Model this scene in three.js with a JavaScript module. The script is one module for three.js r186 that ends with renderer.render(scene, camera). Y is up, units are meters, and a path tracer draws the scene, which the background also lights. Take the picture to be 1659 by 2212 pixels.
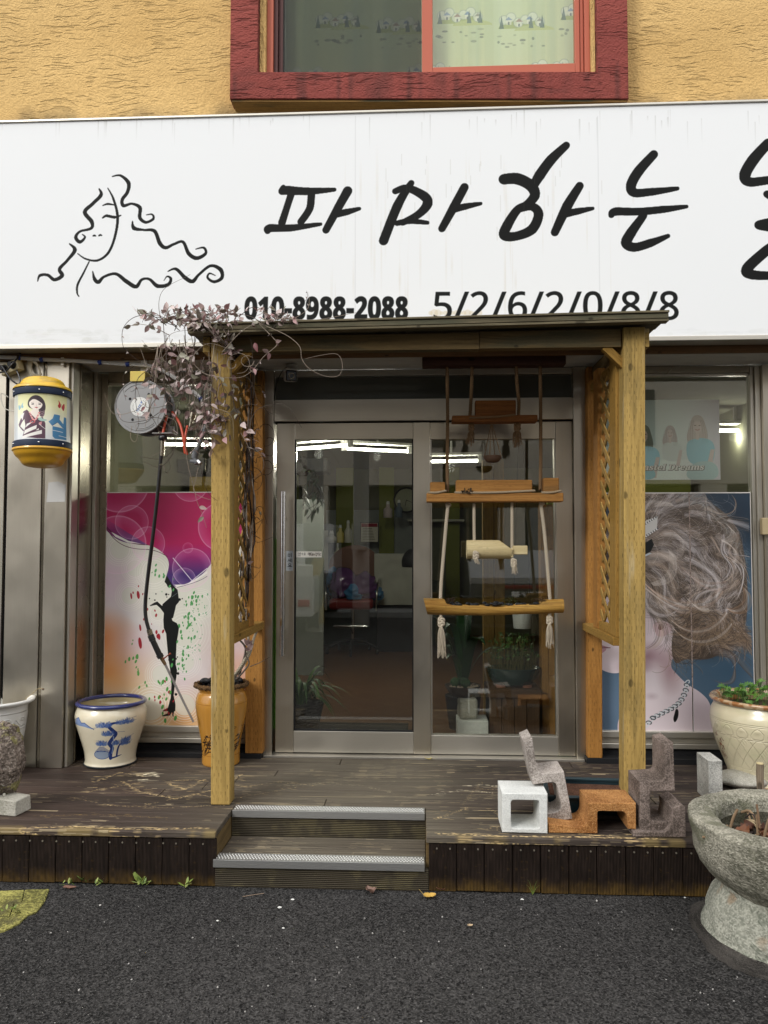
import * as THREE from 'three';
import { RoundedBoxGeometry } from 'three/addons/geometries/RoundedBoxGeometry.js';
import { mergeGeometries, mergeVertices, toCreasedNormals } from 'three/addons/utils/BufferGeometryUtils.js';

// ---------------------------------------------------------------- camera, sky, sun, exposure
const scene = new THREE.Scene();
const camera = new THREE.PerspectiveCamera(67.3, 3 / 4, 0.05, 400);
const YAW = THREE.MathUtils.degToRad(2.8), PITCH = THREE.MathUtils.degToRad(2.55);
camera.rotation.order = 'YXZ';
camera.rotation.set(PITCH, YAW, 0);
camera.position.set(0, 1.57, 4.86);
scene.add(camera);

const renderer = new THREE.WebGLRenderer({ antialias: true });
renderer.toneMapping = THREE.LinearToneMapping;
renderer.toneMappingExposure = 1.58;
renderer.shadowMap.enabled = true;

function overcastSky() {
  const W = 512, H = 256, d = new Float32Array(W * H * 4);
  for (let y = 0; y < H; y++) {
    const el = ((y + 0.5) / H - 0.5) * Math.PI, s = Math.sin(el);
    for (let x = 0; x < W; x++) {
      const a = ((x + 0.5) / W) * Math.PI * 2;
      let L = s >= 0 ? 1.25 * (1 + 1.6 * s) / 2.6 + 0.25 : 0.25;
      if (s >= 0) L *= 1 + 0.10 * Math.sin(a * 3 + 5 * s) * Math.cos(a * 2 - 7 * s) + 0.06 * Math.sin(a * 7 + 13 * s);
      const o = (y * W + x) * 4;
      d[o] = L * 1.0; d[o + 1] = L * 1.0; d[o + 2] = L * 1.01; d[o + 3] = 1;
    }
  }
  const t = new THREE.DataTexture(d, W, H, THREE.RGBAFormat, THREE.FloatType);
  t.mapping = THREE.EquirectangularReflectionMapping; t.magFilter = THREE.LinearFilter; t.needsUpdate = true;
  return t;
}
scene.background = overcastSky();
scene.environment = scene.background;

const sun = new THREE.DirectionalLight(new THREE.Color(1.0, 0.97, 0.92), 1.2);
sun.position.set(-9, 9.5, 10.5); sun.target.position.set(0, 1, 0);
sun.castShadow = true; sun.shadow.radius = 34; sun.shadow.mapSize.set(2048, 2048);
Object.assign(sun.shadow.camera, { left: -8, right: 8, top: 8, bottom: -8, near: 1, far: 60 });
scene.add(sun, sun.target);

// ---------------------------------------------------------------- helpers
const rng = (a) => () => { a |= 0; a = (a + 0x6d2b79f5) | 0; let t = Math.imul(a ^ (a >>> 15), 1 | a); t = (t + Math.imul(t ^ (t >>> 7), 61 | t)) ^ t; return ((t ^ (t >>> 14)) >>> 0) / 4294967296; };
const V = (x, y, z) => new THREE.Vector3(x, y, z);
const lerp = (a, b, t) => a + (b - a) * t, clamp = (x, a = 0, b = 1) => Math.min(b, Math.max(a, x));
const sstep = (a, b, x) => { const t = clamp((x - a) / (b - a)); return t * t * (3 - 2 * t); };
camera.updateMatrixWorld();
// survey of the place: a spot of the photograph (1659 x 2212 grid) measured on a plane of known depth, or of known height
const FPX = 1662;
const sight = (x, y) => V((x - 829.5) / FPX, -(y - 1106) / FPX, -1).applyEuler(camera.rotation);
const at = (x, y, z) => { const d = sight(x, y); return camera.position.clone().addScaledVector(d, (z - camera.position.z) / d.z); };
const onFloor = (x, y, h) => { const d = sight(x, y); return camera.position.clone().addScaledVector(d, (h - camera.position.y) / d.y); };

const used = new Map();
const numbered = (n) => { const k = used.get(n) || 0; used.set(n, k + 1); return k ? n + '_' + String(k).padStart(3, '0') : n; };
const cast = (o) => { o.traverse((m) => { if (m.isMesh) { m.castShadow = true; m.receiveShadow = true; } }); return o; };
function thing(name, label, category, pos = [0, 0, 0], group) {
  const o = new THREE.Group(); o.name = numbered(name); o.position.set(...pos); o.updateMatrixWorld();
  if (label) o.userData.label = label;
  if (category) o.userData.category = category;
  if (group) o.userData.group = group;
  scene.add(o); return o;
}
const structure = (name) => { const o = thing(name); o.userData.kind = 'structure'; return o; };
// geometry given in world coordinates becomes a part of a thing (or a piece of a part)
function part(parent, name, geo, material, label) {
  let root = parent; while (root.parent && root.parent !== scene) root = root.parent;
  const p = root === scene ? V(0, 0, 0) : root.position;
  const g = geo.clone().translate(-p.x, -p.y, -p.z);
  const m = new THREE.Mesh(g, material); m.name = name; m.castShadow = m.receiveShadow = true;
  if (label) m.userData.label = label;
  parent.add(m); return m;
}
function boxUV(g, axis = 'x', ou = 0, ov = 0) {
  g = g.index ? g.toNonIndexed() : g;
  const P = g.attributes.position, uv = new Float32Array(P.count * 2), a = V(), b = V(), c = V(), n = V();
  const get = (v, k) => v[k];
  for (let i = 0; i < P.count; i += 3) {
    a.fromBufferAttribute(P, i); b.fromBufferAttribute(P, i + 1); c.fromBufferAttribute(P, i + 2);
    n.subVectors(b, a).cross(V().subVectors(c, a));
    const ax = Math.abs(n.x), ay = Math.abs(n.y), az = Math.abs(n.z);
    const dom = ax >= ay && ax >= az ? 'x' : ay >= az ? 'y' : 'z';
    const rest = ['x', 'y', 'z'].filter((k) => k !== dom);
    let U = rest.includes(axis) ? axis : rest[0], W = rest.find((k) => k !== U);
    [a, b, c].forEach((v, k) => { uv[(i + k) * 2] = get(v, U) + ou; uv[(i + k) * 2 + 1] = get(v, W) + ov; });
  }
  g.setAttribute('uv', new THREE.BufferAttribute(uv, 2)); return g;
}
let seedB = rng(77);
function box(x0, x1, y0, y1, z0, z1, r = 0.002, axis, ou, ov) {
  const w = Math.abs(x1 - x0), h = Math.abs(y1 - y0), d = Math.abs(z1 - z0);
  axis = axis || (w >= h && w >= d ? 'x' : h >= d ? 'y' : 'z');
  r = Math.min(r, w * 0.45, h * 0.45, d * 0.45);
  const g = r > 0 ? new RoundedBoxGeometry(w, h, d, 1, r) : new THREE.BoxGeometry(w, h, d).toNonIndexed();
  g.translate((x0 + x1) / 2, (y0 + y1) / 2, (z0 + z1) / 2);
  return boxUV(g, axis, ou ?? seedB() * 3, ov ?? seedB() * 3);
}
function plane(x0, x1, y0, y1, z) { // faces +z, uv 0..1
  const g = new THREE.PlaneGeometry(x1 - x0, y1 - y0); g.translate((x0 + x1) / 2, (y0 + y1) / 2, z); return g;
}
const merge = (list) => {
  const l = list.map((g) => { const k = g.index ? g.toNonIndexed() : g; for (const n of Object.keys(k.attributes)) if (!['position', 'normal', 'uv'].includes(n)) k.deleteAttribute(n); return k; });
  return mergeGeometries(l, false);
};
function tube(pts, r, seg = 40, rad = 8, closed = false, curveType = 'catmullrom') {
  const c = new THREE.CatmullRomCurve3(pts.map((p) => (p.isVector3 ? p : V(...p))), closed, curveType, 0.5);
  const g = new THREE.TubeGeometry(c, seg, typeof r === 'number' ? r : 1, rad, closed);
  if (typeof r === 'function') {
    const P = g.attributes.position, q = V(), ctr = V();
    for (let i = 0; i <= seg; i++) { c.getPointAt(Math.min(1, i / seg), ctr); const rr = r(i / seg); for (let j = 0; j <= rad; j++) { const k = i * (rad + 1) + j; q.fromBufferAttribute(P, k).sub(ctr).multiplyScalar(rr).add(ctr); P.setXYZ(k, q.x, q.y, q.z); } }
  }
  const L = c.getLength(), uv = g.attributes.uv; for (let i = 0; i < uv.count; i++) uv.setX(i, uv.getX(i) * L);
  return g;
}
const rod = (a, b, r, r2 = r, rad = 10) => {
  a = a.isVector3 ? a : V(...a); b = b.isVector3 ? b : V(...b);
  const g = new THREE.CylinderGeometry(r2, r, a.distanceTo(b), rad, 1);
  g.applyQuaternion(new THREE.Quaternion().setFromUnitVectors(V(0, 1, 0), b.clone().sub(a).normalize()));
  const m = a.clone().add(b).multiplyScalar(0.5); return g.translate(m.x, m.y, m.z);
};
// turned form round a vertical axis; u runs round (0.5 towards the street), v from bottom to top
function lathe(profile, cx, cy, cz, seg = 64, smooth = true) {
  let pts = profile.map((p) => new THREE.Vector2(p[0], p[1]));
  if (smooth) pts = new THREE.SplineCurve(pts).getPoints(pts.length * 5);
  const g = new THREE.LatheGeometry(pts, seg), P = g.attributes.position, uv = g.attributes.uv;
  const ys = pts.map((p) => p.y), y0 = Math.min(...ys), y1 = Math.max(...ys);
  for (let i = 0; i < P.count; i++) uv.setY(i, (P.getY(i) - y0) / (y1 - y0));
  return g.rotateY(Math.PI + Math.atan2(-cx, 4.86 - cz)).translate(cx, cy, cz); // fronts turned to the street
}
function extrude(pts, z0, z1, bevel = 0.004, axis = 'x', curve = 6) { // outline in x, y
  const s = pts instanceof THREE.Shape ? pts : new THREE.Shape(pts.map((p) => new THREE.Vector2(p.x ?? p[0], p.y ?? p[1])));
  const g = new THREE.ExtrudeGeometry(s, { depth: Math.abs(z1 - z0) - bevel * 2, bevelEnabled: bevel > 0, bevelThickness: bevel, bevelSize: bevel, bevelOffset: -bevel, bevelSegments: 2, curveSegments: curve });
  g.translate(0, 0, Math.min(z0, z1) + bevel); return boxUV(g, axis, 0, 0);
}

// ---------------------------------------------------------------- noise and textures
function Noise(seed) {
  const r = rng(seed), p = new Float32Array(65536); for (let i = 0; i < 65536; i++) p[i] = r();
  const h = (x, y) => p[((Math.imul(x, 1619) + Math.imul(y, 31337)) ^ Math.imul(x + y * 57, 7)) & 65535];
  const n = (x, y, px, py) => { // value noise with a period
    const ix = Math.floor(x), iy = Math.floor(y), fx = x - ix, fy = y - iy, u = fx * fx * (3 - 2 * fx), v = fy * fy * (3 - 2 * fy);
    const x0 = ((ix % px) + px) % px, x1 = (x0 + 1) % px, y0 = ((iy % py) + py) % py, y1 = (y0 + 1) % py;
    const a = h(x0, y0), b = h(x1, y0), c = h(x0, y1), d = h(x1, y1);
    return a + (b - a) * u + (c - a) * v + (a - b - c + d) * u * v;
  };
  n.fbm = (u, v, fx, fy, o = 4) => { let s = 0, a = 0.5, t = 0; for (let i = 0; i < o; i++) { s += a * n(u * fx, v * fy, fx, fy); t += a; a *= 0.5; fx *= 2; fy *= 2; } return s / t; };
  return n;
}
const sr = (l) => (l <= 0.0031308 ? l * 12.92 : 1.055 * Math.pow(l, 1 / 2.4) - 0.055);
// fn(u, v, out): linear colour into out[0..2]
function colourTex(w, h, fn, rep) {
  const d = new Uint8Array(w * h * 4), o = [0, 0, 0];
  for (let y = 0; y < h; y++) for (let x = 0; x < w; x++) { fn((x + 0.5) / w, (y + 0.5) / h, o); const k = (y * w + x) * 4; for (let c = 0; c < 3; c++) d[k + c] = 255 * sr(clamp(o[c])) + 0.5; d[k + 3] = 255; }
  const t = new THREE.DataTexture(d, w, h); t.colorSpace = THREE.SRGBColorSpace; return setTex(t, rep);
}
function greyTex(w, h, fn, rep) {
  const d = new Uint8Array(w * h * 4);
  for (let y = 0; y < h; y++) for (let x = 0; x < w; x++) { const g = 255 * clamp(fn((x + 0.5) / w, (y + 0.5) / h)), k = (y * w + x) * 4; d[k] = d[k + 1] = d[k + 2] = g; d[k + 3] = 255; }
  return setTex(new THREE.DataTexture(d, w, h), rep);
}
function setTex(t, rep) {
  t.magFilter = THREE.LinearFilter; t.minFilter = THREE.LinearMipmapLinearFilter; t.generateMipmaps = true; t.wrapS = t.wrapT = THREE.RepeatWrapping; t.anisotropy = 8;
  if (rep) t.repeat.set(1 / rep[0], 1 / rep[1]); t.needsUpdate = true; return t;
}
function canvasTex(w, h, draw, srgb = true, wrap = false) {
  const c = document.createElement('canvas'); c.width = w; c.height = h; const x = c.getContext('2d'); draw(x, w, h);
  const t = new THREE.CanvasTexture(c); if (srgb) t.colorSpace = THREE.SRGBColorSpace;
  t.magFilter = THREE.LinearFilter; t.anisotropy = 8; if (wrap) t.wrapS = t.wrapT = THREE.RepeatWrapping; t.needsUpdate = true; return t;
}
const std = (o) => new THREE.MeshPhysicalMaterial({ roughness: 0.8, specularIntensity: o.metalness ? 1 : 0.4, ...o });
const phys = (o) => new THREE.MeshPhysicalMaterial({ roughness: 0.5, ...o });
const lin = (r, g, b) => new THREE.Color().setRGB(r, g, b);
// brush stroke of changing width through points [x, y, w]
function brush(ctx, pts, k = 1) {
  const n = pts.length, P = (i) => pts[clamp(i, 0, n - 1)];
  const cr = (a, b, c, d, t) => 0.5 * (2 * b + (c - a) * t + (2 * a - 5 * b + 4 * c - d) * t * t + (3 * b - a - 3 * c + d) * t * t * t);
  for (let i = 0; i < n - 1; i++) {
    const a = P(i - 1), b = P(i), c = P(i + 1), d = P(i + 2), L = Math.hypot(c[0] - b[0], c[1] - b[1]), m = Math.max(6, Math.ceil(L / 1.2));
    for (let j = 0; j <= m; j++) { const t = j / m, w = Math.max(0.4, lerp(b[2], c[2], t) * k) / 2; ctx.beginPath(); ctx.arc(cr(a[0], b[0], c[0], d[0], t), cr(a[1], b[1], c[1], d[1], t), w, 0, 7); ctx.fill(); }
  }
}
const poly = (ctx, pts, close = true) => { ctx.beginPath(); pts.forEach((p, i) => (i ? ctx.lineTo(p[0], p[1]) : ctx.moveTo(p[0], p[1]))); if (close) ctx.closePath(); };
function blob(ctx, pts) { // smooth closed outline
  const n = pts.length; ctx.beginPath();
  for (let i = 0; i < n; i++) { const a = pts[i], b = pts[(i + 1) % n], m = [(a[0] + b[0]) / 2, (a[1] + b[1]) / 2]; if (!i) { const z = pts[n - 1]; ctx.moveTo((a[0] + z[0]) / 2, (a[1] + z[1]) / 2); } ctx.quadraticCurveTo(a[0], a[1], m[0], m[1]); }
  ctx.closePath();
}
// ---------------------------------------------------------------- shared materials
const N1 = Noise(11), N2 = Noise(29), N3 = Noise(53);
const M = {}, reliefs = {};
// timber: grain along u. tone: two linear colours, incised: rows of short preservative cuts
function timber(c0, c1, { incised = false, pale = 0, knots = 0.5, grime = 0, seed = 1, L = 1.6, Wd = 0.4, rough = 0.75, bump = 0.0016 } = {}) {
  const A = Noise(101), B = Noise(202), w = 1024, h = 256, hgt = new Float32Array(w * h);
  const r = rng(10), kn = []; for (let i = 0; i < 9 * knots; i++) kn.push([r(), r(), 0.006 + r() * 0.01]);
  const map = colourTex(w, h, (u, v, o) => {
    let wob = A.fbm(u, v, 3, 4, 2) * 0.10; let kd = 0;
    for (const k of kn) { const dx = (u - k[0]) * L, dy = (v - k[1]) * Wd, q = Math.hypot(dx * 0.55, dy) / k[2]; if (q < 6) { wob += 0.02 * Math.exp(-q * 0.6); kd = Math.max(kd, sstep(1.4, 0.7, q)); } }
    const g1 = A(u * 6, (v + wob) * 60, 6, 60), g2 = B(u * 24, v * 128, 24, 128), g3 = B(u * 90, v * 128, 90, 128), big = A.fbm(u, v, 2, 3, 3);
    let t = clamp(0.45 * g1 + 0.3 * g2 + 0.55 * big - 0.12); let m = 1 - 0.22 * (g3 > 0.72 ? 1 : 0) * g2;
    let inc = 0;
    if (incised) { const X = u * L / 0.062, Y = v * Wd / 0.0115, row = Math.floor(Y), fx = X + (row % 2) * 0.5 + A(row, 3, 64, 64) * 0.06, q = fx - Math.floor(fx), yy = Y - row; inc = (q < 0.30 && Math.abs(yy - 0.5) < 0.13 && B(Math.floor(fx) + 7, row, 64, 64) > 0.3) ? 0.35 + 0.65 * A(u * 40, v * 30, 40, 30) : 0; }
    const gr = grime * sstep(0.5, 0.75, N2.fbm(u, v, 4, 6, 4));
    const pl = pale * sstep(0.60, 0.72, N3.fbm(u, v, 3, 9, 4)) * (0.3 + 0.7 * g2);
    m *= 1 - 0.55 * inc; m *= 1 - 0.6 * kd;
    for (let c = 0; c < 3; c++) o[c] = lerp(lerp(c0[c], c1[c], t), [0.05, 0.055, 0.035][c], gr) * m, o[c] = lerp(o[c], [0.50, 0.44, 0.30][c], pl);
    hgt[Math.floor(v * h) * w + Math.floor(u * w)] = clamp(0.6 + 0.25 * (g2 - 0.5) + 0.15 * (g1 - 0.5) - 0.5 * inc - 0.2 * kd);
  }, [L, Wd]);
  const key = [incised, knots, L, Wd].join(), bt = (reliefs[key] ||= greyTex(w, h, (u, v) => hgt[Math.floor(v * h) * w + Math.floor(u * w)], [L, Wd]));
  return std({ map, bumpMap: bt, bumpScale: bump, roughness: rough });
}
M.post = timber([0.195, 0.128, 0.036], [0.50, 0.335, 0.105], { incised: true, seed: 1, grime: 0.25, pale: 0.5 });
M.rear = timber([0.23, 0.10, 0.02], [0.42, 0.20, 0.048], { incised: true, seed: 2, grime: 0.05 });
M.stile = timber([0.19, 0.105, 0.02], [0.36, 0.21, 0.05], { incised: true, seed: 3 });
M.slat = timber([0.20, 0.12, 0.03], [0.40, 0.25, 0.075], { seed: 4 });
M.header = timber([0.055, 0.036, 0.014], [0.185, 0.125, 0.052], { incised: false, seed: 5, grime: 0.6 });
M.roof = timber([0.035, 0.03, 0.016], [0.20, 0.165, 0.10], { seed: 6, grime: 0.7, bump: 0.003 });
M.fascia = timber([0.10, 0.052, 0.022], [0.185, 0.10, 0.045], { seed: 7, grime: 0.15 });
M.shelf = timber([0.09, 0.032, 0.009], [0.28, 0.11, 0.03], { seed: 8 });
M.shelfLight = timber([0.16, 0.065, 0.014], [0.44, 0.22, 0.062], { seed: 9, grime: 0.3 });
M.darkRail = timber([0.03, 0.012, 0.008], [0.07, 0.03, 0.018], { seed: 10 });
M.log = timber([0.15, 0.062, 0.008], [0.52, 0.31, 0.075], { seed: 12, grime: 0.35, bump: 0.003 });
M.pale = timber([0.46, 0.37, 0.19], [0.60, 0.51, 0.30], { seed: 13, knots: 0 });
M.column = timber([0.24, 0.11, 0.03], [0.44, 0.24, 0.08], { seed: 14 });
M.cabinet = timber([0.05, 0.028, 0.016], [0.12, 0.066, 0.036], { seed: 15 });

// brushed stainless sheet, vertical brushing, faint water marks
{
  const sm = colourTex(1024, 1024, (u, v, o) => { const s = 0.84 + 0.22 * N1.fbm(u, v, 3, 3, 4) - 0.14 * sstep(0.55, 0.8, N2.fbm(u, v, 5, 7, 4)) + 0.03 * (N3(u * 4, v * 300, 4, 300) - 0.5); const k = 1; o[0] = 0.62 * s * k; o[1] = 0.575 * s * k; o[2] = 0.49 * s * k; }, [1.9, 1.3]);
  const rm = greyTex(512, 512, (u, v) => 0.60 + 0.34 * N2.fbm(u, v, 4, 4, 4) , [1.1, 0.9]);
  const bm = greyTex(512, 512, (u, v) => 0.5 + 0.9 * (N2.fbm(u, v, 2, 2, 2) - 0.5), [1.7, 1.2]);
  M.steel = std({ map: sm, metalness: 1, roughness: 0.42, roughnessMap: rm, bumpMap: bm, bumpScale: 0.004 });
  M.steelDark = std({ map: sm, metalness: 1, roughness: 0.34, roughnessMap: rm, color: lin(0.62, 0.60, 0.56) });
  M.alu = std({ map: sm, metalness: 0.85, roughness: 0.5, color: lin(0.9, 0.92, 0.95), roughnessMap: rm });
}
M.chrome = std({ color: lin(0.72, 0.72, 0.72), metalness: 1, roughness: 0.16 });
M.black = std({ color: lin(0.012, 0.012, 0.013), roughness: 0.55 });
M.rubber = phys({ color: lin(0.011, 0.011, 0.013), roughness: 0.36, clearcoat: 0.3 });
M.whitePaint = std({ color: lin(0.72, 0.72, 0.70), roughness: 0.5 });
M.glass = phys({ color: lin(0.90, 0.915, 0.885), transmission: 1, thickness: 0, roughness: 0.0, ior: 1.85 });
M.glassUp = phys({ color: lin(0.9, 0.92, 0.9), transmission: 1, thickness: 0, roughness: 0.02, ior: 1.55 });

// concrete, granite
function grainy(c0, c1, specks, { seed = 1, size = 0.5, bump = 0.003, rough = 0.92, dark = 0.25, fine = 120, patch = null } = {}) {
  const A = Noise(301), B = Noise(402), w = 512, hg = new Float32Array(w * w);
  const map = colourTex(w, w, (u, v, o) => {
    const big = clamp((A.fbm(u, v, 4, 4, 4) - 0.5) * 1.6 + 0.5), f = B(u * fine, v * fine, fine, fine), f2 = A(u * fine * 2, v * fine * 2, fine * 2, fine * 2), t = clamp(big * 0.75 + 0.1 + (f - 0.5) * 0.95);
    let pit = f2 > 0.86 && f > 0.45 ? 1 : 0, s = specks && f2 < 0.12 && f > 0.5 ? 1 : 0;
    for (let c = 0; c < 3; c++) { o[c] = lerp(c0[c], c1[c], t) * (1 - dark * pit * 1.6); if (s) o[c] = lerp(o[c], specks[c], 0.8); }
    if (patch) { const q = sstep(patch.lo, patch.hi, B.fbm(u, v, 6, 6, 4)) * (0.5 + 0.5 * f); for (let c = 0; c < 3; c++) o[c] = lerp(o[c], patch.c[c], q * patch.k); }
    hg[Math.floor(v * w) * w + Math.floor(u * w)] = clamp(0.55 + 0.35 * (f - 0.5) + 0.3 * (big - 0.5) + 0.2 * (f2 - 0.5) - 0.45 * pit);
  }, [size, size]);
  const key = 'g' + size + '_' + fine; reliefs[key] ||= greyTex(w, w, (u, v) => hg[Math.floor(v * w) * w + Math.floor(u * w)], [size, size]);
  return std({ map, bumpMap: reliefs[key], bumpScale: bump, roughness: rough });
}
M.blockWhite = grainy([0.56, 0.57, 0.55], [0.72, 0.73, 0.70], null, { seed: 1, size: 0.3, bump: 0.003, dark: 0.22, fine: 72 });
M.blockGrey = grainy([0.18, 0.155, 0.135], [0.50, 0.45, 0.41], [0.5, 0.47, 0.44], { seed: 2, fine: 72, dark: 0.4, size: 0.3, bump: 0.004 });
M.blockBrown = grainy([0.075, 0.058, 0.048], [0.26, 0.205, 0.178], [0.36, 0.31, 0.29], { seed: 3, fine: 72, dark: 0.4, size: 0.3, bump: 0.004 });
M.blockOrange = grainy([0.20, 0.08, 0.022], [0.50, 0.25, 0.088], [0.52, 0.36, 0.22], { seed: 4, fine: 72, dark: 0.4, size: 0.3, bump: 0.004 });
M.blockPale = grainy([0.24, 0.24, 0.22], [0.54, 0.53, 0.49], [0.6, 0.6, 0.57], { seed: 5, fine: 72, dark: 0.4, size: 0.3, bump: 0.004 });
M.mortar = grainy([0.11, 0.108, 0.08], [0.37, 0.35, 0.285], [0.50, 0.49, 0.41], { seed: 6, size: 0.5, bump: 0.010, fine: 96, patch: { lo: 0.54, hi: 0.72, c: [0.085, 0.092, 0.048], k: 0.7 } });
M.mortarBase = grainy([0.13, 0.14, 0.11], [0.38, 0.38, 0.32], [0.42, 0.43, 0.38], { seed: 7, size: 0.5, bump: 0.007, fine: 96, patch: { lo: 0.64, hi: 0.76, c: [0.30, 0.18, 0.09], k: 0.6 } });
M.rock = grainy([0.045, 0.035, 0.028], [0.30, 0.245, 0.205], [0.5, 0.48, 0.42], { seed: 8, size: 0.45, bump: 0.02, fine: 48, patch: { lo: 0.62, hi: 0.70, c: [0.26, 0.25, 0.06], k: 0.7 } });
M.granite = grainy([0.30, 0.29, 0.24], [0.50, 0.48, 0.42], [0.2, 0.19, 0.16], { seed: 9, size: 0.3, bump: 0.006, fine: 60 });
M.soil = grainy([0.035, 0.022, 0.014], [0.10, 0.068, 0.045], [0.2, 0.15, 0.1], { seed: 10, size: 0.3, bump: 0.01, fine: 60 });
// ---------------------------------------------------------------- ground
const DK = 0.247; // top of the timber deck
{
  const A = Noise(501), B = Noise(502), C = Noise(503), w = 1792;
  const hg = new Float32Array(w * w);
  const rec = colourTex(w, w, (u, v, o) => {
    const a = A(u * 420, v * 420, 420, 420), b = B(u * 720, v * 720, 720, 720), c = C(u * 280, v * 280, 280, 280), big = A.fbm(u, v, 5, 5, 4), big2 = B.fbm(u, v, 3, 3, 3);
    const st = Math.max(a * 0.9, b * 1.0, c * 0.62), hole = sstep(0.34, 0.18, (a + b + c) / 3);
    let t = 0.004 + 0.080 * Math.pow(st, 2.5) + 0.022 * (big - 0.5) + 0.012 * (big2 - 0.5);
    const sp = B(u * 700, v * 700, 700, 700), chip = sp > 0.93 && a > 0.48 ? 1 : 0, dust = sstep(0.42, 0.72, big2) * 0.008;
    t = Math.max(0.004, t * (1 - 0.8 * hole)) + dust;
    o[0] = t * 1.04; o[1] = t * 1.0; o[2] = t * 0.97;
    if (chip) { const q = 0.05 + 0.22 * Math.pow(C(u * 500, v * 500, 500, 500), 2); o[0] += q; o[1] += q * 0.97; o[2] += q * 0.9; }
    hg[Math.floor(v * w) * w + Math.floor(u * w)] = clamp(0.15 + 0.55 * st - 0.5 * hole + 0.25 * (big - 0.5) + 0.15 * chip);
  }, [3.1, 3.1]);
  M.asphalt = std({ map: rec, bumpMap: greyTex(w, w, (u, v) => hg[Math.floor(v * w) * w + Math.floor(u * w)], [3.1, 3.1]), bumpScale: 0.014, roughness: 0.85, specularIntensity: 0.5 });
}
{
  // the asphalt sheet, gently uneven near the step, out to the far side of the street and beyond
  const g = new THREE.PlaneGeometry(120, 120, 1, 1).toNonIndexed(); g.rotateX(-Math.PI / 2); boxUV(g, 'x', 0.7, 0.35);
  const ground = structure('ground'); part(ground, 'asphalt', g, M.asphalt);
  // loose stone chips and grit on the asphalt
  const r = rng(91), n = 12000, grit = new THREE.InstancedMesh(new THREE.IcosahedronGeometry(1, 0), std({ color: lin(1, 1, 1), roughness: 0.8 }), n), o = new THREE.Object3D(), col = new THREE.Color();
  for (let i = 0; i < n; i++) { const s = 0.0016 + 0.0030 * Math.pow(r(), 3); o.position.set(-2.1 + r() * 4.4, s * 0.15, 1.31 + Math.pow(r(), 0.9) * 2.1); o.rotation.set(r() * 3, r() * 3, r() * 3); o.scale.set(s * 1.3, s * 0.8, s); o.updateMatrix(); grit.setMatrixAt(i, o.matrix); const g = r() < 0.04 ? 0.14 + 0.30 * r() : 0.010 + 0.075 * Math.pow(r(), 1.6); grit.setColorAt(i, col.setRGB(g * 1.04, g, g * 0.95)); }
  grit.name = 'grit'; grit.userData = { kind: 'stuff', label: 'fine dark and pale stone grit all over the asphalt', category: 'grit' }; cast(grit); scene.add(grit);
  // lime flecks
  const flecks = [[1276, 1917, 0.009], [1284, 1919, 0.008], [1294, 1921, 0.010], [1128, 1944, 0.008], [632, 1944, 0.008], [604, 1961, 0.009], [688, 1905, 0.006], [612, 2006, 0.006], [470, 1990, 0.006], [1480, 1940, 0.005]];
  const fl = flecks.map(([x, y, s]) => { const p = onFloor(x, y, 0), g2 = new THREE.IcosahedronGeometry(s, 1); const P = g2.attributes.position; for (let i = 0; i < P.count; i++) { const k = 0.7 + 0.6 * N1(P.getX(i) * 300 + 50, P.getZ(i) * 300 + 90, 256, 256); P.setXYZ(i, P.getX(i) * k, P.getY(i) * 0.35, P.getZ(i) * k * 0.8); } g2.computeVertexNormals(); g2.translate(p.x, 0.002, p.z); return g2; });
  const f = new THREE.Mesh(merge(fl), std({ color: lin(0.66, 0.66, 0.63), roughness: 0.9 })); f.name = 'litter_fleck'; f.userData = { kind: 'stuff', label: 'small white flecks of litter on the asphalt before the step', category: 'litter' }; cast(f); scene.add(f);
}
{ // mossy paving at the left, its edge cut off by the laid asphalt
  const mm = grainy([0.10, 0.095, 0.03], [0.40, 0.37, 0.11], [0.25, 0.32, 0.06], { seed: 21, size: 0.5, bump: 0.008, fine: 72, dark: 0.5, patch: { lo: 0.46, hi: 0.62, c: [0.07, 0.062, 0.035], k: 0.9 } });
  const pv = structure('pavement');
  const rows = [
    [[-40, 1926], [52, 1922], [46, 1948], [-60, 1952]], [[54, 1922], [106, 1920], [97, 1944], [48, 1948]],
    [[-60, 1954], [30, 1950], [20, 1978], [-80, 1984]], [[32, 1950], [96, 1946], [80, 1968], [60, 1976], [22, 1978]],
    [[-80, 1986], [58, 1978], [40, 1994], [10, 2009], [-80, 2030]],
  ];
  rows.forEach((q) => { const s = new THREE.Shape(q.map(([x, y]) => { const p = onFloor(x, y, 0.008); return new THREE.Vector2(p.x, -p.z); })); const g = new THREE.ExtrudeGeometry(s, { depth: 0.006, bevelEnabled: true, bevelThickness: 0.002, bevelSize: 0.002, bevelOffset: -0.002, bevelSegments: 1 }); g.rotateX(-Math.PI / 2); boxUV(g, 'x'); part(pv, 'paver', g, mm); });
}

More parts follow.
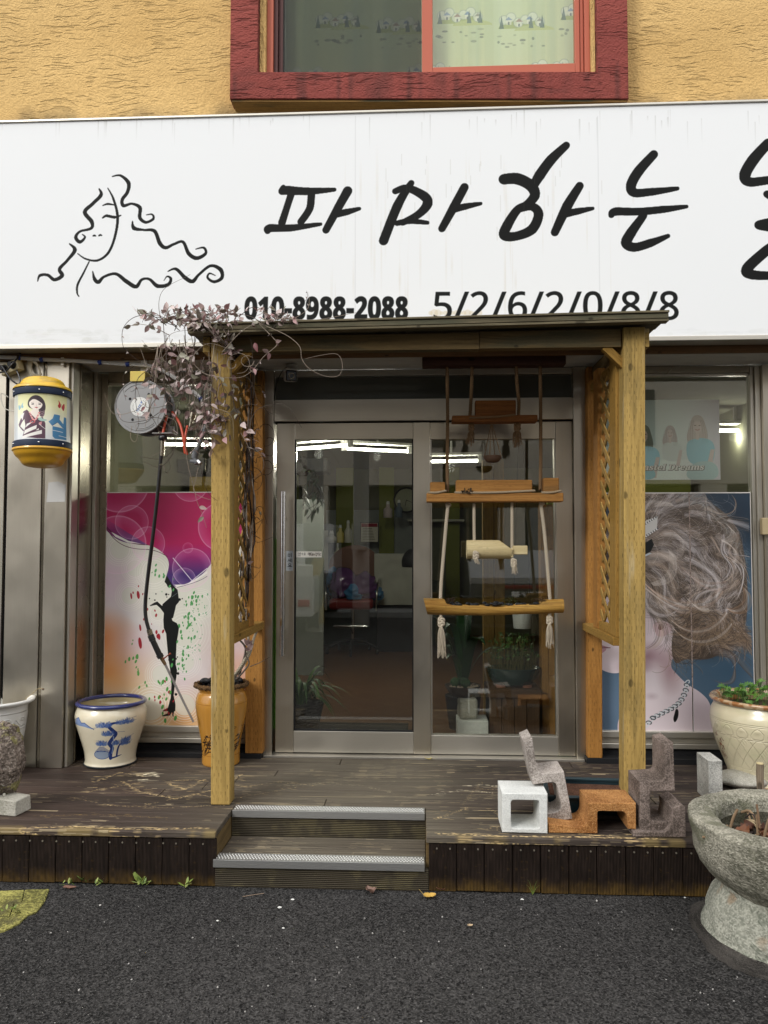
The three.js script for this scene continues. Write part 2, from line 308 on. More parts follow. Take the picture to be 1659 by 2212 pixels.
// ---------------------------------------------------------------- the shop building
const shop = thing('shop_building', 'ochre stucco building with a steel and glass shop front under a long white sign', 'building');
{
  const A = Noise(61), B = Noise(62), C = Noise(63);
  const ridge = (u, v) => { // short horizontal scrape marks of a trowelled finish
    const wob = A.fbm(u, v, 30, 10, 3) * 0.045, a = A(u * 74, (v + wob) * 150, 74, 150), b = B(u * 130, (v + wob) * 260, 130, 260), m = C.fbm(u, v, 26, 12, 3);
    return sstep(0.60, 0.82, a * 0.6 + b * 0.4 + (m - 0.5) * 0.6) * (0.5 + 0.8 * B(u * 40, v * 60, 40, 60));
  };
  const W = 2048, H = 1024, hg = new Float32Array(W * H);
  const stuccoMap = (c0, c1, grime) => colourTex(W, H, (u, v, o) => {
    const R = ridge(u, v), t = clamp(B.fbm(u, v, 6, 4, 5) * 1.1), y = 3.9 + 1.3 * v, f = C(u * 620, v * 200, 620, 200);
    const gr = grime * clamp(sstep(4.29, 4.10, y + 0.16 * (A.fbm(u, v, 30, 4, 4) - 0.5)) * (0.5 + 1.0 * A.fbm(u, v, 90, 10, 3)));
    for (let c = 0; c < 3; c++) o[c] = lerp(lerp(c0[c], c1[c], t), [0.05, 0.048, 0.04][c], gr * 0.85) * (1 - 0.20 * clamp(R)) * (0.88 + 0.24 * f) * (0.90 + 0.2 * A.fbm(u, v, 3, 2, 3));
    hg[Math.floor(v * H) * W + Math.floor(u * W)] = clamp(0.62 + 0.3 * (f - 0.5) + 0.35 * (C.fbm(u, v, 120, 40, 3) - 0.5) - 0.5 * clamp(R));
  }, [5.2, 1.3]);
  const sc = stuccoMap([0.50, 0.315, 0.115], [0.66, 0.45, 0.19], 1), sb = greyTex(W, H, (u, v) => hg[Math.floor(v * H) * W + Math.floor(u * W)], [5.2, 1.3]);
  M.stucco = std({ map: sc, bumpMap: sb, bumpScale: 0.008, roughness: 0.93 });
  const redMap = colourTex(1024, 1024, (u, v, o) => {
    const R = clamp(ridge(u, v)), t = B.fbm(u, v, 7, 4, 4), y = v * 1.3 + 3.9, low = sstep(4.42, 4.36, y);
    const streak = low * sstep(0.42, 0.78, A(u * 150, 0.5, 150, 4) * 0.65 + 0.35 * A.fbm(u, v, 60, 8, 3)) + 0.4 * sstep(0.66, 0.8, A.fbm(u, v, 20, 20, 3));
    for (let c = 0; c < 3; c++) o[c] = lerp(lerp([0.185, 0.043, 0.036][c], [0.27, 0.068, 0.054][c], t), [0.055, 0.026, 0.024][c], clamp(streak) * 0.6) * (1 - 0.35 * R);
  }, [5.2, 1.3]);
  M.redStucco = std({ map: redMap, bumpMap: sb, bumpScale: 0.010, roughness: 0.9 });
  const wall = new THREE.Shape([[-8, 2.80], [8, 2.80], [8, 9], [-8, 9]].map((p) => new THREE.Vector2(...p)));
  wall.holes.push(new THREE.Path([[-0.99, 4.30], [-0.99, 6.0], [1.05, 6.0], [1.05, 4.30]].map((p) => new THREE.Vector2(...p))));
  part(shop, 'stucco_wall', extrude(wall, 0.10, 0.32, 0), M.stucco);
  part(shop, 'window_surround', extrude([[-1.137, 4.236], [1.207, 4.168], [1.207, 6.1], [1.03, 6.1], [1.03, 4.334], [-0.97, 4.394], [-0.97, 6.1], [-1.137, 6.1]], 0.321, 0.44, 0.004), M.redStucco);
  // ochre underside of the surround, grimy
  M.grimOchre = timber([0.17, 0.095, 0.03], [0.33, 0.19, 0.06], { seed: 22, knots: 0, grime: 0.9, L: 1.2, Wd: 0.5, bump: 0.004 });
  part(shop, 'surround_underside', extrude([[-1.128, 4.224], [1.198, 4.156], [1.198, 4.1665], [-1.128, 4.2345]], 0.321, 0.428, 0), M.grimOchre);
  part(shop, 'reveal_strip', box(-0.968, -0.932, 4.30, 6, 0.24, 0.40, 0.003), M.stucco);
  part(shop, 'reveal_strip', box(1.006, 1.028, 4.30, 6, 0.24, 0.40, 0.003), M.stucco);
  // upstairs window
  const salmon = std({ color: lin(0.44, 0.125, 0.078), roughness: 0.5 }), brown = std({ color: lin(0.085, 0.035, 0.032), roughness: 0.5 });
  const win = part(shop, 'upper_window', merge([box(-0.931, -0.893, 4.31, 5.98, 0.22, 0.365, 0.003), box(0.975, 1.005, 4.31, 5.98, 0.22, 0.365, 0.003), box(-0.931, 1.005, 4.31, 4.372, 0.22, 0.362, 0.002)]), salmon);
  part(win, 'sash', merge([box(0.008, 0.073, 4.373, 5.98, 0.30, 0.352, 0.004), box(0.921, 0.948, 4.373, 5.98, 0.30, 0.350, 0.003), box(0.951, 0.972, 4.373, 5.98, 0.26, 0.340, 0.003), box(0.073, 0.921, 4.373, 4.447, 0.30, 0.350, 0.003)]), salmon);
  part(win, 'dark_sash', merge([box(-0.892, -0.868, 4.373, 5.98, 0.27, 0.345, 0.003), box(-0.866, -0.839, 4.373, 5.98, 0.27, 0.325, 0.003)]), brown);
  part(win, 'pane', box(0.0735, 0.9205, 4.4475, 5.97, 0.318, 0.324, 0), M.glassUp);
  part(win, 'pane', box(-0.8385, 0.0075, 4.373, 5.97, 0.290, 0.296, 0), M.glassUp);
  const screenM = std({ color: lin(0.045, 0.05, 0.05), roughness: 0.9, transparent: true, opacity: 0.62, bumpMap: greyTex(256, 256, (u, v) => (Math.floor(u * 128) % 2) * (Math.floor(v * 128) % 2), [0.1, 0.1]), bumpScale: 0.001 });
  part(win, 'insect_screen', plane(-0.837, 0.006, 4.375, 5.97, 0.334), screenM);
  // printed roller blind behind the panes
  const blind = canvasTex(1024, 900, (c, w, h) => {
    const g = c.createLinearGradient(0, 0, 0, h); g.addColorStop(0, '#b9c2a4'); g.addColorStop(0.55, '#c8cf9f'); g.addColorStop(1, '#cfd3a4'); c.fillStyle = g; c.fillRect(0, 0, w, h);
    const r = rng(5); for (let i = 0; i < 40; i++) { c.globalAlpha = 0.10; c.fillStyle = i % 2 ? '#e4e8c8' : '#93a58c'; c.fillRect(r() * w, 0, 10 + r() * 60, h); } c.globalAlpha = 1;
    const group = (x, y, s) => {
      c.save(); c.translate(x, y); c.scale(s, s);
      c.fillStyle = '#a9b46a'; c.beginPath(); c.ellipse(0, 0, 60, 22, 0, Math.PI, 0); c.fill(); c.fillStyle = '#bcc37f'; c.beginPath(); c.ellipse(30, 6, 50, 14, 0, Math.PI, 0); c.fill();
      c.globalAlpha = 0.7; c.strokeStyle = '#8f9c88'; c.lineWidth = 1.6; c.fillStyle = '#dfe3cf';
      for (let i = 0; i < 6; i++) { c.beginPath(); c.arc(-46 + i * 18, -22 - 8 * Math.sin(i * 2.1), 12, 0, 7); c.fill(); c.stroke(); }
      for (let i = 0; i < 4; i++) { const X = -40 + i * 26, Y = -14 + (i % 2) * 5; c.fillStyle = '#e7e4d2'; c.fillRect(X, Y - 8, 13, 12); c.fillStyle = ['#6f86a6', '#8f6e5a', '#5c789e', '#7f7f6a'][i]; poly(c, [[X - 3, Y - 8], [X + 6, Y - 17], [X + 16, Y - 8]]); c.fill(); c.fillStyle = '#3f4d4a'; c.fillRect(X + 4, Y - 3, 4, 7); }
      c.fillStyle = '#39544a'; for (const X of [-52, 50, 22]) { poly(c, [[X - 6, 0], [X, -34], [X + 6, 0]]); c.fill(); }
      c.fillStyle = '#56614f'; for (let i = 0; i < 12; i++) { c.globalAlpha = 0.25 + 0.4 * r(); c.beginPath(); c.ellipse((r() - 0.5) * 120, 14 + r() * 34, 3 + r() * 6, 2 + r() * 2, 0, 0, 7); c.fill(); } c.globalAlpha = 1;
      c.restore();
    };
    for (let row = 0; row < 4; row++) for (let k = 0; k < 6; k++) group(100 + k * 210 + (row % 2) * 105, h - 75 - row * 190 + (k % 2) * 24, 1.35);
  });
  part(win, 'blind', plane(-0.88, 0.965, 4.31, 5.95, 0.235), std({ map: blind, roughness: 0.95 }));
  // core of the building: slab over the shop, side walls, back wall
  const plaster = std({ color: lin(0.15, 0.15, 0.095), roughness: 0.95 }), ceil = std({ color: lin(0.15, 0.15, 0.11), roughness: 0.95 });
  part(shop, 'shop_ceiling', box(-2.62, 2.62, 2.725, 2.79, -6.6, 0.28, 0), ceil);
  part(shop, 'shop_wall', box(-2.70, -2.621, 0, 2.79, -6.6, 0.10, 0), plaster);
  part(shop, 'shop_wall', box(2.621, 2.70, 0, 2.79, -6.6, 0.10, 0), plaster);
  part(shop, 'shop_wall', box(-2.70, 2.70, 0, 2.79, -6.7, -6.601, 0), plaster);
  // worn brown vinyl floor with scored diagonals
  const fl = canvasTex(1024, 1024, (c, w, h) => {
    c.fillStyle = '#664526'; c.fillRect(0, 0, w, h); const r = rng(8);
    for (let i = 0; i < 900; i++) { c.globalAlpha = 0.10; c.fillStyle = r() < 0.5 ? '#3c2413' : '#8a6238'; c.fillRect(r() * w, r() * h, 20 + r() * 160, 1 + r() * 2.5); }
    c.globalAlpha = 0.5; c.strokeStyle = '#9c8c70'; c.lineWidth = 1.6; for (let i = -10; i < 20; i++) { c.beginPath(); c.moveTo(i * 130, 0); c.lineTo(i * 130 + 1024, 1024); c.stroke(); c.beginPath(); c.moveTo(i * 130, 0); c.lineTo(i * 130 - 1024, 1024); c.stroke(); }
  }, true, true);
  const fg = new THREE.PlaneGeometry(5.24, 6.5); fg.rotateX(-Math.PI / 2).translate(0, 0.262, -3.35); const fuv = fg.attributes.uv; for (let i = 0; i < 4; i++) fuv.setXY(i, fuv.getX(i) * 1.7, fuv.getY(i) * 2.2);
  part(shop, 'shop_floor', fg, std({ map: fl, roughness: 0.35 }));
  part(shop, 'floor_slab', box(-2.62, 2.62, 0.02, 0.258, -6.6, -0.10, 0), plaster);
  // beam under the sign and the metal soffit behind it
  part(shop, 'timber_fascia', box(-3.6, 3.6, 2.700, 2.765, 0.295, 0.332, 0.003), M.fascia);
  M.soffit = std({ color: lin(0.50, 0.50, 0.47), roughness: 0.45 });
  for (let i = 0; i < 3; i++) part(shop, 'soffit_panel', box(-3.6, 3.6, 2.712, 2.722, -0.048 + i * 0.114, 0.062 + i * 0.114, 0.003), M.soffit);
  part(shop, 'soffit_backing', box(-3.6, 3.6, 2.7235, 2.795, -0.12, 0.10, 0), M.black);
  part(shop, 'fascia_backing', box(-3.6, 3.6, 2.768, 2.86, 0.10, 0.30, 0), M.black);

  // ---- left pilaster of folded steel sheets
  const P = M.steel;
  part(shop, 'pilaster_core', box(-3.6, -2.17, DK - 0.02, 2.705, -0.10, 0.284, 0), M.black);
  const xl = (px) => at(px, 1200, 0.308).x;
  part(shop, 'pilaster_sheet', box(-3.0, xl(5), DK, 2.70, 0.286, 0.308, 0.002, 'y', 0.1, 0), P);
  part(shop, 'pilaster_sheet', box(xl(12), xl(86), DK, 2.70, 0.286, 0.309, 0.003, 'y', 0.3, 0), P);
  part(shop, 'pilaster_seam', box(xl(87), xl(93), DK, 2.69, 0.286, 0.302, 0.001, 'y'), M.steelDark);
  part(shop, 'pilaster_sheet', box(xl(94), -2.146, DK, 2.70, 0.286, 0.310, 0.003, 'y', 0.8, 0), P);
  { const a = at(100, 1085, 0.311), b = at(142, 1040, 0.311); part(shop, 'sticker_residue', extrude([[a.x, a.y], [b.x - 0.004, a.y + 0.003], [b.x, b.y - 0.02], [b.x - 0.05, b.y], [a.x + 0.01, b.y - 0.006]], 0.3102, 0.3112, 0), std({ color: lin(0.5, 0.5, 0.49), roughness: 0.6, metalness: 0.3 })); const k = at(1652, 1137, 0.03); part(shop, 'junction_box', box(k.x - 0.022, k.x + 0.05, k.y - 0.052, k.y + 0.052, 0.0105, 0.05, 0.006), std({ color: lin(0.42, 0.34, 0.20), roughness: 0.5 })); }
  part(shop, 'pilaster_return', box(-2.150, -2.142, DK, 2.70, -0.06, 0.2855, 0.001, 'y'), M.steelDark);
  part(shop, 'return_trim', box(-2.141, -2.126, DK, 2.70, 0.20, 0.290, 0.003, 'y'), M.alu);
  part(shop, 'pilaster_return', box(-2.141, -2.118, DK, 2.70, -0.058, 0.198, 0.002, 'y'), M.steelDark);
  part(shop, 'window_frame', box(-2.117, -2.094, DK, 2.70, -0.06, 0.02, 0.003, 'y'), M.alu);
  part(shop, 'window_frame', box(-2.093, -2.050, DK + 0.05, 2.70, -0.10, -0.042, 0.003, 'y'), M.steelDark);

  // ---- display windows either side
  const sill = (x0, x1) => {
    part(shop, 'window_sill', box(x0, x1, 0.385, 0.424, -0.10, -0.030, 0.004), M.alu);
    part(shop, 'window_sill', box(x0, x1, 0.350, 0.384, -0.10, -0.046, 0.004), M.alu);
    part(shop, 'window_sill', box(x0, x1, 0.318, 0.349, -0.10, -0.028, 0.004), M.alu);
    part(shop, 'sill_base', box(x0, x1, 0.25, 0.317, -0.10, -0.052, 0.002), M.black);
  };
  sill(-2.049, -1.012); sill(1.045, 2.062);
  const frameTop = (x0, x1, y) => { part(shop, 'window_frame', box(x0, x1, y, 2.708, -0.10, -0.040, 0.003), M.steelDark); part(shop, 'window_frame', box(x0, x1, y - 0.016, y - 0.001, -0.09, -0.052, 0.002), M.alu); };
  frameTop(-2.049, -1.012, 2.640); frameTop(1.045, 2.062, 2.662);
  part(shop, 'display_pane', box(-2.0495, -1.012, 0.425, 2.622, -0.074, -0.066, 0), M.glass);
  part(shop, 'display_pane', box(1.045, 2.0615, 0.425, 2.644, -0.074, -0.066, 0), M.glass);
  part(shop, 'window_frame', box(2.063, 2.085, DK + 0.05, 2.70, -0.10, -0.040, 0.003, 'y'), M.alu);
  part(shop, 'window_frame', box(2.086, 2.118, DK, 2.70, -0.10, -0.022, 0.003, 'y'), M.alu);
  part(shop, 'pilaster_sheet', box(2.119, 3.6, DK, 2.70, -0.10, 0.010, 0.003, 'y'), P);

  // ---- entrance: jambs, transom and a sliding door beside a fixed light
  part(shop, 'door_jamb', box(-1.008, -0.950, DK, 2.706, -0.13, -0.022, 0.003, 'y'), P);
  part(shop, 'door_jamb', box(0.960, 1.040, DK, 2.706, -0.13, -0.022, 0.003, 'y'), P);
  part(shop, 'transom_bar', box(-0.949, 0.959, 2.374, 2.514, -0.11, -0.030, 0.003, 'x'), P);
  part(shop, 'transom_frame', box(-0.949, 0.959, 2.668, 2.706, -0.10, -0.040, 0.003), M.alu);
  part(shop, 'transom_panel', box(-0.948, 0.958, 2.515, 2.667, -0.10, -0.075, 0), phys({ color: lin(0.085, 0.09, 0.075), roughness: 0.22 }));
  part(shop, 'door_track', box(-0.949, 0.959, 2.366, 2.3735, -0.12, -0.06, 0), M.black);
  part(shop, 'threshold', box(-1.0, 1.0, 0.236, 0.2575, -0.13, 0.012, 0.002), M.alu);
  const door = part(shop, 'sliding_door', merge([box(-0.933, -0.817, 0.262, 2.365, -0.095, -0.050, 0.004, 'y')]), P);
  part(door, 'door_stile', box(-0.053, 0.055, 0.262, 2.365, -0.095, -0.049, 0.004, 'y'), P);
  part(door, 'top_rail', box(-0.8165, -0.0535, 2.258, 2.364, -0.094, -0.051, 0.003, 'x'), P);
  part(door, 'bottom_rail', box(-0.8165, -0.0535, 0.264, 0.398, -0.094, -0.051, 0.003, 'x'), M.alu);
  part(door, 'glazing_bead', merge([box(-0.8165, -0.809, 0.399, 2.257, -0.085, -0.058, 0.001), box(-0.061, -0.0535, 0.399, 2.257, -0.085, -0.058, 0.001), box(-0.808, -0.062, 0.399, 0.407, -0.085, -0.058, 0.001)]), M.black);
  part(door, 'door_pane', box(-0.8085, -0.0615, 0.4075, 2.257, -0.078, -0.070, 0), M.glass);
  const hx = at(611, 1240, 0.0).x, ha = at(611, 1062, 0.0).y, hb = at(611, 1417, 0.0).y;
  const han = part(door, 'door_handle', merge([rod([hx, hb, 0.004], [hx, ha, 0.004], 0.0165, 0.0165, 20), rod([hx, ha - 0.16, -0.05], [hx, ha - 0.16, 0.004], 0.008), rod([hx, hb + 0.16, -0.05], [hx, hb + 0.16, 0.004], 0.008)]), M.chrome);
  // push label in Korean letters drawn stroke by stroke
  const push = canvasTex(96, 256, (c, w, h) => {
    c.fillStyle = '#9aa0a4'; c.fillRect(0, 0, w, h); c.strokeStyle = '#111'; c.lineWidth = 7; c.lineCap = 'butt';
    const L = (a) => { c.beginPath(); a.forEach((p, i) => (i ? c.lineTo(p[0], p[1]) : c.moveTo(p[0], p[1]))); c.stroke(); };
    L([[24, 40], [50, 40], [50, 70], [24, 70], [24, 37]]); L([[70, 28], [70, 84]]);
    L([[36, 104], [32, 122], [18, 138]]); L([[36, 112], [52, 138]]); L([[50, 120], [62, 120]]); L([[62, 100], [62, 146]]); L([[76, 98], [76, 148]]);
    c.beginPath(); c.ellipse(48, 176, 17, 12, 0, 0, 7); c.stroke(); L([[38, 186], [38, 202]]); L([[58, 186], [58, 202]]); L([[16, 203], [80, 203]]);
    c.lineWidth = 3; L([[36, 230], [60, 230]]);
  });
  const lp = at(626, 1205, -0.05), lw = 0.022; part(door, 'push_label', plane(lp.x - lw, lp.x + lw, at(626, 1233, -0.05).y, at(626, 1190, -0.05).y, -0.0485), std({ map: push, roughness: 0.5 }));
  const paper = canvasTex(256, 64, (c, w, h) => {
    c.fillStyle = '#e8e6df'; c.fillRect(0, 0, w, h); c.strokeStyle = '#2a2622'; c.lineWidth = 3;
    const L = (a) => { c.beginPath(); a.forEach((p, i) => (i ? c.lineTo(p[0], p[1]) : c.moveTo(p[0], p[1]))); c.stroke(); };
    c.beginPath(); c.ellipse(26, 22, 7, 7, 0, 0, 7); c.stroke(); L([[34, 18], [41, 18]]); L([[34, 25], [41, 25]]); L([[42, 10], [42, 34]]); L([[20, 38], [44, 38]]); L([[20, 50], [44, 50]]); L([[26, 38], [26, 50]]); L([[38, 38], [38, 50]]);
    c.beginPath(); c.ellipse(60, 24, 6, 6, 0, 0, 7); c.stroke(); L([[52, 38], [70, 38]]); c.beginPath(); c.ellipse(84, 22, 7, 6, 0, 0, 7); c.stroke(); L([[80, 29], [80, 38]]); L([[88, 29], [88, 38]]); L([[74, 39], [96, 39]]);
    L([[118, 20], [130, 20], [130, 34], [118, 34], [118, 19]]); L([[138, 14], [138, 42]]);
    const r = rng(3); c.fillStyle = '#4a4038'; for (let i = 0; i < 150; i++) { c.globalAlpha = 0.25 + r() * 0.5; c.beginPath(); c.arc(126 + r() * 122, 14 + r() * 34, 1 + r() * 4, 0, 7); c.fill(); } c.fillStyle = '#f4f2ec'; for (let i = 0; i < 60; i++) { c.beginPath(); c.arc(150 + r() * 100, 12 + r() * 40, 1 + r() * 3, 0, 7); c.fill(); }
  });
  const pa = at(640, 1204, -0.07), pb = at(695, 1191, -0.07);
  part(door, 'paper_note', plane(pa.x, pb.x, pa.y, pb.y, -0.0685), std({ map: paper, roughness: 0.9 }));
  const fx = part(shop, 'fixed_light', merge([box(0.851, 0.957, 0.262, 2.365, -0.12, -0.055, 0.004, 'y')]), P);
  part(fx, 'top_rail', box(0.056, 0.8505, 2.254, 2.364, -0.119, -0.057, 0.003, 'x'), P);
  part(fx, 'bottom_rail', box(0.056, 0.8505, 0.262, 0.379, -0.119, -0.057, 0.003, 'x'), M.alu);
  part(fx, 'glazing_bead', merge([box(0.056, 0.066, 0.380, 2.253, -0.115, -0.062, 0.001), box(0.843, 0.8505, 0.380, 2.253, -0.115, -0.062, 0.001)]), M.alu);
  part(fx, 'fixed_pane', box(0.0665, 0.8425, 0.380, 2.253, -0.094, -0.086, 0), M.glass);
  part(shop, 'gap_strip', box(-0.947, -0.935, 0.40, 1.62, -0.12, -0.10, 0), std({ color: lin(0.13, 0.42, 0.03), roughness: 0.5 }));
  // low dark base boards each side of the threshold
  part(shop, 'base_board', box(-2.10, -1.002, 0.243, 0.279, -0.052, 0.055, 0.003), M.black);
  part(shop, 'base_board', box(1.002, 2.10, 0.243, 0.279, -0.052, 0.055, 0.003), M.black);
}

// ---------------------------------------------------------------- the long white sign
{
  const X0 = -2.75, X1 = 3.05, Y0 = 2.767, Y1 = 4.116, Z = 0.452;
  const sign = thing('shop_sign', 'long white salon sign with black brush lettering and a line drawing of a long-haired woman', 'sign', [0, 2.735, 0.30]);
  const face = canvasTex(2048, Math.round(2048 * (Y1 - Y0) / (X1 - X0)), (c, w, h) => {
    c.fillStyle = '#dfe1e2'; c.fillRect(0, 0, w, h);
    const cx = (p) => [(p.x - X0) / (X1 - X0) * w, (Y1 - p.y) / (Y1 - Y0) * h], T = (x, y) => cx(at(x, y, Z));
    const k = w / (X1 - X0) * (4.41 / FPX) * 0.5 * 1.2; // half photograph pixels to canvas
    const S = (pts, ox = 0) => brush(c, pts.map(([x, y, q]) => [...T(x / 2 + ox, y / 2), q]), k);
    const r = rng(17);
    // water stains
    for (let i = 0; i < 46; i++) { const q = T(700 + r() * 700, 300 + r() * 330), L = 40 + r() * 190; const g = c.createLinearGradient(0, q[1], 0, q[1] + L); g.addColorStop(0, 'rgba(190,180,160,0)'); g.addColorStop(0.6, 'rgba(190,180,160,0.16)'); g.addColorStop(1, 'rgba(190,180,160,0)'); c.fillStyle = g; c.fillRect(q[0], q[1], 1 + r() * 5, L); }
    for (let i = 0; i < 420; i++) { c.fillStyle = 'rgba(120,115,98,' + (0.012 + 0.03 * r()) + ')'; const q = T(r() * 1659, 712 + r() * 34); c.beginPath(); c.ellipse(q[0], q[1], 3 + r() * 22, 1 + r() * 5, 0, 0, 7); c.fill(); }
    c.fillStyle = 'rgba(120,122,120,0.16)'; for (const x of [767, 1290]) { const q = T(x, 250), e = T(x, 745); c.fillRect(q[0], q[1], 1.6, e[1] - q[1]); } for (let i = 0; i < 60; i++) { const q = T(r() * 1659, 236 + r() * 30), L = 10 + r() * 60; const g = c.createLinearGradient(0, q[1], 0, q[1] + L); g.addColorStop(0, 'rgba(110,108,98,0.20)'); g.addColorStop(1, 'rgba(110,108,98,0)'); c.fillStyle = g; c.fillRect(q[0], q[1], 1 + r() * 2, L); }
    c.fillStyle = 'rgba(200,185,150,0.4)'; for (let i = 0; i < 14; i++) { const q = T(930 + i * 8, 676); c.beginPath(); c.arc(q[0], q[1], 3 + r() * 5, 0, 7); c.fill(); }
    c.fillStyle = '#111211';
    // woman with waving hair, one brush line after another (photograph x 2)
    const Q = [
      [[485, 762, 4], [520, 758, 8], [555, 790, 14], [550, 830, 12], [528, 862, 12], [533, 888, 12], [570, 880, 8], [604, 897, 13], [604, 940, 12], [630, 960, 10], [662, 945, 9], [657, 926, 6], [632, 928, 3]],
      [[428, 815, 4], [436, 842, 13], [400, 880, 12], [366, 916, 14], [396, 958, 14], [393, 986, 10], [345, 1000, 8], [327, 1025, 12], [345, 1045, 12], [367, 1025, 7], [355, 1012, 3]],
      [[465, 812, 3], [490, 860, 8], [508, 940, 10], [494, 1030, 9], [465, 1095, 9], [420, 1125, 8], [370, 1118, 6], [335, 1095, 3]],
      [[443, 888, 3], [465, 881, 8], [498, 886, 4]], [[443, 941, 5], [460, 932, 10], [495, 938, 10], [522, 930, 4]],
      [[402, 1019, 5], [407, 1017, 7], [413, 1019, 4]], [[427, 1018, 5], [433, 1015, 7], [439, 1017, 4]],
      [[385, 1130, 4], [360, 1180, 7], [335, 1230, 8], [333, 1265, 6], [341, 1281, 3]],
      [[300, 1053, 4], [323, 1080, 14], [290, 1125, 10], [257, 1162, 12], [268, 1190, 14], [235, 1208, 12], [205, 1188, 10], [172, 1190, 10], [162, 1215, 3]],
      [[572, 955, 3], [578, 985, 14], [620, 993, 8], [667, 998, 12], [690, 1050, 14], [715, 1070, 12], [750, 1055, 9], [790, 1045, 10], [815, 1095, 13], [850, 1115, 14], [888, 1095, 10], [880, 1070, 8], [845, 1076, 3]],
      [[400, 1172, 3], [408, 1205, 12], [425, 1218, 14], [450, 1195, 9], [500, 1183, 10], [545, 1215, 14], [587, 1238, 14], [612, 1208, 9], [645, 1206, 9], [680, 1235, 14], [725, 1230, 12], [738, 1205, 10], [722, 1194, 5], [708, 1212, 2]],
      [[725, 1172, 3], [760, 1162, 10], [800, 1200, 14], [832, 1215, 14], [860, 1185, 9], [910, 1148, 10], [953, 1165, 14], [958, 1200, 12], [925, 1217, 10], [897, 1200, 8], [905, 1181, 6], [930, 1190, 3]],
    ];
    Q.forEach((q) => S(q));
    // brush letters, first one
    S([[1224, 808, 18], [1217, 826, 24], [1240, 822, 34], [1330, 826, 28], [1445, 819, 14]]); S([[1258, 838, 26], [1238, 900, 25], [1218, 962, 28]]); S([[1345, 835, 28], [1338, 900, 27], [1300, 958, 26]]); S([[1156, 998, 22], [1165, 986, 30], [1260, 984, 26], [1385, 968, 12]]);
    S([[1502, 824, 34], [1462, 895, 31], [1408, 994, 26]]); S([[1455, 925, 26], [1500, 915, 24], [1553, 901, 12]]);
    const o = 829.5;
    S([[118, 790, 22], [60, 885, 34], [-2, 1040, 34]], o); S([[48, 826, 22], [100, 812, 26], [172, 846, 34], [188, 880, 36], [150, 925, 28], [80, 962, 22]], o); S([[56, 964, 20], [110, 955, 22], [188, 962, 14]], o);
    S([[348, 808, 30], [304, 890, 32], [250, 988, 26]], o); S([[300, 905, 26], [350, 892, 24], [418, 879, 12]], o);
    S([[788, 627, 26], [722, 690, 36], [672, 758, 38], [648, 800, 30]], o); S([[518, 774, 38], [575, 772, 42], [632, 800, 40], [652, 842, 36], [618, 884, 30], [575, 908, 30], [532, 975, 36], [520, 1016, 36], [570, 1020, 32], [640, 990, 36], [668, 925, 34], [640, 892, 30], [590, 902, 24]], o);
    S([[846, 802, 28], [792, 890, 36], [738, 1004, 28]], o); S([[790, 922, 28], [840, 912, 24], [902, 900, 12]], o);
    S([[1166, 666, 30], [1100, 740, 36], [1068, 800, 36], [1082, 832, 32], [1160, 828, 28], [1268, 814, 14]], o); S([[982, 930, 20], [1000, 914, 30], [1100, 914, 28], [1210, 904, 26], [1308, 892, 12]], o); S([[1122, 930, 26], [1066, 1008, 36], [1048, 1050, 38], [1082, 1068, 32], [1150, 1050, 30], [1228, 1019, 14]], o);
    S([[1660, 618, 34], [1596, 690, 40], [1560, 755, 40], [1578, 785, 34], [1660, 778, 30], [1760, 762, 14]], o); S([[1850, 600, 34], [1830, 720, 34], [1810, 830, 28]], o); S([[1830, 700, 26], [1930, 690, 12]], o);
    S([[1655, 838, 26], [1700, 856, 32], [1780, 850, 32], [1790, 905, 32], [1700, 950, 30], [1618, 972, 28], [1700, 990, 30], [1740, 1020, 34], [1650, 1085, 36], [1570, 1160, 38], [1590, 1186, 34], [1700, 1188, 28], [1800, 1160, 14]], o);
    // streaks of wear through the black
    for (let i = 0; i < 34; i++) { const q = T(820 + r() * 480, 330 + r() * 160); c.fillStyle = 'rgba(120,112,96,0.22)'; c.fillRect(q[0], q[1], 1, 10 + r() * 26); }
    // telephone numbers
    const text = (s, x0, x1, yb, font, sy = 1) => { const a = T(x0, yb), b = T(x1, yb); c.save(); c.font = font; const m = c.measureText(s).width; c.translate(a[0], a[1]); c.rotate(Math.atan2(b[1] - a[1], b[0] - a[0])); c.scale((b[0] - a[0]) / m, sy); c.fillStyle = c.strokeStyle = '#141615'; c.fillText(s, 0, 0); c.lineWidth = font.startsWith('bold') ? 3.4 : 1.6; c.strokeText(s, 0, 0); c.restore(); };
    text('010-8988-2088', 527, 882, 689, 'bold 68px sans-serif', 0.93);
    text('5/2/6/2/0/8/8', 932, 1470, 690, '70px sans-serif', 1.13);
  });
  face.anisotropy = 16;
  part(sign, 'sign_box', box(-3.6, 3.6, 2.790, 4.10, 0.305, 0.448, 0.003), M.whitePaint);
  part(sign, 'sign_face', plane(X0, X1, Y0, Y1, Z), std({ map: face, roughness: 0.55, specularIntensity: 0.25 }));
  part(sign, 'sign_face', plane(-3.6, X0, Y0, Y1, Z), std({ color: lin(0.74, 0.755, 0.76), roughness: 0.55 }));
  part(sign, 'sign_face', plane(X1, 3.6, Y0, Y1, Z), std({ color: lin(0.74, 0.755, 0.76), roughness: 0.55 }));
  part(sign, 'sign_trim', box(-3.6, 3.6, 4.116, 4.130, 0.306, 0.462, 0.003), M.alu);
  part(sign, 'sign_trim', box(-3.6, 3.6, 2.738, 2.766, 0.340, 0.460, 0.004), M.alu);
}
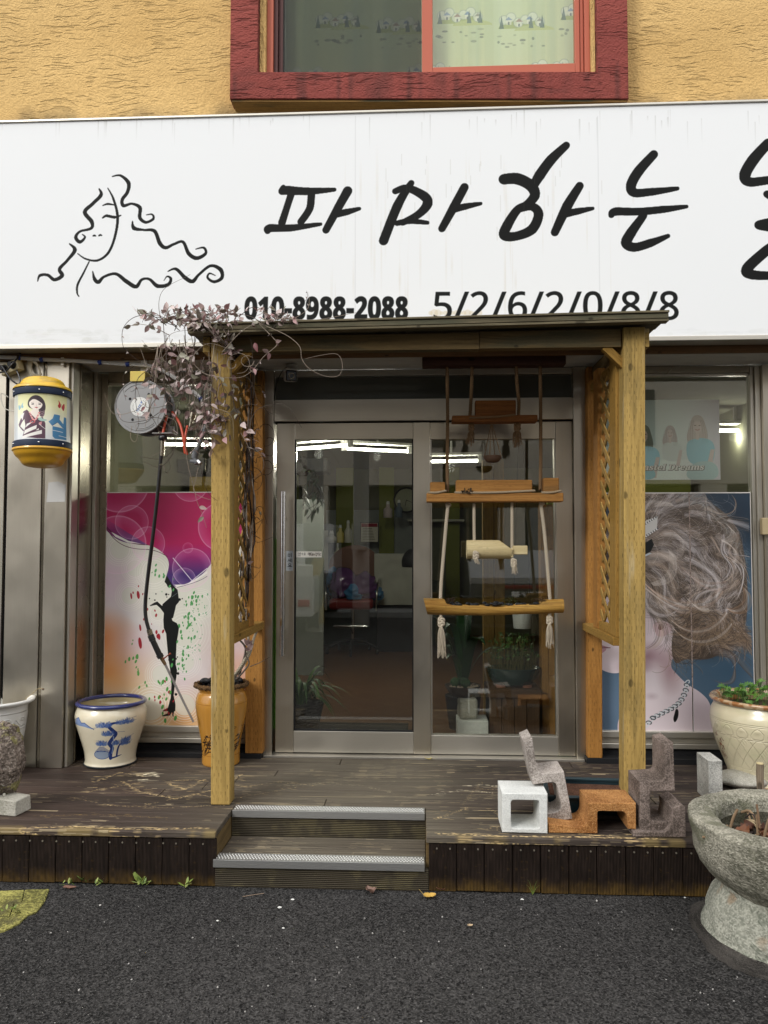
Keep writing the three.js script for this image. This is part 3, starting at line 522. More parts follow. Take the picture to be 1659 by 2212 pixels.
// ---------------------------------------------------------------- timber deck with a two-step recess
const RX0 = -0.953, RX1 = 0.016, RZ = 0.985, FZ = 1.288;
{
  const deck = thing('timber_deck', 'low dark brown timber deck with a step cut into its front edge', 'deck', [0, 0, 0.6]);
  // wear of the boards: pale trodden middle, gilded scratches at the left, bright front edge
  const X0 = -2.6, X1 = 2.6, Z0 = -0.15, Z1 = 1.35, A = Noise(71), B = Noise(72);
  const cnv = canvasTex(2048, 592, (c, w, h) => {
    const id = c.createImageData(w, h), d = id.data;
    for (let y = 0; y < h; y++) for (let x = 0; x < w; x++) {
      const u = x / w, v = y / h, X = lerp(X0, X1, u), Z = lerp(Z0, Z1, v);
      const row = Math.floor((FZ - Z) / 0.127), tone = B(row * 7 + 3, Math.floor((X + 5 + (row % 3) * 0.7) / 2.2), 256, 256);
      const g = A(u * 16, v * 230, 16, 230), g2 = B(u * 60, v * 500, 60, 500), big = A.fbm(u, v, 7, 5, 4);
      const path = Math.exp(-Math.pow((X + 0.35) / 0.62, 2)) * (0.6 + 0.9 * B.fbm(u, v, 8, 12, 3));
      const path2 = 0.5 * Math.exp(-Math.pow((X + 1.3) / 0.5, 2) - Math.pow((Z - 0.5) / 0.35, 2)) * B.fbm(u, v, 12, 20, 3);
      const reddish = sstep(-1.0, -1.9, X) * 0.5 + 0.2 * tone;
      let s = 0.006 + 0.022 * tone * (0.4 + g) + 0.026 * big + 0.020 * g2;
      let q = clamp(0.06 + path * 1.15 + path2 * 1.3 + 0.5 * (big - 0.45));
      let R = lerp(s * (1.30 + 0.24 * reddish), 0.135, q * (0.35 + 0.75 * g)), G = lerp(s * (1.0 - 0.02 * reddish), 0.117, q * (0.35 + 0.75 * g)), Bb = lerp(s * (0.86 - 0.1 * reddish), 0.086, q * (0.35 + 0.75 * g));
      const edge = sstep(1.20, 1.285, Z) * sstep(0.42, 0.62, A.fbm(u, v, 60, 20, 3)) * (0.3 + 0.7 * g); R = lerp(R, 0.26, edge * 0.7); G = lerp(G, 0.19, edge * 0.7); Bb = lerp(Bb, 0.075, edge * 0.7);
      const flake = (g2 > 0.80 && A.fbm(u, v, 20, 9, 3) > 0.56) || (g > 0.80 && B.fbm(u, v, 14, 40, 3) > 0.60) ? 0.6 : 0; R = lerp(R, 0.42, flake); G = lerp(G, 0.34, flake); Bb = lerp(Bb, 0.21, flake);
      const k = (y * w + x) * 4; d[k] = 255 * sr(R); d[k + 1] = 255 * sr(G); d[k + 2] = 255 * sr(Bb); d[k + 3] = 255;
    }
    c.putImageData(id, 0, 0);
    const T = (x, y) => { const p = onFloor(x, y, DK); return [(p.x - X0) / (X1 - X0) * w, (p.z - Z0) / (Z1 - Z0) * h]; };
    const r = rng(44), scr = (pts, wd, col) => { c.fillStyle = col; const P = pts.map((p) => T(...p)); for (let i = 0; i < P.length - 1; i++) { const n = Math.hypot(P[i + 1][0] - P[i][0], P[i + 1][1] - P[i][1]) * 0.5; for (let j = 0; j < n; j++) { const t = j / n + 0.02 * r(), X = lerp(P[i][0], P[i + 1][0], t), Y = lerp(P[i][1], P[i + 1][1], t); if (A(X * 0.05, Y * 0.05, 256, 256) < 0.22) continue; const q = r() < 0.22 ? 1 : 0; c.globalAlpha = (q ? 0.28 : 0.45) + 0.45 * r(); c.beginPath(); c.ellipse(X + (r() - 0.5) * (q ? 60 : 9), Y + (r() - 0.5) * (q ? 26 : 5), wd * (q ? 1.5 + 5 * r() : 0.8 + r()), wd * 0.55, 0, 0, 7); c.fill(); } } c.globalAlpha = 1; };
    const gold = '#d9bd86', pale = '#e9dfbf';
    scr([[200, 1690], [260, 1668], [330, 1680], [400, 1705], [470, 1668]], 2.2, gold); scr([[180, 1712], [300, 1690], [420, 1684], [540, 1700]], 1.6, gold);
    scr([[260, 1640 + 45], [300, 1710], [380, 1726], [480, 1700], [520, 1672]], 2, gold); scr([[300, 1676], [330, 1668], [345, 1682], [300, 1684]], 3, pale); scr([[310, 1740], [420, 1716], [500, 1726], [640, 1700]], 1.3, gold);
    scr([[140, 1720], [240, 1740], [360, 1745], [500, 1738]], 1.2, gold); scr([[520, 1700], [600, 1690], [680, 1697]], 1.3, gold); scr([[600, 1700], [700, 1690], [780, 1698], [850, 1712]], 1.1, '#b9ab8a');
    scr([[40, 1790], [160, 1786], [300, 1792], [440, 1790]], 2.2, gold); scr([[80, 1764], [210, 1760], [360, 1768]], 1.2, '#a5874e');
    scr([[935, 1716], [1000, 1708], [1060, 1712]], 1.6, pale); scr([[1030, 1696], [1100, 1699]], 1.8, pale); scr([[1035, 1704], [1095, 1707]], 1.4, gold); scr([[940, 1770], [1010, 1745], [1060, 1750], [1090, 1768]], 1.6, gold); scr([[1000, 1740], [1030, 1700], [1040, 1690]], 1, gold);
    scr([[940, 1800], [1080, 1806], [1250, 1808], [1420, 1812]], 2.2, gold); scr([[1050, 1790], [1080, 1780], [1075, 1798]], 1.2, gold); scr([[1160, 1790], [1300, 1806], [1420, 1800]], 1.6, gold);
    c.globalAlpha = 1;
  });
  const wood = (k) => { const b = greyTex(1024, 256, (u, v) => 0.5 + 0.35 * (A(u * 10, v * 160, 10, 160) - 0.5) + 0.3 * (B(u * 30, v * 128, 30, 128) - 0.5), [1.4, 0.35]); return b; };
  const db = wood();
  M.deck = std({ map: cnv, bumpMap: db, bumpScale: 0.004, roughness: 0.62, specularIntensity: 0.3 });
  const planUV = (g) => { // plan coordinates for the wear, so one sheet covers the deck
    const P = g.attributes.position, uv = g.attributes.uv; for (let i = 0; i < P.count; i++) uv.setXY(i, (P.getX(i) - X0) / (X1 - X0), 1 - (P.getZ(i) - (DK - Math.min(DK, P.getY(i))) * (P.getY(i) > 0.15 ? 1 : 0) - Z0) / (Z1 - Z0)); return g;
  };
  const bt2 = db; bt2.repeat.set(5.2 / 1.4, 1.5 / 0.35);
  const board = (name, x0, x1, z0, z1, y0 = DK - 0.028, y1 = DK) => { const j = (seedB() - 0.5) * 0.003; return part(deck, name, planUV(box(x0, x1, y0 + j, y1 + j, z0, z1, 0.004)), M.deck); };
  const W = 0.127, gap = 0.005, r = rng(6);
  for (let i = 0; ; i++) {
    const z1 = FZ - i * W, z0 = Math.max(-0.02, z1 - W + gap); if (z1 < 0.0) break;
    if (i < 2) { // the rows the recess interrupts
      board('deck_board', -3.4, RX0 - 0.002, z0, z1); board('deck_board', RX1 + 0.002, 3.2, z0, z1);
    } else if (i === 2) { board('deck_board', -3.4, RX0 - 0.002, z0, z1); board('deck_board', RX1 + 0.002, 3.2, z0, z1); board('deck_board', RX0, RX1, z0, RZ); }
    else { const j1 = -1.05 + (i % 2) * 0.55 - (i % 3) * 0.35, j2 = 0.9 + (i % 3) * 0.3; board('deck_board', -3.4, j1 - 0.0015, z0, z1); board('deck_board', j1 + 0.0015, j2 - 0.0015, z0, z1); board('deck_board', j2 + 0.0015, 3.2, z0, z1); }
  }
  // upright skirting boards, ridged
  const A2 = Noise(73), B2 = Noise(74);
  const skirtMap = colourTex(1024, 256, (u, v, o) => {
    const y = v * 0.25, rid = 0.5 + 0.5 * Math.cos(u * 1.0 / 0.0065 * 2 * Math.PI), wear = sstep(0.075, 0.0, y + 0.06 * (A2.fbm(u, v, 18, 3, 3) - 0.45)), fl = sstep(0.72, 0.82, B2.fbm(u, v, 40, 14, 3)), t = A2(u * 140, v * 6, 140, 6);
    const b = 0.005 + 0.010 * t + 0.008 * A2.fbm(u, v, 8, 3, 3); o[0] = b * 1.4; o[1] = b * 0.95; o[2] = b * 0.74; const q = clamp(wear * (0.25 + 0.75 * rid) * (0.4 + 0.8 * B2(u * 60, v * 10, 60, 10)) + fl * 0.14); o[0] = lerp(o[0], 0.155, q); o[1] = lerp(o[1], 0.092, q); o[2] = lerp(o[2], 0.022, q);
  }, [1.0, 0.25]);
  const ridgeV = greyTex(512, 8, (u) => 0.5 + 0.5 * Math.cos(u * 40 * 2 * Math.PI), [0.26, 0.26]);
  M.skirt = std({ map: skirtMap, bumpMap: ridgeV, bumpScale: 0.0035, roughness: 0.62, specularIntensity: 0.25 });
  const skirtUV = (g, ou) => { const P = g.attributes.position, uv = g.attributes.uv; for (let i = 0; i < P.count; i++) uv.setXY(i, P.getX(i) + P.getZ(i) * 0.3 + ou, clamp(P.getY(i), 0.001, 0.249)); return g; };
  const skirt = (x0, x1) => { const j = seedB() * 0.004; part(deck, 'skirting_board', skirtUV(box(x0, x1, 0.002 + seedB() * 0.005, DK - 0.032, FZ - 0.030 + j, FZ - 0.008 + j, 0.003), seedB()), M.skirt); };
  const w1 = 0.1265;
  for (let x = RX0; x > -3.3; x -= w1) skirt(x - w1 + 0.003, x);
  for (let x = RX1 + 0.014; x < 3.0; x += w1) skirt(x, x + w1 - 0.003);
  // step: side cheeks, tread, ridged risers, dotted steel nosings
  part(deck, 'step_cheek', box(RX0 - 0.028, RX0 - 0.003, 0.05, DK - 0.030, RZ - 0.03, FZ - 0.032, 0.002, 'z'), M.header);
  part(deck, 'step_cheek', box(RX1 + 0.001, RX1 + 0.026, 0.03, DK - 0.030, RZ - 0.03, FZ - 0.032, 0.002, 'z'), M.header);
  const ridgeH = greyTex(8, 512, (u, v) => 0.5 + 0.5 * Math.cos(v * 40 * 2 * Math.PI), [0.26, 0.34]);
  const riserMap = colourTex(512, 256, (u, v, o) => { const rid = 0.5 + 0.5 * Math.cos(v * 40 * 2 * Math.PI * (0.25 / 0.34)), t = A2.fbm(u, v, 6, 3, 4), gr = sstep(0.50, 0.72, B2.fbm(u, v, 14, 3, 4)), b = 0.012 + 0.028 * t; const q = clamp(gr * rid * 0.6 + 0.28 * rid); o[0] = lerp(b * 1.25, 0.15, q); o[1] = lerp(b, 0.125, q); o[2] = lerp(b * 0.72, 0.06, q); }, [1.1, 0.25]);
  M.riser = std({ map: riserMap, bumpMap: ridgeH, bumpScale: 0.004, roughness: 0.65 });
  part(deck, 'riser', box(RX0, RX1, 0.112, DK - 0.030, RZ - 0.020, RZ - 0.002, 0.001, 'x', 0, 0), M.riser);
  part(deck, 'riser', box(RX0 - 0.004, RX1 + 0.012, 0.002, 0.099, FZ - 0.030, FZ - 0.006, 0.001, 'x', 0.3, 0), M.riser);
  board('step_tread', RX0 + 0.001, RX1 - 0.001, RZ - 0.001, RZ + 0.126, 0.100, 0.1225); board('step_tread', RX0 + 0.001, RX1 - 0.001, RZ + 0.130, FZ - 0.020, 0.100, 0.1225);
  M.nosing = std({ color: lin(0.36, 0.36, 0.35), metalness: 0.8, roughness: 0.45, bumpMap: db, bumpScale: 0.001 });
  const nos = (z, y, x0, x1) => {
    const n = part(deck, 'step_nosing', merge([box(x0, x1, y + 0.0005, y + 0.004, z - 0.078, z + 0.003, 0.001, 'x'), box(x0, x1, y - 0.030, y + 0.0045, z + 0.0032, z + 0.0075, 0.001, 'x')]), M.nosing);
    const studs = []; for (let k = 0; k < 4; k++) for (let x = x0 + 0.01 + (k % 2) * 0.007; x < x1 - 0.006; x += 0.0145) studs.push(new THREE.CylinderGeometry(0.0028, 0.0042, 0.0028, 7).translate(x, y + 0.0052, z - 0.016 - k * 0.0145));
    const s = part(n, 'stud', merge(studs), std({ color: lin(0.55, 0.55, 0.53), metalness: 0.4, roughness: 0.4 })); s.userData.kind = 'stuff';
  };
  nos(RZ, DK, RX0 + 0.004, RX1 - 0.004); nos(FZ - 0.004, 0.1225, RX0 - 0.010, RX1 - 0.006);
  const screws = []; for (let x = -3.0; x < 2.2; x += w1) if (x < RX0 - 0.1 || x > RX1) for (const o of [0.03, 0.09]) screws.push(new THREE.CylinderGeometry(0.004, 0.004, 0.003, 8).rotateX(Math.PI / 2).translate(x + o, DK - 0.052, FZ - 0.003));
  const sc = part(deck, 'screw', merge(screws), std({ color: lin(0.30, 0.27, 0.22), metalness: 0.7, roughness: 0.5 })); sc.userData.kind = 'stuff';
  part(deck, 'joist', box(-3.3, RX0 - 0.05, 0.02, DK - 0.036, 0.0, FZ - 0.04, 0), M.black); part(deck, 'joist', box(RX1 + 0.03, 3.1, 0.02, DK - 0.036, 0.0, FZ - 0.04, 0), M.black); part(deck, 'joist', box(RX0 - 0.03, RX1 + 0.028, 0.012, 0.098, 0.0, FZ - 0.04, 0), M.black); part(deck, 'joist', box(RX0 - 0.03, RX1 + 0.028, 0.11, DK - 0.036, 0.0, RZ - 0.03, 0), M.black);
}

// ---------------------------------------------------------------- porch of yellowed timber
{
  const porch = thing('timber_porch', 'yellowed timber porch with lattice sides and a mossy flat board roof before the door', 'porch', [0, DK, 0.45]);
  // green-grey damp towards the foot belongs to the timber itself
  const lean = (g, k, y0) => { const P = g.attributes.position; for (let i = 0; i < P.count; i++) P.setX(i, P.getX(i) + k * (P.getY(i) - y0)); return g; };
  part(porch, 'front_post', lean(box(-1.081, -0.981, DK + 0.001, 2.678, 0.812, 0.912, 0.006), -0.009, DK), M.post);
  part(porch, 'front_post', lean(box(1.003, 1.112, DK + 0.001, 2.693, 0.812, 0.912, 0.006), 0.0135, DK), M.post);
  part(porch, 'rear_post', lean(box(-1.103, -0.993, 0.2795, 2.69, -0.018, 0.050, 0.004), -0.006, DK), M.rear);
  part(porch, 'rear_post', lean(box(1.010, 1.098, 0.2795, 2.69, -0.018, 0.050, 0.004), 0.010, DK), M.rear);
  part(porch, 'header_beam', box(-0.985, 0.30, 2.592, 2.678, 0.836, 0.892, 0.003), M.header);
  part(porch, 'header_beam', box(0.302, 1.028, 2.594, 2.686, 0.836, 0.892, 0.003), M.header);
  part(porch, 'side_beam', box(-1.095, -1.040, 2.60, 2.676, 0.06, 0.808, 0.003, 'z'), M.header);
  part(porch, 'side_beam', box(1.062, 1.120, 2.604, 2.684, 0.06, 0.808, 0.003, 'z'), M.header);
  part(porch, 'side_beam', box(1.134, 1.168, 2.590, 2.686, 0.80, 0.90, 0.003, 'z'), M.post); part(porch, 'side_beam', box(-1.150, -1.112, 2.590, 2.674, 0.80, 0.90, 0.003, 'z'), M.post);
  const brace = (x, s) => { const g = box(-0.075, 0.075, -0.020, 0.020, 0.846, 0.884, 0.002, 'x'); g.rotateZ(s * Math.PI / 4).translate(x, 2.548, 0); return part(porch, 'corner_brace', g, M.stile); };
  brace(-0.958, 1); brace(1.000, -1);
  const brace2 = (x) => { const g = box(x - 0.018, x + 0.018, -0.022, 0.022, -0.30, 0.30, 0.002, 'z'); g.rotateX(0).translate(0, 2.55, 0.40); const P = g.attributes.position; for (let i = 0; i < P.count; i++) P.setY(i, P.getY(i) + (P.getZ(i) - 0.4) * 0.02); return part(porch, 'lattice_top_rail', g, M.stile); };
  brace2(-1.028); brace2(1.060);
  // roof boards run along the front, tilting up a little to the right
  const tilt = (g) => { const P = g.attributes.position; for (let i = 0; i < P.count; i++) P.setY(i, P.getY(i) + 0.0127 * P.getX(i)); return g; };
  for (let i = 0; i < 5; i++) { const z1 = 1.004 - i * 0.108; part(porch, 'roof_board', tilt(box(-1.204 + (i % 2) * 0.006, 1.234 - (i % 3) * 0.005, 2.692, 2.718 + (i % 2) * 0.002, Math.max(0.470, z1 - 0.104), z1, 0.003)), M.roof); }
  part(porch, 'roof_edge', tilt(box(-1.200, 1.236, 2.678, 2.690, 0.95, 1.002, 0.002)), M.roof); part(porch, 'roof_edge', tilt(box(-1.206, 1.236, 2.720, 2.731, 0.93, 1.012, 0.002)), M.roof);
  for (const s of [-1, 1]) {
    const xm = s < 0 ? -1.022 : 1.022, kx = s < 0 ? -0.008 : 0.012, X = (g) => lean(g, kx, 1.1);
    const st = 0.022, yr = 1.100;
    part(porch, 'side_rail', X(box(xm - 0.036, xm + 0.036, yr - 0.044, yr, 0.051, 0.811, 0.003, 'z')), M.stile);
    part(porch, 'lattice_stile', X(box(xm - st, xm + st, yr + 0.001, 2.60, 0.681, 0.810, 0.003)), M.stile);
    part(porch, 'lattice_stile', X(box(xm - st, xm + st, yr + 0.001, 2.60, 0.290, 0.399, 0.003)), M.rear);
    part(porch, 'lattice_bottom_rail', X(box(xm - 0.015, xm + 0.015, yr + 0.001, yr + 0.046, 0.400, 0.680, 0.002, 'z')), M.stile);
    // diagonal slats clipped to the opening
    const z0 = 0.400, z1 = 0.680, y0 = yr + 0.047, y1 = 2.54, wS = 0.030, pitch = 0.135;
    for (const dir of [1, -1]) for (let c = -1.0; c < 3.2; c += 0.122) {
      // line y = y0 + c + dir * slope * (z - z0)
      const sl = 0.72, f = (z) => y0 + c + (dir > 0 ? sl * (z - z0) : sl * (z1 - z));
      let a = z0, b = z1; const zy = (y) => (dir > 0 ? z0 + (y - y0 - c) / sl : z1 - (y - y0 - c) / sl);
      let za = Math.min(zy(y0), zy(y1)), zb = Math.max(zy(y0), zy(y1)); a = Math.max(a, za); b = Math.min(b, zb); if (b - a < 0.03) continue;
      const A = V(xm + (dir > 0 ? 0.0046 : -0.0046), f(a), a), B = V(xm + (dir > 0 ? 0.0046 : -0.0046), f(b), b), L = A.distanceTo(B), g = box(-0.0042, 0.0042, -wS / 2, wS / 2, -L / 2, L / 2, 0.001, 'z');
      g.rotateX(-Math.atan2(B.y - A.y, B.z - A.z)).translate(A.x, (A.y + B.y) / 2, (A.z + B.z) / 2); part(porch, 'lattice_slat', X(g), M.slat);
    }
  }
}
// ---------------------------------------------------------------- posters on the display windows
{
  const bord = std({ color: lin(0.66, 0.66, 0.62), roughness: 0.6 });
  // left: abstract advert with a standing silhouette. Drawn on a 1327-wide survey of the panel.
  const L0 = at(229, 1063, -0.05), L1 = at(229, 1567, -0.05), LX1 = -1.085;
  const left = canvasTex(1024, 1640, (c, w, h) => {
    const k = FPX / 4.91 * 1.8228 * 2.2117; // survey pixels per metre
    const ox = 40, oy = 92; c.scale(w / ((LX1 - L0.x) * k), h / ((L0.y - L1.y) * k)); c.translate(-ox, -oy);
    const W = 1330, H = 2200;
    let g = c.createLinearGradient(0, 92, 0, 1000); g.addColorStop(0, '#b0235a'); g.addColorStop(0.5, '#bb1f60'); g.addColorStop(0.62, '#a02a73'); g.addColorStop(0.8, '#4a2f72'); g.addColorStop(1, '#3b2f6e'); c.fillStyle = g; c.fillRect(0, 0, W + 100, H);
    g = c.createLinearGradient(0, 300, 0, 560); g.addColorStop(0, 'rgba(80,50,120,0)'); g.addColorStop(1, 'rgba(70,50,120,0.9)'); c.fillStyle = g; poly(c, [[0, 300], [60, 340], [420, 560], [300, 620], [0, 520]]); c.fill();
    // pale lower ground with its waved upper edge
    const field = () => { c.beginPath(); c.moveTo(0, 380); c.bezierCurveTo(80, 470, 140, 530, 260, 545); c.bezierCurveTo(400, 555, 420, 560, 480, 580); c.bezierCurveTo(560, 620, 620, 680, 615, 740); c.bezierCurveTo(610, 810, 580, 840, 598, 880); c.lineTo(640, 930); c.lineTo(700, 925); c.bezierCurveTo(800, 900, 900, 850, 960, 770); c.bezierCurveTo(1040, 660, 1150, 560, 1330, 500); c.lineTo(1400, 2300); c.lineTo(0, 2300); c.closePath(); };
    field(); c.fillStyle = '#dcdcd0'; c.fill(); c.save(); field(); c.clip();
    const glow = (x, y, r, col, a) => { const q = c.createRadialGradient(x, y, 0, x, y, r); q.addColorStop(0, `rgba(${col},${a})`); q.addColorStop(1, `rgba(${col},0)`); c.fillStyle = q; c.fillRect(x - r, y - r, 2 * r, 2 * r); };
    glow(40, 1420, 330, '222,110,40', 1); glow(100, 1650, 480, '226,150,80', 0.95); glow(60, 900, 420, '222,196,214', 0.9); glow(330, 1420, 380, '216,200,220', 0.7); glow(1180, 1500, 420, '226,190,196', 0.8); glow(1240, 1760, 300, '230,160,120', 0.8); glow(760, 2080, 420, '226,160,90', 0.9); glow(760, 1780, 360, '222,206,222', 0.7); glow(320, 2060, 300, '226,200,150', 0.6);
    c.lineWidth = 7; const rings = (x, y, r, n = 4) => { c.fillStyle = 'rgba(222,222,208,0.75)'; c.beginPath(); c.arc(x, y, r * 0.62, 0, 7); c.fill(); for (let i = 0; i < n; i++) { c.strokeStyle = `rgba(236,234,224,${0.75 - i * 0.12})`; c.beginPath(); c.arc(x, y, r * (0.70 + i * 0.14), 0, 7); c.stroke(); } };
    rings(310, 770, 110); rings(270, 1010, 120); rings(480, 800, 150); rings(170, 600, 130); rings(520, 1160, 95); rings(560, 1700, 130); rings(770, 1590, 130); rings(470, 1980, 190); rings(770, 1960, 150); rings(770, 1330, 190, 5); rings(900, 1080, 120);
    c.restore();
    // wave lines
    c.strokeStyle = '#4a1630'; c.lineWidth = 5; c.beginPath(); c.moveTo(48, 412); c.bezierCurveTo(120, 540, 220, 600, 400, 600); c.bezierCurveTo(480, 602, 540, 625, 600, 665); c.stroke(); c.lineWidth = 8; c.beginPath(); c.moveTo(48, 400); c.bezierCurveTo(150, 520, 260, 555, 420, 560); c.stroke();
    c.fillStyle = '#efeee8'; poly(c, [[90, 445], [250, 525], [370, 552], [240, 540], [130, 490]]); c.fill(); poly(c, [[660, 912], [780, 908], [960, 790], [960, 810], [800, 915], [690, 930]]); c.fill();
    c.strokeStyle = 'rgba(240,236,244,0.9)'; c.lineWidth = 7; c.beginPath(); c.moveTo(650, 675); c.lineTo(835, 890); c.stroke(); c.beginPath(); c.moveTo(770, 920); c.lineTo(960, 765); c.stroke(); c.strokeStyle = '#3a3050'; c.lineWidth = 4; c.beginPath(); c.moveTo(690, 935); c.bezierCurveTo(800, 910, 900, 880, 960, 835); c.stroke();
    // bubbles
    const bub = (x, y, r) => { const q = c.createRadialGradient(x, y, r * 0.55, x, y, r); q.addColorStop(0, 'rgba(255,230,245,0)'); q.addColorStop(0.86, 'rgba(240,200,225,0.22)'); q.addColorStop(1, 'rgba(240,215,230,0.62)'); c.fillStyle = q; c.beginPath(); c.arc(x, y, r, 0, 7); c.fill(); };
    bub(160, 0, 272); bub(275, 360, 152); bub(425, 550, 152); bub(800, 20, 158); bub(1090, 400, 218); bub(783, 587, 47); bub(820, 765, 175); bub(752, 868, 106); bub(150, 560, 260); bub(1250, 150, 190);
    // silhouette
    c.fillStyle = '#0b0e0e';
    const fig = [[597, 838], [640, 908], [692, 958], [700, 1010], [706, 1060], [680, 1090], [672, 1130], [655, 1200], [640, 1205], [652, 1232], [690, 1252], [708, 1290], [702, 1340], [688, 1420], [684, 1560], [682, 1610], [696, 1660], [690, 1720], [676, 1800], [668, 1880], [686, 1960], [684, 2010], [672, 2020], [668, 2060], [660, 2010], [640, 2050], [575, 2058], [620, 2040], [630, 2010], [580, 2015], [625, 1990], [650, 1900], [655, 1780], [640, 1640], [625, 1560], [612, 1440], [602, 1340], [580, 1290], [575, 1220], [580, 1160], [545, 1115], [510, 1085], [482, 1090], [454, 1096], [490, 1074], [514, 1064], [565, 1108], [566, 1085], [600, 1055], [640, 1020], [648, 970], [640, 930], [610, 930], [600, 905], [582, 886]];
    poly(c, fig); c.fill(); c.lineWidth = 8; c.lineJoin = 'round'; c.strokeStyle = '#0b0e0e'; c.stroke(); c.strokeStyle = 'rgba(200,215,225,0.6)'; c.lineWidth = 3; c.beginPath(); c.moveTo(645, 1020); c.lineTo(692, 985); c.stroke();
    // spatter
    const r = rng(12), dots = (x0, y0, x1, y1, n, col, s) => { c.fillStyle = col; for (let i = 0; i < n; i++) { const t = r(), q = s * (0.4 + r()); c.beginPath(); c.ellipse(lerp(x0, x1, t) + (r() - 0.5) * 150, lerp(y0, y1, t) + (r() - 0.5) * 150, q * 0.6, q * 1.1, (r() - 0.3) * 0.9, 0, 7); c.fill(); } };
    dots(860, 1000, 700, 1700, 70, '#4f9a55', 13); dots(480, 640, 620, 980, 12, '#5ba263', 12); dots(230, 1450, 420, 1850, 16, '#5d9c4e', 15); dots(560, 1700, 660, 2080, 18, '#4f9a45', 15); dots(900, 1000, 850, 1550, 50, '#76b083', 7);
    dots(350, 950, 560, 1350, 14, '#9c1f2c', 13); dots(520, 1750, 640, 2050, 12, '#9c1f2c', 12); c.fillStyle = '#9c1f2c'; for (const [x, y, a, b] of [[280, 1012, 8, 27], [343, 1002, 13, 36], [366, 1425, 15, 50], [534, 1368, 13, 28], [365, 1290, 9, 30]]) { c.beginPath(); c.ellipse(x, y, a, b, -0.15, 0, 7); c.fill(); }
    c.fillStyle = '#0b0e0e'; for (const [x, y, q] of [[413, 1023, 11], [444, 1034, 6], [502, 993, 6], [493, 1048, 7], [714, 1042, 12], [738, 1034, 6], [595, 997, 11], [616, 998, 5], [708, 1688, 12], [688, 1560, 9], [628, 1570, 9], [692, 1870, 12], [700, 1545, 6], [372, 1905, 8], [600, 1020, 5]]) { c.beginPath(); c.arc(x, y, q, 0, 7); c.fill(); }
    // white margin
    c.setTransform(1, 0, 0, 1, 0, 0); c.strokeStyle = '#d8d6d0'; c.lineWidth = 7; c.strokeRect(2, 2, w - 4, h - 4);
  });
  const p1 = thing('window_poster', 'magenta and white poster with a black standing silhouette on the left window', 'poster', [(L0.x + LX1) / 2, L1.y, -0.05]);
  part(p1, 'backing_board', box(L0.x, LX1, L1.y, L0.y, -0.060, -0.052, 0.001), bord); part(p1, 'print', plane(L0.x + 0.001, LX1 - 0.001, L1.y + 0.001, L0.y - 0.001, -0.0505), phys({ map: left, roughness: 0.35 }));

  // right: portrait seen from the side with wild grey curls. Survey 1646 wide.
  const R0 = at(1632, 1063, -0.05), R1 = at(1632, 1583, -0.05), RX0p = 1.10, RX1p = 2.058;
  const right = canvasTex(1100, 1720, (c, w, h) => {
    const k = FPX / 4.91 * 1.8228 * 2.2124, x0 = 1540 - (RX1p - RX0p) * k; c.scale(w / ((RX1p - RX0p) * k), h / ((R0.y - R1.y) * k)); c.translate(-x0, -83);
    let g = c.createLinearGradient(0, 100, 600, 2180); g.addColorStop(0, '#2c3c4e'); g.addColorStop(0.5, '#41586c'); g.addColorStop(1, '#566c80'); c.fillStyle = g; c.fillRect(-200, 0, 2200, 2400);
    const glow = (x, y, r, col, a, ry = r) => { c.save(); c.translate(x, y); c.scale(1, ry / r); const q = c.createRadialGradient(0, 0, 0, 0, 0, r); q.addColorStop(0, `rgba(${col},${a})`); q.addColorStop(1, `rgba(${col},0)`); c.fillStyle = q; c.fillRect(-r, -r, 2 * r, 2 * r); c.restore(); };
    glow(330, 1900, 500, '100,122,146', 0.8); glow(1400, 300, 500, '30,42,56', 0.8); glow(1350, 1600, 420, '50,74,94', 0.9);
    // skin: shoulder, neck, jaw, face
    const skin = (pts, col) => { blob(c, pts); c.fillStyle = col; c.fill(); };
    c.save(); blob(c, [[400, 2200], [385, 2050], [430, 1960], [560, 1920], [610, 1850], [600, 1620], [560, 1520], [420, 1640], [260, 1610], [210, 1520], [215, 1420], [190, 1340], [150, 1100], [200, 800], [500, 500], [900, 700], [1000, 1100], [900, 1420], [830, 1560], [900, 1640], [980, 1720], [1090, 1780], [1180, 1880], [1240, 2250], [900, 2330]]); c.clip();
    c.fillStyle = '#d2c4c8'; c.fillRect(100, 300, 1300, 2000);
    glow(640, 1480, 230, '138,104,112', 0.85, 140); glow(540, 1575, 190, '140,108,118', 0.8, 70); glow(500, 1250, 130, '180,150,160', 0.4, 260); glow(840, 1600, 140, '140,108,112', 0.7, 230); glow(700, 1750, 120, '222,212,216', 0.7, 260); glow(480, 1350, 220, '214,200,206', 0.9, 220); glow(330, 1560, 140, '218,205,212', 0.9, 80); glow(640, 1100, 100, '190,165,172', 0.6, 260); glow(1060, 1950, 200, '176,160,168', 0.6, 260); glow(700, 2080, 260, '212,200,206', 0.8, 160); glow(420, 2140, 90, '160,140,150', 0.6, 160); glow(680, 1820, 70, '170,150,158', 0.6, 40);
    c.restore();
    // lips
    blob(c, [[195, 1395], [250, 1385], [300, 1400], [340, 1412], [300, 1418], [240, 1425], [195, 1425]]); c.fillStyle = '#9d7480'; c.fill(); blob(c, [[195, 1425], [250, 1428], [320, 1416], [270, 1462], [200, 1478]]); c.fillStyle = '#b58c95'; c.fill(); c.strokeStyle = '#6e4650'; c.lineWidth = 7; c.beginPath(); c.moveTo(195, 1420); c.quadraticCurveTo(260, 1412, 340, 1412); c.stroke();
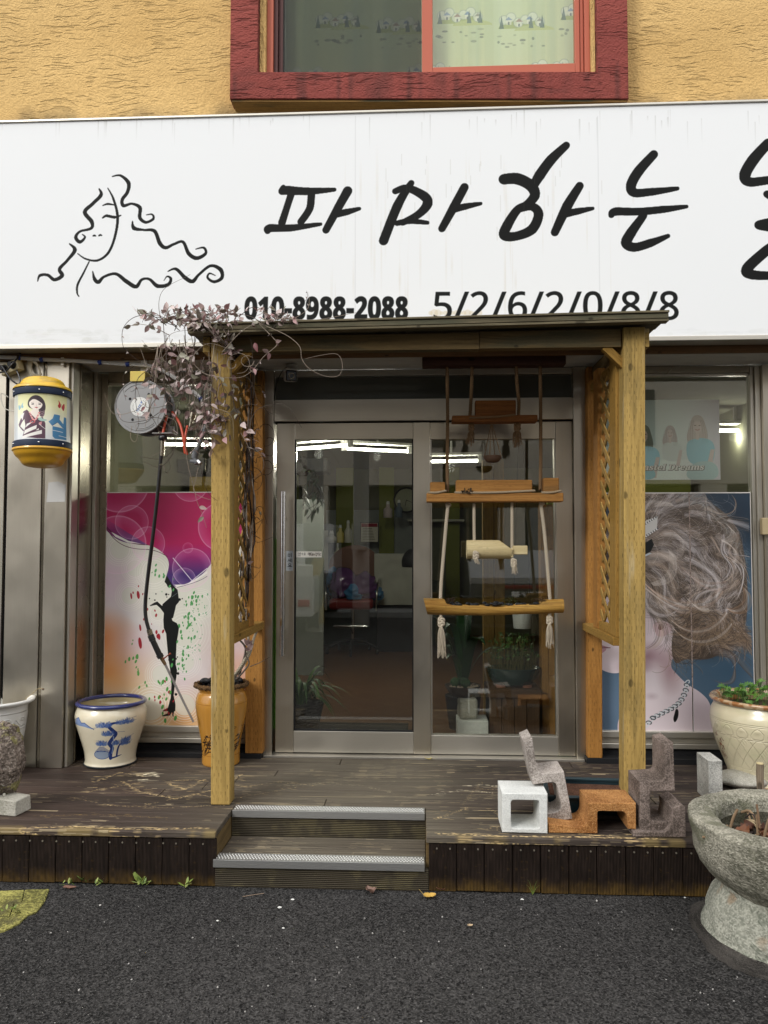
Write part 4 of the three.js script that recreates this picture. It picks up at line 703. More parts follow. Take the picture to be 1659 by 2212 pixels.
    // ear
    skin([[700, 1210], [745, 1180], [810, 1190], [870, 1220], [860, 1270], [800, 1310], [740, 1320], [712, 1270]], '#cdb0b3'); blob(c, [[745, 1220], [770, 1195], [800, 1230], [770, 1262], [742, 1255]]); c.fillStyle = '#6d4a48'; c.fill(); c.strokeStyle = '#a98a8d'; c.lineWidth = 8; c.beginPath(); c.moveTo(720, 1200); c.quadraticCurveTo(800, 1180, 850, 1240); c.stroke();
    // hair: dark mass, then thousands of curved strands that follow the sweep of the style
    const mass = [[150, 900], [200, 500], [380, 180], [600, 60], [900, 60], [1150, 140], [1330, 260], [1440, 420], [1480, 620], [1500, 900], [1490, 1120], [1460, 1260], [1470, 1390], [1380, 1380], [1290, 1430], [1190, 1500], [1080, 1510], [960, 1500], [880, 1560], [850, 1440], [860, 1300], [890, 1230], [800, 1180], [700, 1160], [640, 1060], [590, 960], [420, 940], [300, 1000]];
    blob(c, mass); c.fillStyle = '#51463d'; c.fill(); glow(1000, 500, 560, '112,100,92', 0.5); glow(1150, 1200, 360, '34,29,25', 1); glow(780, 600, 160, '28,24,24', 0.8, 110); glow(1320, 760, 200, '86,76,68', 0.7);
    const r = rng(31), q0 = 0;
    const inside = (x, y) => { let q = false; for (let i = 0, j = mass.length - 1; i < mass.length; j = i++) { const a = mass[i], b = mass[j]; if ((a[1] > y) !== (b[1] > y) && x < ((b[0] - a[0]) * (y - a[1])) / (b[1] - a[1]) + a[0]) q = !q; } return q; };
    const A = Noise(88), flow = (x, y) => { // direction of growth: outwards from the temple, curling towards the ends
      const out = Math.atan2((y - 660) * 0.75, x - 420), sw = (A.fbm(x / 1700 + 0.1, y / 2300 + 0.1, 6, 8, 2) - 0.5) * 2; return out + sw * (1.0 + 2.6 * sstep(650, 1350, x)) + 0.25; };
    c.lineCap = 'round';
    const strand = (x, y, n, wd, col, al, dv, curl = 0) => { c.strokeStyle = col; c.globalAlpha = al; c.lineWidth = wd; c.beginPath(); c.moveTo(x, y); let a = flow(x, y) + dv; for (let q = 0; q < n; q++) { a = lerp(a, flow(x, y) + dv * 0.5, 0.22) + curl * q; x += Math.cos(a) * 12; y += Math.sin(a) * 12; if (x > 1525) break; c.lineTo(x, y); } c.stroke(); };
    for (let i = 0; i < 2200; i++) { const x = 150 + r() * 1380, y = 60 + r() * 1480; if (inside(x, y)) strand(x, y, 8 + r() * 12, 2 + r() * 6, ['#4a4038', '#66584d', '#7b6d62', '#332b26', '#86715f'][Math.floor(r() * 5)], 0.4, (r() - 0.5) * 0.7, (r() - 0.5) * 0.03); }
    // locks: bundles of near-parallel strands, pale along the crest, brown at the edges
    for (let i = 0; i < 250; i++) { const x = 180 + r() * 1300, y = 70 + r() * 1400; if (!inside(x, y)) continue; const deep = sstep(950, 1350, y) * sstep(650, 950, x), n = 16 + r() * 26, w = 26 + r() * 44, dv = (r() - 0.5) * 0.7, cu = (r() - 0.5) * 0.022, a = flow(x, y) + dv, warm = r() < 0.3 + 0.4 * deep, gain = (0.72 + 0.28 * r()) * (1 - 0.62 * deep); for (let k = 0; k < 34; k++) { const o = (k / 33 - 0.5) * 2, L = Math.pow(1 - o * o, 1.3) * gain * (0.7 + 0.3 * r()); strand(x - Math.sin(a) * o * w * 0.6 + r() * 16, y + Math.cos(a) * o * w * 0.6, n * (0.75 + 0.4 * r()), 1.5 + r() * 2.4, `rgb(${Math.round(lerp(66, warm ? 220 : 236, L))},${Math.round(lerp(57, warm ? 200 : 231, L))},${Math.round(lerp(52, warm ? 182 : 234, L))})`, 0.40, dv + o * 0.06, cu); } }
    for (let i = 0; i < 900; i++) { const x = 200 + r() * 1300, y = 70 + r() * 1250; if (inside(x, y)) strand(x, y, 10 + r() * 20, 0.9 + r() * 1.5, r() < 0.7 ? '#e9e3e0' : '#c2a993', 0.42, (r() - 0.5) * 1.3, (r() - 0.5) * 0.06); }
    for (let i = 0; i < 1500; i++) { const x = 840 + r() * 620, y = 1120 + r() * 400; if (inside(x, y)) strand(x - 60 * r(), y - 40 * r(), 8 + r() * 14, 1.5 + r() * 3, ['#4b3f36', '#6b5949', '#84705c', '#332a24', '#a08a74'][Math.floor(r() * 5)], 0.5, (r() - 0.5) * 1.2 - 0.5, (r() - 0.5) * 0.06); }
    // fly-away hairs over the blue
    for (let i = 0; i < 330; i++) { const t = r(), x = lerp(900, 1480, t) + (r() - 0.5) * 80, y = lerp(90, 700, t * t) + (r() - 0.5) * 120; c.globalAlpha = 0.18 + 0.25 * r(); c.strokeStyle = '#9aa6ac'; c.lineWidth = 1.6; c.beginPath(); c.moveTo(x, y); c.bezierCurveTo(x + 60 * r(), y - 80 * r(), x + 110 * r(), y + 60 * (r() - 0.5), x + 140 * (r() - 0.2), y + 140 * (r() - 0.4)); c.stroke(); }
    // big bright curls
    c.globalAlpha = 0.9; const curl = (pts, wd, col) => { for (let i = 0; i < 26; i++) { const o = (i / 25 - 0.5) * wd * 2.4; c.strokeStyle = Math.abs(o) < wd * 0.4 ? '#e9e0d8' : col; c.globalAlpha = 0.26; c.lineWidth = 1.5 + r() * 2.5; c.beginPath(); c.moveTo(pts[0] + o, pts[1] + o); c.bezierCurveTo(pts[2] + o, pts[3] + o, pts[4] + o, pts[5] + o, pts[6] + o * 0.4, pts[7] + o * 0.4); c.stroke(); } };
    curl([600, 820, 800, 1080, 1150, 1130, 1280, 915], 36, '#cfb39c'); curl([590, 860, 760, 1000, 900, 1120, 1000, 1080], 40, '#b4a396'); curl([600, 700, 780, 660, 880, 560, 870, 620], 36, '#cfc5be'); curl([740, 470, 900, 400, 1000, 470, 960, 560], 40, '#cdbfb6'); curl([870, 600, 900, 760, 860, 850, 700, 870], 26, '#d8d0ca'); curl([1000, 780, 1150, 920, 1250, 900, 1330, 860], 40, '#c0a89a'); curl([1480, 910, 1540, 1050, 1420, 1130, 1330, 1080], 28, '#b08d6c'); curl([1350, 380, 1420, 420, 1400, 500, 1290, 500], 22, '#c6bdb6'); curl([1300, 500, 1440, 560, 1420, 660, 1380, 680], 20, '#b9aea6'); curl([1000, 1000, 1080, 1090, 1140, 1100, 1170, 1080], 20, '#d3c8bd'); curl([580, 230, 700, 150, 800, 180, 880, 185], 24, '#d9d0c9'); curl([600, 660, 820, 640, 940, 620, 960, 570], 30, '#cfc5bd'); curl([870, 1240, 1000, 1420, 1250, 1380, 1360, 1200], 30, '#8b7258'); curl([860, 1180, 1000, 1320, 1200, 1300, 1320, 1110], 22, '#9c8470'); c.globalAlpha = 1;
    // jewelled comb
    c.fillStyle = '#c9c8c4'; poly(c, [[575, 400], [660, 320], [755, 290], [745, 400], [660, 440], [575, 500]]); c.fill(); for (let i = 0; i < 60; i++) { c.fillStyle = ['#f3f3f3', '#8f9190', '#5f6163'][i % 3]; const t = i / 60, side = i % 2; c.beginPath(); c.arc(side ? lerp(575, 755, t) : lerp(575, 750, t), side ? lerp(500, 380, t) + 10 : lerp(400, 290, t), 8, 0, 7); c.fill(); } c.fillStyle = '#17191b'; poly(c, [[580, 560], [700, 480], [720, 530], [690, 590], [580, 640]]); c.fill(); c.fillStyle = '#b8c2c9'; poly(c, [[580, 645], [680, 600], [700, 605], [580, 665]]); c.fill();
    // chain round the neck with a dark pendant
    const chain = [[980, 1700], [960, 1790], [915, 1870], [850, 1920], [770, 1960], [690, 2000], [620, 2080]]; for (let i = 0; i < 26; i++) { const t = i / 25 * (chain.length - 1), a = chain[Math.min(5, Math.floor(t))], b = chain[Math.min(6, Math.floor(t) + 1)], f = t - Math.floor(t), x = lerp(a[0], b[0], f), y = lerp(a[1], b[1], f); c.strokeStyle = i % 2 ? '#51565a' : '#c6cbce'; c.lineWidth = 9; c.beginPath(); c.ellipse(x, y, 22, 13, -0.8 + (i % 2), 0, 7); c.stroke(); }
    c.fillStyle = '#0c0d10'; blob(c, [[880, 1920], [905, 1930], [900, 2000], [870, 2045], [855, 2010], [870, 1960]]); c.fill();
    c.strokeStyle = '#ddd7d2'; c.lineWidth = 9; c.setTransform(1, 0, 0, 1, 0, 0); c.strokeRect(2, 2, w - 4, h - 4);
  });
  const p2 = thing('portrait_poster', 'large poster of a woman in profile with wild grey curls on the right window', 'poster', [(RX0p + RX1p) / 2, R1.y, -0.05]);
  const pm = phys({ map: right, roughness: 0.32 }), xs = at(1493, 1300, -0.05).x;
  part(p2, 'backing_board', box(RX0p, xs - 0.003, R1.y, R0.y, -0.060, -0.052, 0.001), bord); part(p2, 'backing_board', box(xs + 0.003, RX1p, R1.y, R0.y, -0.060, -0.052, 0.001), bord);
  const sub = (xa, xb) => { const g = plane(xa, xb, R1.y + 0.001, R0.y - 0.001, -0.0505), uv = g.attributes.uv; for (let i = 0; i < uv.count; i++) uv.setX(i, (lerp(xa, xb, uv.getX(i)) - RX0p) / (RX1p - RX0p)); return g; };
  part(p2, 'print', sub(RX0p + 0.001, xs - 0.0035), pm); part(p2, 'print', sub(xs + 0.0035, RX1p - 0.001), pm);
  part(p2, 'panel_seam', box(xs - 0.0032, xs + 0.0032, R1.y + 0.25, R0.y - 0.002, -0.0548, -0.0492, 0.001, 'y'), grainy([0.10, 0.06, 0.05], [0.55, 0.45, 0.40], null, { seed: 40, size: 0.08, fine: 30, bump: 0.002 }));

  // behind the glass, upper right: pastel hair-colour poster
  const a = at(1388, 864, -0.11), b = at(1557, 1036, -0.11), pX0 = 1.16;
  const pastel = canvasTex(640, 512, (c, w, h) => {
    c.fillStyle = '#d3dedb'; c.fillRect(0, 0, w, h); c.fillStyle = '#e2ebe7'; c.fillRect(0, h * 0.75, w, h); const q = c.createLinearGradient(w * 0.6, 0, w, 0); q.addColorStop(0, 'rgba(214,208,214,0)'); q.addColorStop(1, 'rgba(200,194,204,1)'); c.fillStyle = q; c.fillRect(0, 0, w, h);
    const woman = (x, y, s, hair, top, dk) => { c.save(); c.translate(x, y); c.scale(s, s); c.fillStyle = hair; blob(c, [[-40, 0], [-30, -58], [0, -76], [32, -58], [46, 0], [58, 70], [40, 120], [-10, 110], [-52, 120], [-62, 60]]); c.fill(); c.fillStyle = top; blob(c, [[-60, 100], [-20, 80], [40, 74], [86, 100], [96, 160], [80, 250], [-40, 250], [-64, 180]]); c.fill(); c.fillStyle = '#cbb9b4'; blob(c, [[-26, -10], [0, -48], [26, -10], [20, 34], [0, 56], [-20, 34]]); c.fill(); c.fillRect(-8, 40, 16, 46); c.fillStyle = hair; blob(c, [[-32, -14], [-20, -62], [10, -66], [32, -30], [28, -20], [0, -34], [-24, -22]]); c.fill(); c.fillStyle = dk; c.fillRect(-17, -6, 10, 4); c.fillRect(7, -6, 10, 4); c.strokeStyle = '#a0686a'; c.lineWidth = 4; c.beginPath(); c.arc(0, 14, 12, 0.4, 2.7); c.stroke(); c.strokeStyle = 'rgba(80,70,66,0.35)'; c.lineWidth = 2; for (let i = 0; i < 10; i++) { const X = -52 + i * 11; if (Math.abs(X) < 22) continue; c.beginPath(); c.moveTo(X * 0.6, -40); c.bezierCurveTo(X, 0, X * 1.2 + 8, 50, X, 110); c.stroke(); } c.fillStyle = '#cbb9b4'; poly(c, [[70, 150], [92, 150], [70, 290], [40, 290]]); c.fill(); c.restore(); };
    woman(225, 225, 0.95, '#85897c', '#86c6dc', '#444'); woman(370, 215, 0.72, '#b9aeac', '#ccd3d2', '#555'); woman(520, 170, 1.0, '#bdb0aa', '#8fc0d0', '#4a4648');
    c.fillStyle = '#a8c3c6'; blob(c, [[480, 400], [620, 390], [640, 520], [440, 520]]); c.fill(); c.fillStyle = '#7fbccb'; blob(c, [[170, 380], [270, 420], [300, 512], [150, 512]]); c.fill();
    c.font = 'italic bold 50px serif'; c.lineWidth = 6; c.strokeStyle = '#6d6a66'; c.strokeText('Pastel Dreams', 190, 452); c.fillStyle = '#e9e6e2'; c.fillText('Pastel Dreams', 188, 450);
  });
  const p3 = thing('hair_colour_poster', 'pale blue poster of three smiling women behind the upper right window glass', 'poster', [(pX0 + b.x) / 2, b.y, -0.11]);
  part(p3, 'sheet', box(pX0, b.x, b.y, a.y, -0.116, -0.1115, 0), bord); part(p3, 'print', plane(pX0 + 0.001, b.x - 0.001, b.y + 0.001, a.y - 0.001, -0.111), std({ map: pastel, roughness: 0.6 }));
}

// ---------------------------------------------------------------- barrel-shaped salon lamp on the left pilaster
{
  const z = 0.515, c0 = at(92, 912, z), ra = 0.150, top = at(92, 817, z).y, bot = at(92, 1010, z).y, H = top - bot;
  const lamp = thing('salon_sign_lamp', 'yellow capped barrel lamp printed with a woman and butterflies on the steel pilaster', 'sign lamp', [c0.x, bot, z]);
  const tiltG = (g) => g.translate(-c0.x, -c0.y, -z).rotateZ(0.022).rotateX(-0.02).translate(c0.x, c0.y, z);
  const yel = (() => { const A = Noise(33), m = colourTex(512, 256, (u, v, o) => { const d = sstep(0.45, 0.7, A.fbm(u, v, 16, 8, 4)) * 0.6; o[0] = lerp(0.66, 0.30, d); o[1] = lerp(0.40, 0.21, d); o[2] = lerp(0.022, 0.03, d); }); return phys({ map: m, roughness: 0.42, clearcoat: 0.2 }); })();
  const yel2 = phys({ color: lin(0.62, 0.33, 0.018), roughness: 0.35, clearcoat: 0.3 }), blue = std({ color: lin(0.018, 0.028, 0.055), roughness: 0.5 });
  const yb0 = bot + H * 0.27, yb1 = bot + H * 0.775; // drum between the bands
  part(lamp, 'top_cap', tiltG(lathe([[0.005, top], [0.07, top - 0.002], [0.108, top - 0.018], [0.130, top - 0.055], [0.143, yb1 + 0.062], [0.158, yb1 + 0.050], [0.161, yb1 + 0.040]].map(([r, y]) => [r, y]), c0.x, 0, z, 48)), yel);
  part(lamp, 'band', tiltG(lathe([[0.157, yb1 + 0.036], [0.159, yb1 + 0.03], [0.159, yb1 + 0.002], [0.154, yb1 - 0.002]], c0.x, 0, z, 48, false)), blue);
  part(lamp, 'band', tiltG(lathe([[0.154, yb0 + 0.002], [0.159, yb0 - 0.002], [0.160, yb0 - 0.032], [0.157, yb0 - 0.036]], c0.x, 0, z, 48, false)), blue);
  part(lamp, 'bottom_cap', tiltG(lathe([[0.161, yb0 - 0.037], [0.163, yb0 - 0.048], [0.156, yb0 - 0.054], [0.146, yb0 - 0.075], [0.126, bot + 0.045], [0.100, bot + 0.012], [0.05, bot], [0.004, bot]], c0.x, 0, z, 48)), yel2);
  const drum = canvasTex(1536, 640, (c, w, h) => {
    // survey of the drum (1659-wide) laid round the front half of the cylinder
    const X = (x) => w * (0.5 + Math.asin(clamp((x - 702) / 462, -0.999, 0.999)) / (2 * Math.PI)), Y = (y) => (y - 690) / (1440 - 690) * h, T = (p) => p.map(([x, y]) => [X(x), Y(y)]);
    const g = c.createLinearGradient(0, 0, 0, h); g.addColorStop(0, '#c9c78f'); g.addColorStop(0.25, '#e6e4b4'); g.addColorStop(0.6, '#e9ead8'); g.addColorStop(1, '#d9dde0'); c.fillStyle = g; c.fillRect(0, 0, w, h); c.fillStyle = 'rgba(196,202,208,0.7)'; c.fillRect(0, 0, X(305), h); c.fillRect(X(1095), 0, w, h);
    const F = (pts, col) => { poly(c, T(pts)); c.fillStyle = col; c.fill(); }, Bl = (pts, col) => { blob(c, T(pts)); c.fillStyle = col; c.fill(); }, S = (pts, col, wd = 3) => { poly(c, T(pts), false); c.strokeStyle = col; c.lineWidth = wd; c.lineJoin = 'round'; c.stroke(); };
    Bl([[455, 870], [480, 780], [560, 725], [650, 735], [720, 800], [750, 900], [740, 970], [690, 1090], [650, 1060], [640, 960], [560, 960], [480, 930]], '#3a2f36');
    Bl([[480, 860], [500, 800], [580, 790], [690, 830], [700, 890], [660, 950], [590, 975], [520, 940], [490, 900]], '#efe4da'); F([[560, 940], [630, 940], [650, 1020], [700, 1060], [560, 1120], [490, 1010]], '#efe4da'); Bl([[470, 860], [500, 770], [600, 740], [700, 800], [720, 900], [690, 860], [600, 800], [540, 790], [495, 830]], '#3a2f36');
    F([[520, 868], [560, 862], [558, 882], [522, 882]], '#2b2b33'); F([[630, 866], [672, 862], [672, 880], [634, 882]], '#2b2b33'); S([[515, 850], [560, 842]], '#4a3b3a'); S([[630, 846], [676, 842]], '#4a3b3a'); F([[566, 924], [600, 918], [632, 926], [600, 942]], '#b35f62'); S([[600, 880], [596, 902], [606, 904]], '#b79c90', 2);
    // braid, purple jacket, beads
    Bl([[640, 960], [730, 940], [735, 1030], [700, 1090], [650, 1060]], '#41323b'); for (let i = 0; i < 4; i++) S([[650, 980 + i * 26], [690, 1000 + i * 26], [728, 975 + i * 24]], '#c9a7b0', 4);
    F([[395, 985], [450, 960], [590, 1110], [700, 1080], [745, 1180], [745, 1425], [620, 1425], [380, 1400], [430, 1230], [410, 1110], [330, 1230], [320, 1190], [370, 1060]], '#5c4150'); F([[395, 985], [415, 1000], [400, 1110], [345, 1220], [410, 1290], [395, 1310], [325, 1215], [365, 1100]], '#63475a');
    for (const q of [[[450, 1190], [560, 1150], [430, 1250]], [[420, 1290], [610, 1210], [600, 1270], [400, 1360]], [[640, 1260], [590, 1300], [640, 1290]], [[380, 1385], [690, 1290], [690, 1350], [380, 1425]], [[345, 1050], [410, 1000], [380, 1130]]]) F(q, '#e9e6e0');
    for (let i = 0; i < 16; i++) { const t = i / 15, x = 495 + 150 * t, y = 1010 + 120 * Math.sin(t * Math.PI); c.fillStyle = i % 2 ? '#d9898a' : '#e9b5b0'; c.beginPath(); c.arc(X(x), Y(y), 9, 0, 7); c.fill(); } c.strokeStyle = '#d0686e'; c.lineWidth = 8; c.beginPath(); c.arc(X(540), Y(1155), 20, 0, 7); c.stroke();
    Bl([[620, 1110], [670, 1080], [700, 1110], [790, 1120], [720, 1150], [650, 1140]], '#a9c9bf'); F([[640, 1170], [690, 1150], [680, 1210], [640, 1200]], '#cf8f93'); S([[640, 1190], [700, 1240], [745, 1270]], '#f2efe8', 5);
    const fly = (x, y, s, col, d = 1) => { for (const q of [[[0, 0], [-60, -100], [-40, -20], [-70, 10], [-35, 60]], [[0, 10], [46, -60], [54, 20], [30, 90], [10, 60]]]) Bl(q.map(([a, b]) => [x + a * s * d, y + b * s]), col); S([[x, y - 30 * s], [x, y + 50 * s]], '#4b3a3a', 3); };
    fly(1005, 860, 1.0, '#b23239'); fly(350, 900, 0.72, '#8fb9c4', -1);
    // the Korean syllable, lower right, in layered blue
    const si = [[885, 1018], [975, 1022], [970, 1090], [1035, 1160], [1045, 1040], [1080, 1040], [1085, 1235], [1020, 1215], [935, 1140], [850, 1205], [795, 1145], [860, 1090]]; F(si.map(([x, y]) => [x + 4, y + 7]), '#2c4f7d'); F(si, '#4f8ab5'); F([[858, 1215], [1090, 1235], [1090, 1410], [900, 1415], [860, 1380]], '#4f8ab5'); S([[860, 1280], [1030, 1296]], '#dfe6ea', 8); S([[960, 1360], [1090, 1368]], '#dfe6ea', 8); S([[1050, 1296], [1090, 1300]], '#4f8ab5', 10);
    c.fillStyle = 'rgba(120,120,90,0.18)'; c.fillRect(0, 0, w, 26);
  });
  part(lamp, 'printed_drum', tiltG(lathe([[0.150, yb0], [0.1502, (yb0 + yb1) / 2], [0.150, yb1]], c0.x, 0, z, 64, false)), phys({ map: drum, roughness: 0.28, clearcoat: 0.5 }));
  const bolts = []; for (const y of [yb1 + 0.017, yb0 - 0.018]) for (const a of [-1.5, -0.75, 0.35, 1.2]) bolts.push(new THREE.SphereGeometry(0.0055, 10, 8).translate(c0.x + Math.sin(a) * 0.160, y, z + Math.cos(a) * 0.160)); part(lamp, 'bolt', tiltG(merge(bolts)), M.chrome);
  part(lamp, 'wall_bracket', merge([box(c0.x - 0.02, c0.x + 0.02, yb1 - 0.02, yb1 + 0.02, 0.31, z - 0.14, 0.003, 'z'), box(c0.x - 0.02, c0.x + 0.02, yb0 - 0.02, yb0 + 0.02, 0.31, z - 0.14, 0.003, 'z')]), M.alu);
  part(lamp, 'power_cable', tube([at(18, 858, 0.36), at(2, 850, 0.36), at(8, 880, 0.37), at(30, 888, 0.40), at(45, 885, 0.44)], 0.003, 30, 6), std({ color: lin(0.5, 0.48, 0.42) }));
}
{ // double socket and its cables above the lamp
  const p = at(28, 795, 0.335), s = thing('power_socket', 'beige twin power socket box hanging by its cables over the barrel lamp', 'socket', [p.x, p.y, 0.335]);
  const cream = std({ color: lin(0.42, 0.36, 0.22), roughness: 0.55 }), rot = (g) => g.translate(-p.x, -p.y, -0.335).rotateZ(0.28).rotateY(-0.25).translate(p.x, p.y, 0.335);
  part(s, 'housing', rot(box(p.x - 0.072, p.x + 0.062, p.y - 0.032, p.y + 0.036, 0.312, 0.362, 0.006)), cream);
  for (const d of [-0.036, 0.028]) { part(s, 'socket_well', rot(new THREE.CylinderGeometry(0.024, 0.024, 0.004, 20).rotateX(Math.PI / 2).translate(p.x + d, p.y + 0.003, 0.3645)), M.black); part(s, 'plug', rot(new THREE.CylinderGeometry(0.016, 0.018, 0.03, 16).rotateX(Math.PI / 2).translate(p.x + d, p.y + 0.002, 0.38)), M.black); }
  part(s, 'cable', tube([rot(new THREE.BufferGeometry().setFromPoints([V(p.x - 0.036, p.y, 0.39)])) && V(p.x - 0.036, p.y, 0.395), at(22, 818, 0.40), at(40, 830, 0.39), at(42, 816, 0.38), at(36, 800, 0.37)], 0.005, 30, 6), M.rubber);
  part(s, 'cable', tube([at(48, 752, 0.36), at(40, 770, 0.37), at(26, 786, 0.40), at(14, 800, 0.39), at(-4, 806, 0.36)], 0.005, 30, 6), M.rubber);
  const grey = std({ color: lin(0.30, 0.27, 0.21), roughness: 0.6 }); part(s, 'cable_coil', merge([0, 1, 2, 3].map((i) => tube([at(60 + i * 3, 785, 0.335), at(72 + i * 2, 782, 0.35), at(86, 800 + i, 0.345), at(80 + i * 3, 818 - i * 3, 0.34), at(66 + i, 806, 0.345)], 0.0045, 40, 6, true))), grey);
}
{ // silver conduit along the top of the left window
  const c = thing('silver_conduit', 'silver lagged pipe with blue ties running under the sign at left', 'pipe', at(150, 780, 0.35).toArray());
  const foil = std({ color: lin(0.55, 0.54, 0.52), metalness: 0.9, roughness: 0.4, bumpMap: greyTex(256, 256, (u, v) => N1.fbm(u, v, 40, 40, 3), [0.06, 0.06]), bumpScale: 0.004 });
  part(c, 'pipe', tube([at(-60, 770, 0.36), at(20, 772, 0.36), at(80, 776, 0.355), at(170, 780, 0.345), at(260, 786, 0.34), at(330, 792, 0.35), at(380, 818, 0.38), at(430, 858, 0.42), at(446, 884, 0.42)], 0.0115, 120, 12), foil);
  const tie = std({ color: lin(0.015, 0.03, 0.14), roughness: 0.5 });
  for (const [x, y, z] of [[42, 773, 0.359], [90, 777, 0.354], [216, 783, 0.342], [276, 787, 0.341], [433, 862, 0.42]]) { const q = at(x, y, z); part(c, 'tie', new THREE.CylinderGeometry(0.0145, 0.0145, 0.022, 14).rotateZ(Math.PI / 2 + 0.25).translate(q.x, q.y, q.z), tie); }
  for (const x of [62, 134]) { const q = at(x, 777, 0.335); part(c, 'clip', box(q.x - 0.01, q.x + 0.01, q.y - 0.035, q.y + 0.016, 0.322, 0.334, 0.002, 'y'), M.alu); }
}
{ // hose reel
  const z = 0.40, c = at(303, 878, z), R = 0.163;
  const reel = thing('hose_reel', 'round grey wall hose reel with a white maker badge hanging in the left window bay', 'hose reel', [c.x, c.y, z]);
  const grey = phys({ color: lin(0.235, 0.235, 0.235), roughness: 0.45, clearcoat: 0.15 }), yaw = (g) => g.translate(-c.x, -c.y, -z).rotateY(-0.10).translate(c.x, c.y, z), face = z + 0.001;
  const disc = (r0, z0, z1, bev) => { const g = new THREE.LatheGeometry([[0.0001, z1], [r0 - bev, z1], [r0 - bev * 0.3, z1 - bev * 0.4], [r0, z1 - bev], [r0, z0 + bev], [r0 - bev, z0], [0.0001, z0]].map((p) => new THREE.Vector2(...p)), 72); g.rotateX(Math.PI / 2); return g.translate(c.x, c.y, 0); };
  part(reel, 'front_plate', yaw(disc(R, z - 0.014, z, 0.006)), grey);
  part(reel, 'drum', yaw(disc(R * 0.93, z - 0.12, z - 0.0145, 0.01)), std({ color: lin(0.06, 0.06, 0.06), roughness: 0.5 })); part(reel, 'back_plate', yaw(disc(R, z - 0.135, z - 0.121, 0.006)), grey);
  part(reel, 'rim', yaw(new THREE.TorusGeometry(R - 0.004, 0.004, 8, 72).translate(c.x, c.y, z)), grey);
  const arc = (r, a0, a1, w = 0.0022) => tube(Array.from({ length: 14 }, (_, i) => { const a = lerp(a0, a1, i / 13); return [c.x + r * Math.cos(a), c.y + r * Math.sin(a), z + 0.0005]; }), w, 30, 6);
  part(reel, 'embossing', yaw(merge([arc(0.135, 0.9, 2.4), arc(0.142, -2.3, -0.9), arc(0.100, -1.75, -0.85), arc(0.132, -1.75, -0.85), tube([[c.x + 0.066, c.y - 0.075, z], [c.x + 0.087, c.y - 0.099, z]], 0.002, 4, 6), tube([[c.x - 0.07, c.y + 0.105, z], [c.x - 0.055, c.y + 0.092, z], [c.x - 0.02, c.y + 0.112, z], [c.x + 0.03, c.y + 0.112, z], [c.x + 0.042, c.y + 0.135, z]], 0.002, 20, 6)])), grey);
  for (const [dx, dy] of [[0.052, 0.072], [-0.066, 0.048], [0.066, -0.053], [-0.048, -0.077]]) part(reel, 'bolt', yaw(new THREE.SphereGeometry(0.0078, 12, 8).scale(1, 1, 0.6).translate(c.x + dx, c.y + dy, z + 0.001)), M.black);
  const badge = canvasTex(512, 512, (x, w, h) => {
    x.fillStyle = '#d9d9d5'; x.fillRect(0, 0, w, h); x.strokeStyle = '#77777a'; x.lineWidth = 4; x.beginPath(); x.arc(256, 256, 234, 0, 7); x.stroke();
    x.save(); x.translate(256, 256); x.rotate(2.05); x.transform(1, 0, -0.25, 1, 0, 0); x.fillStyle = '#2a61a5'; x.font = 'bold 96px sans-serif'; x.textAlign = 'center'; x.textBaseline = 'middle'; x.fillText('K·REEL', 0, 4); x.restore();
    x.fillStyle = '#444'; const ring = (s, r, a0, st, font, out) => { x.font = font; [...s].forEach((ch, i) => { x.save(); x.translate(256, 256); x.rotate(a0 + i * st); x.translate(0, -r); if (out) x.rotate(Math.PI); x.textAlign = 'center'; x.fillText(ch, 0, 0); x.restore(); }); };
    ring('Auto Rewind Air Hose Reel', 186, 0.55, 0.115, 'bold 34px sans-serif'); ring('www.koreel.com', 176, 3.75, 0.155, 'bold 46px sans-serif');
  });
  const bg = new THREE.CircleGeometry(0.057, 48).translate(c.x - 0.004, c.y - 0.002, z + 0.0022); part(reel, 'badge', yaw(bg), std({ map: badge, roughness: 0.4 }));
  part(reel, 'badge_edge', yaw(new THREE.CylinderGeometry(0.058, 0.058, 0.001, 48).rotateX(Math.PI / 2).translate(c.x - 0.004, c.y - 0.002, z + 0.0012)), M.whitePaint);
  const zinc = (() => { const A = Noise(44); return std({ map: colourTex(128, 128, (u, v, o) => { const t = A.fbm(u, v, 4, 4, 3), q = A.fbm(u + 0.3, v, 6, 6, 3); o[0] = lerp(0.46, 0.56, t); o[1] = lerp(0.25, 0.47, q); o[2] = lerp(0.06, 0.13, t); }), metalness: 0.35, roughness: 0.4 }); })();
  const bx = at(298, 813, z); part(reel, 'mounting_bracket', merge([box(bx.x - 0.045, bx.x + 0.046, bx.y - 0.032, bx.y + 0.030, z + 0.004, z + 0.010, 0.003), box(bx.x - 0.045, bx.x + 0.046, bx.y + 0.024, bx.y + 0.0295, z - 0.13, z + 0.004, 0.002, 'z')]), zinc);
  part(reel, 'hanger', box(bx.x - 0.02, bx.x + 0.02, bx.y + 0.03, 2.711, z - 0.13, z - 0.09, 0.002, 'y'), M.alu);
  // guide roller plate and red inner hose
  const q = at(350, 936, z); part(reel, 'guide_plate', merge([box(q.x - 0.058, q.x + 0.068, q.y - 0.004, q.y + 0.004, z - 0.07, z + 0.01, 0.002), box(q.x + 0.012, q.x + 0.058, q.y + 0.004, q.y + 0.05, z - 0.06, z - 0.052, 0.002)]), std({ color: lin(0.2, 0.19, 0.18), metalness: 0.6, roughness: 0.5 }));
  const red = phys({ color: lin(0.46, 0.055, 0.018), roughness: 0.4 }); part(reel, 'red_hose', tube([at(360, 898, z - 0.03), at(355, 920, z - 0.02), at(351, 942, z - 0.01)], 0.0085, 16, 10), red);
